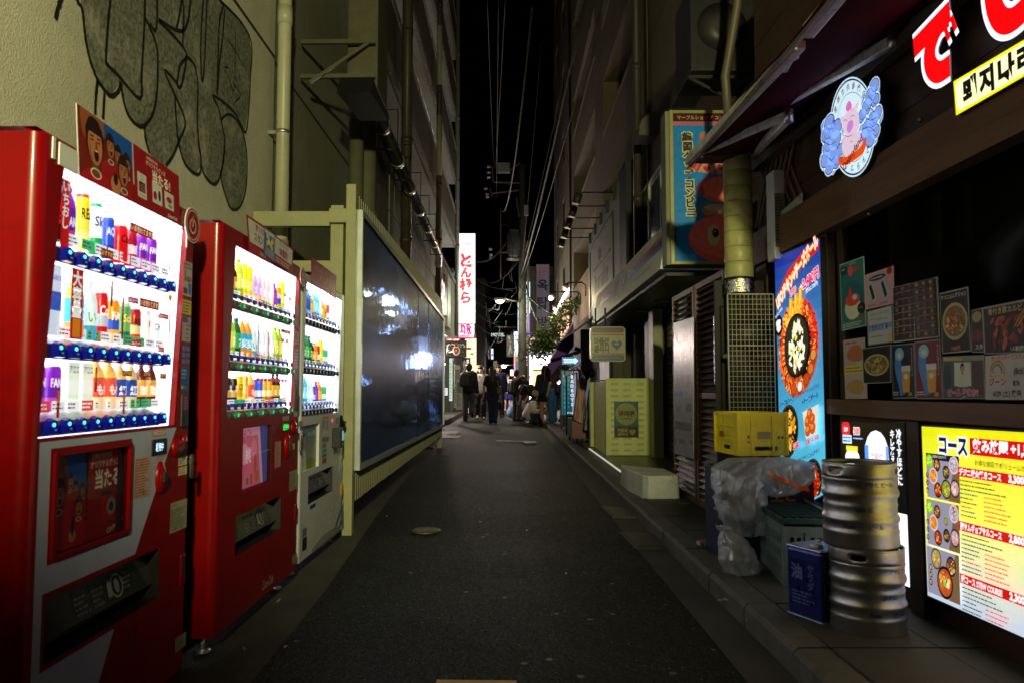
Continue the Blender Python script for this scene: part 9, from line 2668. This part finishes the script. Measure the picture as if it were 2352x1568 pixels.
def sdfmesh(name,caps,h,mat,parent,k=.02,cut=None,wrinkle=0,extra=None):
 pts=np.array([c[0]for c in caps]+[c[1]for c in caps],float)
 R_=max(max(c[2],c[3])for c in caps)+h*2
 lo,hi=pts.min(0)-R_,pts.max(0)+R_
 f0=capsdf(caps,k)
 def f(P):
  d=f0(P)
  if wrinkle:
   d=d+wrinkle*(np.sin(P[...,2]*38+3*np.sin(P[...,0]*17+P[...,1]*9))+.6*np.sin(P[...,2]*71+P[...,0]*40))
  if cut:
   for(n_,o_)in cut:
    d=np.maximum(d,P@np.array(n_,float)-o_)
  return d
 v,q=nets(f,lo,hi,h)
 me=bpy.data.meshes.new(name)
 vv=[tuple(x)for x in v];ff=[tuple(int(i)for i in x)for x in q]
 if extra:
  for(ev,ef)in extra:
   b=len(vv);vv+=ev;ff+=[tuple(b+i for i in t_)for t_ in ef]
 me.from_pydata(vv,[],ff)
 me.materials.append(mat)
 me.polygons.foreach_set('use_smooth',[True]*len(me.polygons))
 me.update()
 o=bpy.data.objects.new(name,me);COL.objects.link(o);o.parent=parent
 return o
BASE=dict(pel=(0,0,.94),che=(0,.0,1.24),nec=(0,-.0,1.44),hed=(0,.015,1.585),hipL=(-.085,0,.92),hipR=(.085,0,.92),kneL=(-.1,.02,.49),kneR=(.1,.02,.49),ankL=(-.1,-.02,.08),ankR=(.1,-.02,.08),toeL=(-.115,.13,.03),toeR=(.115,.13,.03),shoL=(-.165,0,1.385),shoR=(.165,0,1.385),elbL=(-.215,-.03,1.11),elbR=(.215,-.03,1.11),wriL=(-.225,.03,.87),wriR=(.225,.03,.87),hanL=(-.225,.05,.79),hanR=(.225,.05,.79))
CLM={}
def cloth(c,rough=.85):
 k='cloth_%02x%02x%02x'%c
 return M(k,rgb(c)[:3],rough=rough,noise=(14,.3),bump=(45,.3,.004))
SKIN=M('skin',(.55,.32,.22),rough=.5,noise=(20,.12));HAIR=M('dark_hair',(.012,.008,.007),rough=.38,noise=(40,.3),bump=(80,.5,.004));HAIRB=M('brown_hair',(.045,.018,.01),rough=.4,noise=(40,.3),bump=(80,.5,.004))
def person(label,x,y,yaw,H=1.7,pose=None,top=(12,12,14),bottom=(20,22,34),hair='short',hairm=None,sleeves='short',legs='long',shoes=(14,14,16),skirt=None,zoff=0,extras=None,longtop=0,gz=None,topk=0,w=1.0,face=True,group=None):
 J={k:np.array(v,float)for k,v in BASE.items()}
 for k,v in(pose or{}).items():J[k]=np.array(v,float)
 t=thing('person',label,'person',(x,y,(g(y)if gz is None else gz)+zoff),group,yaw)
 s=H/1.7
 t.scale=(s,s,s)
 h=.019
 L=lambda a,b,f:J[a]*(1-f)+J[b]*f
 tors=[(L('hipL','hipR',.12),L('shoL','shoR',.28)+[0,0,-.05],.105*w,.095*w),(L('hipR','hipL',.12),L('shoR','shoL',.28)+[0,0,-.05],.105*w,.095*w),(J['shoL']*.85+J['che']*.15,J['shoR']*.85+J['che']*.15,.06,.06),(J['che'],J['pel'],.115*w,.11*w),(J['nec']-[0,0,.05],J['nec']+(J['hed']-J['nec'])*.4,.058,.052)]
 up=(J['hed']-J['nec']);up/=np.linalg.norm(up)
 hf=np.array((0,1,0))if 'fwd' not in J else J['fwd']
 head=[(J['hed']-up*.035+hf*.015,J['hed']+up*.04-hf*.005,.078,.092),(J['hed']-up*.07+hf*.03,J['hed']+hf*.045,.04,.05),(J['hed']-up*.02+hf*.088,J['hed']-up*.04+hf*.1,.010,.014),(J['hed']+np.cross(up,hf)*.088,J['hed']+np.cross(up,hf)*.088-up*.03,.015,.012),(J['hed']-np.cross(up,hf)*.088,J['hed']-np.cross(up,hf)*.088-up*.03,.015,.012)]
 arms,legsc=[],[]
 for S_ in 'LR':
  arms+=[(J['sho'+S_],J['elb'+S_],.05,.038),(J['elb'+S_],J['wri'+S_],.038,.026),(J['wri'+S_],J['han'+S_],.026,.03)]
  legsc+=[(J['hip'+S_],J['kne'+S_],.09,.056),(J['kne'+S_],L('kne'+S_,'ank'+S_,.35),.055,.056),(L('kne'+S_,'ank'+S_,.35),J['ank'+S_],.056,.034),(J['ank'+S_],J['toe'+S_],.034,.028)]
 fing=[]
 for S_ in 'LR':
  d=J['han'+S_]-J['wri'+S_];d/=max(np.linalg.norm(d),1e-6)
  sd=np.cross(d,(1,.2,.1));sd/=np.linalg.norm(sd)
  nn=np.cross(d,sd)
  for i,ln in enumerate((.05,.07,.078,.07,.055)):
   p0=J['han'+S_]+sd*(i-2)*.013-d*(.0 if i else.03)
   dd=d+sd*(i-2)*.08+(sd*-.9 if i==0 else 0)
   dd/=np.linalg.norm(dd)
   mb=MB();mb.tube([tuple(p0-dd*.01),tuple(p0+dd*ln*.5+nn*.004),tuple(p0+dd*ln*.85+nn*.018)],[.009,.008,.006],5)
   fing.append(([tuple(v)for v in mb.v],mb.f))
 sdfmesh('body',tors+head+arms+legsc,h,SKIN,t,.018,extra=fing)
 sl={'none':0,'short':.75,'long':2}[sleeves]
 tc_=[(a,b,ra+.02+topk,rb+.02+topk)for(a,b,ra,rb)in tors[:4]]
 for S_ in 'LR':
  if sl:tc_.append((J['sho'+S_],L('sho'+S_,'elb'+S_,min(1,sl)),.068+topk,.062+topk))
  if sl==2:tc_.append((J['elb'+S_],L('elb'+S_,'wri'+S_,.97),.055+topk,.042+topk))
 if longtop:tc_.append((J['pel'],J['pel']-[0,0,longtop],.15,.16))
 sdfmesh('top',tc_,h,cloth(top),t,.03,wrinkle=.0022)
 if skirt:
  mb=MB();mb.smooth=True;n=26;rows_=6
  vs=[]
  pz=J['pel']
  k0=(J['kneL']+J['kneR'])/2
  for j in range(rows_+1):
   f=j/rows_
   c_=pz+[0,0,.06]+(k0-pz)*f*skirt[1]/.45
   for k in range(n):
    a_=6.283*k/n;rr=(.135+(skirt[2]-.135)*f)*(1+.05*f*math.sin(k*2.9))
    vs.append((c_[0]+rr*1.1*math.cos(a_),c_[1]+rr*math.sin(a_),c_[2]-.0))
  mb.add(vs,[(j*n+k,j*n+(k+1)%n,(j+1)*n+(k+1)%n,(j+1)*n+k)for j in range(rows_)for k in range(n)])
  o=mb.build('skirt',cloth(skirt[0]),t,world=False)
 elif legs!='none':
  f={'long':1,'shorts':0}[legs]
  lc=[(J['hipL'],J['hipR'],.115,.115)]
  for S_ in 'LR':
   if f:
    lc+=[(J['hip'+S_],J['kne'+S_],.108,.082),(J['kne'+S_],J['ank'+S_]+[0,0,.0],.082,.075)]
   else:lc.append((J['hip'+S_],L('hip'+S_,'kne'+S_,.8),.108,.105))
  sdfmesh('trousers',lc,h,cloth(bottom),t,.025,wrinkle=.003)
 sc=[]
 for S_ in 'LR':
  d=J['toe'+S_]-J['ank'+S_];sc+=[(J['ank'+S_]-d*.2+[0,0,-.03],J['toe'+S_]+[0,0,.005],.042,.037)]
 sdfmesh('shoes',sc,.016,cloth(shoes,.5),t,.01)
 hm=hairm or HAIR
 hc=[(J['hed']+up*.03-hf*.03,J['hed']+up*.05-hf*.0,.098,.09),(J['hed']-hf*.045-up*.03,J['hed']-hf*.03+up*.03,.075,.085),(J['hed']+up*.075+hf*.05,J['hed']+up*.085,.045,.05)]
 if hair=='long':
  side=np.cross(up,hf)
  hc+=[(J['hed']-hf*.05,J['hed']-hf*.085-[0,0,.30],.088,.085),(J['hed']-hf*.085-[0,0,.30],J['hed']-hf*.09-[0,0,.46],.085,.05),(J['hed']+side*.06-hf*.02,J['hed']+side*.07-hf*.05-[0,0,.25],.05,.04),(J['hed']-side*.06-hf*.02,J['hed']-side*.07-hf*.05-[0,0,.25],.05,.04)]
 if hair=='fall':
  hc+=[(J['hed']-hf*.03,J['hed']-hf*.0-[0,0,.32],.085,.05),(J['hed']+hf*.03+up*.0-[0,0,.05],J['hed']+hf*.06-[0,0,.3],.06,.03)]
 sdfmesh('hair',hc,.016,hm,t,.02)
 if face:
  side=np.cross(up,hf)
  mb=MB();mb.color((20,14,12))
  for q in(-1,1):mb.ball(tuple(J['hed']+side*.033*q+hf*.086-up*.005),.011,8,sz=.6)
  mb.build('eyes',PR,t,world=False)
  mb=MB();mb.color((120,50,45));mb.ball(tuple(J['hed']-up*.068+hf*.085),.02,8,sz=.28,sy=.5);mb.build('mouth',PR,t,world=False)
 if extras:extras(t,J)
 return t
def pack(name,mat,c,r_,parent,k=.04,n=1.0):
 return sdfmesh(name,[(np.array(c)+[-.07*n,0,-.12*n],np.array(c)+[-.06*n,0,.12*n],r_,r_*.9),(np.array(c)+[.07*n,0,-.12*n],np.array(c)+[.06*n,0,.12*n],r_,r_*.9)],.018,mat,parent,k,wrinkle=.003)
def at_feet(u,v):p=atG(u,v);return p.x,p.y
PI=math.pi
x,y=at_feet(1077,967)
BKP=M('nylon_pack',(.02,.024,.035),rough=.5,noise=(9,.3))
person('person walking away in black long sleeves with a backpack and baggy charcoal trousers',x,y,0,1.80,dict(kneR=(.11,.06,.52),ankR=(.10,-.24,.30),toeR=(.11,-.2,.15),kneL=(-.1,.06,.49),hanR=(.25,.06,.78),wriR=(.25,.03,.86)),(20,20,24),(62,66,80),'short',sleeves='long',topk=.008,extras=lambda t,J:(pack('backpack',BKP,(-.12,-.17,1.22),.09,t),sdfmesh('strap',[((.1,-.1,1.42),(-.15,-.15,1.15),.02,.02)],.012,BKP,t)))
x,y=at_feet(1131,972)
person('person with long brown hair walking away in a black T-shirt and dark jeans',x,y,0,1.66,dict(kneL=(-.05,.05,.49),ankL=(-.04,.04,.08),toeL=(-.05,.18,.03),ankR=(.07,-.05,.09),elbL=(-.25,-.03,1.12),wriL=(-.27,.0,.88),hanL=(-.275,.01,.79)),(24,24,28),(30,40,84),'long',HAIRB,extras=lambda t,J:(pack('shoulder_bag',M('bag_brown',(.07,.045,.03),rough=.4,noise=(9,.3)),(.2,-.08,1.0),.05,t,n=.6),sdfmesh('bag_strap',[((.13,-.07,1.42),(.2,-.1,1.08),.01,.01)],.01,SKIN,t)))
x,y=at_feet(1116,936)
person('person in a white T-shirt and face mask walking towards the camera',atY(1104,880,25.5).x,25.5,PI,1.76,dict(kneL=(-.1,.1,.5),ankR=(.1,-.15,.12)),(235,235,230),(18,20,26),shoes=(150,130,90),topk=.012,extras=lambda t,J:(sdfmesh('face_mask',[((0,.1,1.54),(0,.095,1.56),.045,.05)],.012,cloth((215,215,215)),t),sdfmesh('bag_strap',[((-.12,.09,1.44),(.12,.12,1.05),.014,.014)],.012,BLACK,t)))
person('person in a dark blue jacket walking towards the camera behind the long-haired walker',atY(1146,880,26.5).x,26.5,PI,1.82,dict(kneR=(.1,.08,.5)),(24,36,84),(40,34,34),sleeves='long',topk=.015)
person('person partly hidden behind the white T-shirt,pale top and red bag',atY(1098,880,28).x,28,PI,1.62,None,(150,130,120),(30,30,36),'long',extras=lambda t,J:pack('red_bag',M('red_leather',(.3,.01,.01),rough=.4,noise=(9,.2)),(.24,.05,.95),.07,t,n=.7))
person('person in sunglasses,white T-shirt and blue shorts carrying a yellow shopping bag',atY(1165,900,34).x,34,PI,1.62,dict(wriL=(-.12,.14,1.2),hanL=(-.06,.16,1.24),elbL=(-.22,.02,1.12)),(200,195,185),(16,26,90),legs='shorts',shoes=(190,190,190),topk=.012,extras=lambda t,J:(sdfmesh('sunglasses',[((-.05,.1,1.585),(.05,.1,1.585),.022,.022)],.012,BLACK,t),sdfmesh('crossbody_strap',[((-.13,.1,1.42),(.15,.14,1.0),.018,.018)],.012,DARKPIPE,t),pack('yellow_bag',M('yellow_film',(.6,.5,.03),rough=.4,noise=(9,.2)),(.27,.06,.62),.1,t)))
person('person standing by the pole in a black T-shirt with a black backpack,arms folded',atY(1187,900,24).x,24,-.9,1.60,dict(elbL=(-.2,.1,1.12),wriL=(.02,.2,1.14),hanL=(.1,.18,1.16),elbR=(.2,.12,1.12),wriR=(.0,.22,1.1),hanR=(-.08,.2,1.12)),(12,12,14),(48,44,46),extras=lambda t,J:pack('backpack',BLACK,(0,-.2,1.13),.12,t))
person('person leaning beside the pole with a low neckline,dark jacket and jeans',atY(1204,900,25).x,25,2.3,1.5,dict(hed=(.0,.10,1.5),fwd=(0,.9,-.43),nec=(0,.03,1.42)),(22,24,32),(40,56,84),'fall',HAIRB,sleeves='long')
CRO=dict(pel=(0,0,.24),hipL=(-.1,0,.24),hipR=(.1,0,.24),che=(0,.12,.5),nec=(0,.24,.66),hed=(0,.33,.74),fwd=(0,.7,-.7),shoL=(-.165,.2,.62),shoR=(.165,.2,.62),kneL=(-.13,.38,.44),kneR=(.13,.38,.44),ankL=(-.12,.12,.08),ankR=(.12,.12,.08),toeL=(-.13,.27,.03),toeR=(.13,.27,.03),elbL=(-.24,.34,.42),elbR=(.24,.34,.42),wriL=(-.12,.5,.4),wriR=(.12,.5,.4),hanL=(-.06,.56,.38),hanR=(.06,.56,.38))
person('person squatting in a light blue shirt behind the folded-arms person',atY(1176,930,24.6).x,24.6,-1.4,1.75,CRO,(150,190,245),(90,84,80),sleeves='long',topk=.035,shoes=(14,14,16))
person('person squatting in pale clothes with head bowed by the kerb',atY(1212,935,23.6).x,23.6,-1.9,1.65,CRO,(215,200,185),(230,220,210),'fall',sleeves='short',topk=.03)
BEN=dict(pel=(0,-.12,.86),hipL=(-.085,-.12,.84),hipR=(.085,-.12,.84),che=(0,.18,1.06),nec=(0,.38,1.1),hed=(0,.5,1.08),fwd=(0,.5,-.87),shoL=(-.16,.34,1.08),shoR=(.16,.34,1.08),elbL=(-.2,.42,.84),elbR=(.2,.42,.84),wriL=(-.16,.5,.66),wriR=(.16,.5,.66),hanL=(-.14,.54,.6),hanR=(.14,.54,.6))
person('person bending forward in a black dress beside the garden fence',atY(1230,930,22.8).x,22.8,.9,1.65,BEN,(14,12,16),(14,12,16),'fall',HAIRB,sleeves='short',skirt=((12,12,14),.36,.24),shoes=(20,18,18))
x,y=at_feet(1252,979)
PLAID=M('plaid_flannel',(.03,.05,.08),rough=.8,noise=(30,.5))
t_=person('person with very long black hair,plaid shirt,short skirt and round white bag',x,y,-.25,1.66,dict(ankL=(-.07,-.02,.08),ankR=(.07,-.02,.08),toeL=(-.17,.08,.03)),(44,60,84),(26,28,38),'long',sleeves='long',skirt=((14,15,22),.3,.22),topk=.015,shoes=(16,16,18),extras=lambda t,J:(sdfmesh('socks',[((-.08,-.02,.08),(-.09,-.01,.2),.042,.044),((.08,-.02,.08),(.09,-.01,.2),.042,.044)],.014,cloth((10,10,12)),t),sdfmesh('round_bag',[((-.27,-.02,.93),(-.23,-.02,.93),.1,.1)],.014,cloth((190,190,180)),t,cut=None)))
person('person in a brown top and wide blue jeans standing behind the plaid shirt',atY(1270,930,20.6).x,20.6,1.0,1.66,dict(ankR=(.16,.05,.08),kneR=(.14,.03,.49)),(60,30,24),(60,110,160),'short',shoes=(150,140,125),gz=PZ(20.6),extras=lambda t,J:pack('dark_bag',BLACK,(.16,-.1,.98),.1,t))
person('person seated low on the kerb in a pale jacket by the white bag',atY(1222,940,22.3).x,22.3,-2.4,1.6,CRO,(225,220,215),(60,70,110),'short',sleeves='long',topk=.03)
person('person in a cream shirt standing far down the alley between the couple and the pole',atY(1150,900,40).x,40,PI,1.7,None,(235,225,200),(60,60,70),topk=.015)
person('person in a red top near the pole farther down the alley',atY(1160,900,44).x,44,PI,1.64,None,(190,40,40),(40,40,50),'long')
person('person in grey leaving the bright shop on the left',atY(1086,900,29.5).x,29.5,PI*.9,1.68,dict(kneL=(-.1,.1,.5)),(170,165,160),(50,52,60))
q_=atG(1196,948)
bag('plastic_bag','white carrier bag standing on the road among the waiting people',[(q_.x,q_.y,q_.z+.01,.1,.08),(q_.x,q_.y,q_.z+.02,.16,.12),(q_.x,q_.y,q_.z+.2,.17,.13),(q_.x,q_.y,q_.z+.34,.09,.07),(q_.x,q_.y,q_.z+.4,.03,.03)],M('white_carrier_film',(.8,.8,.8),rough=.4,noise=(9,.1)),2.2,amp=.06)
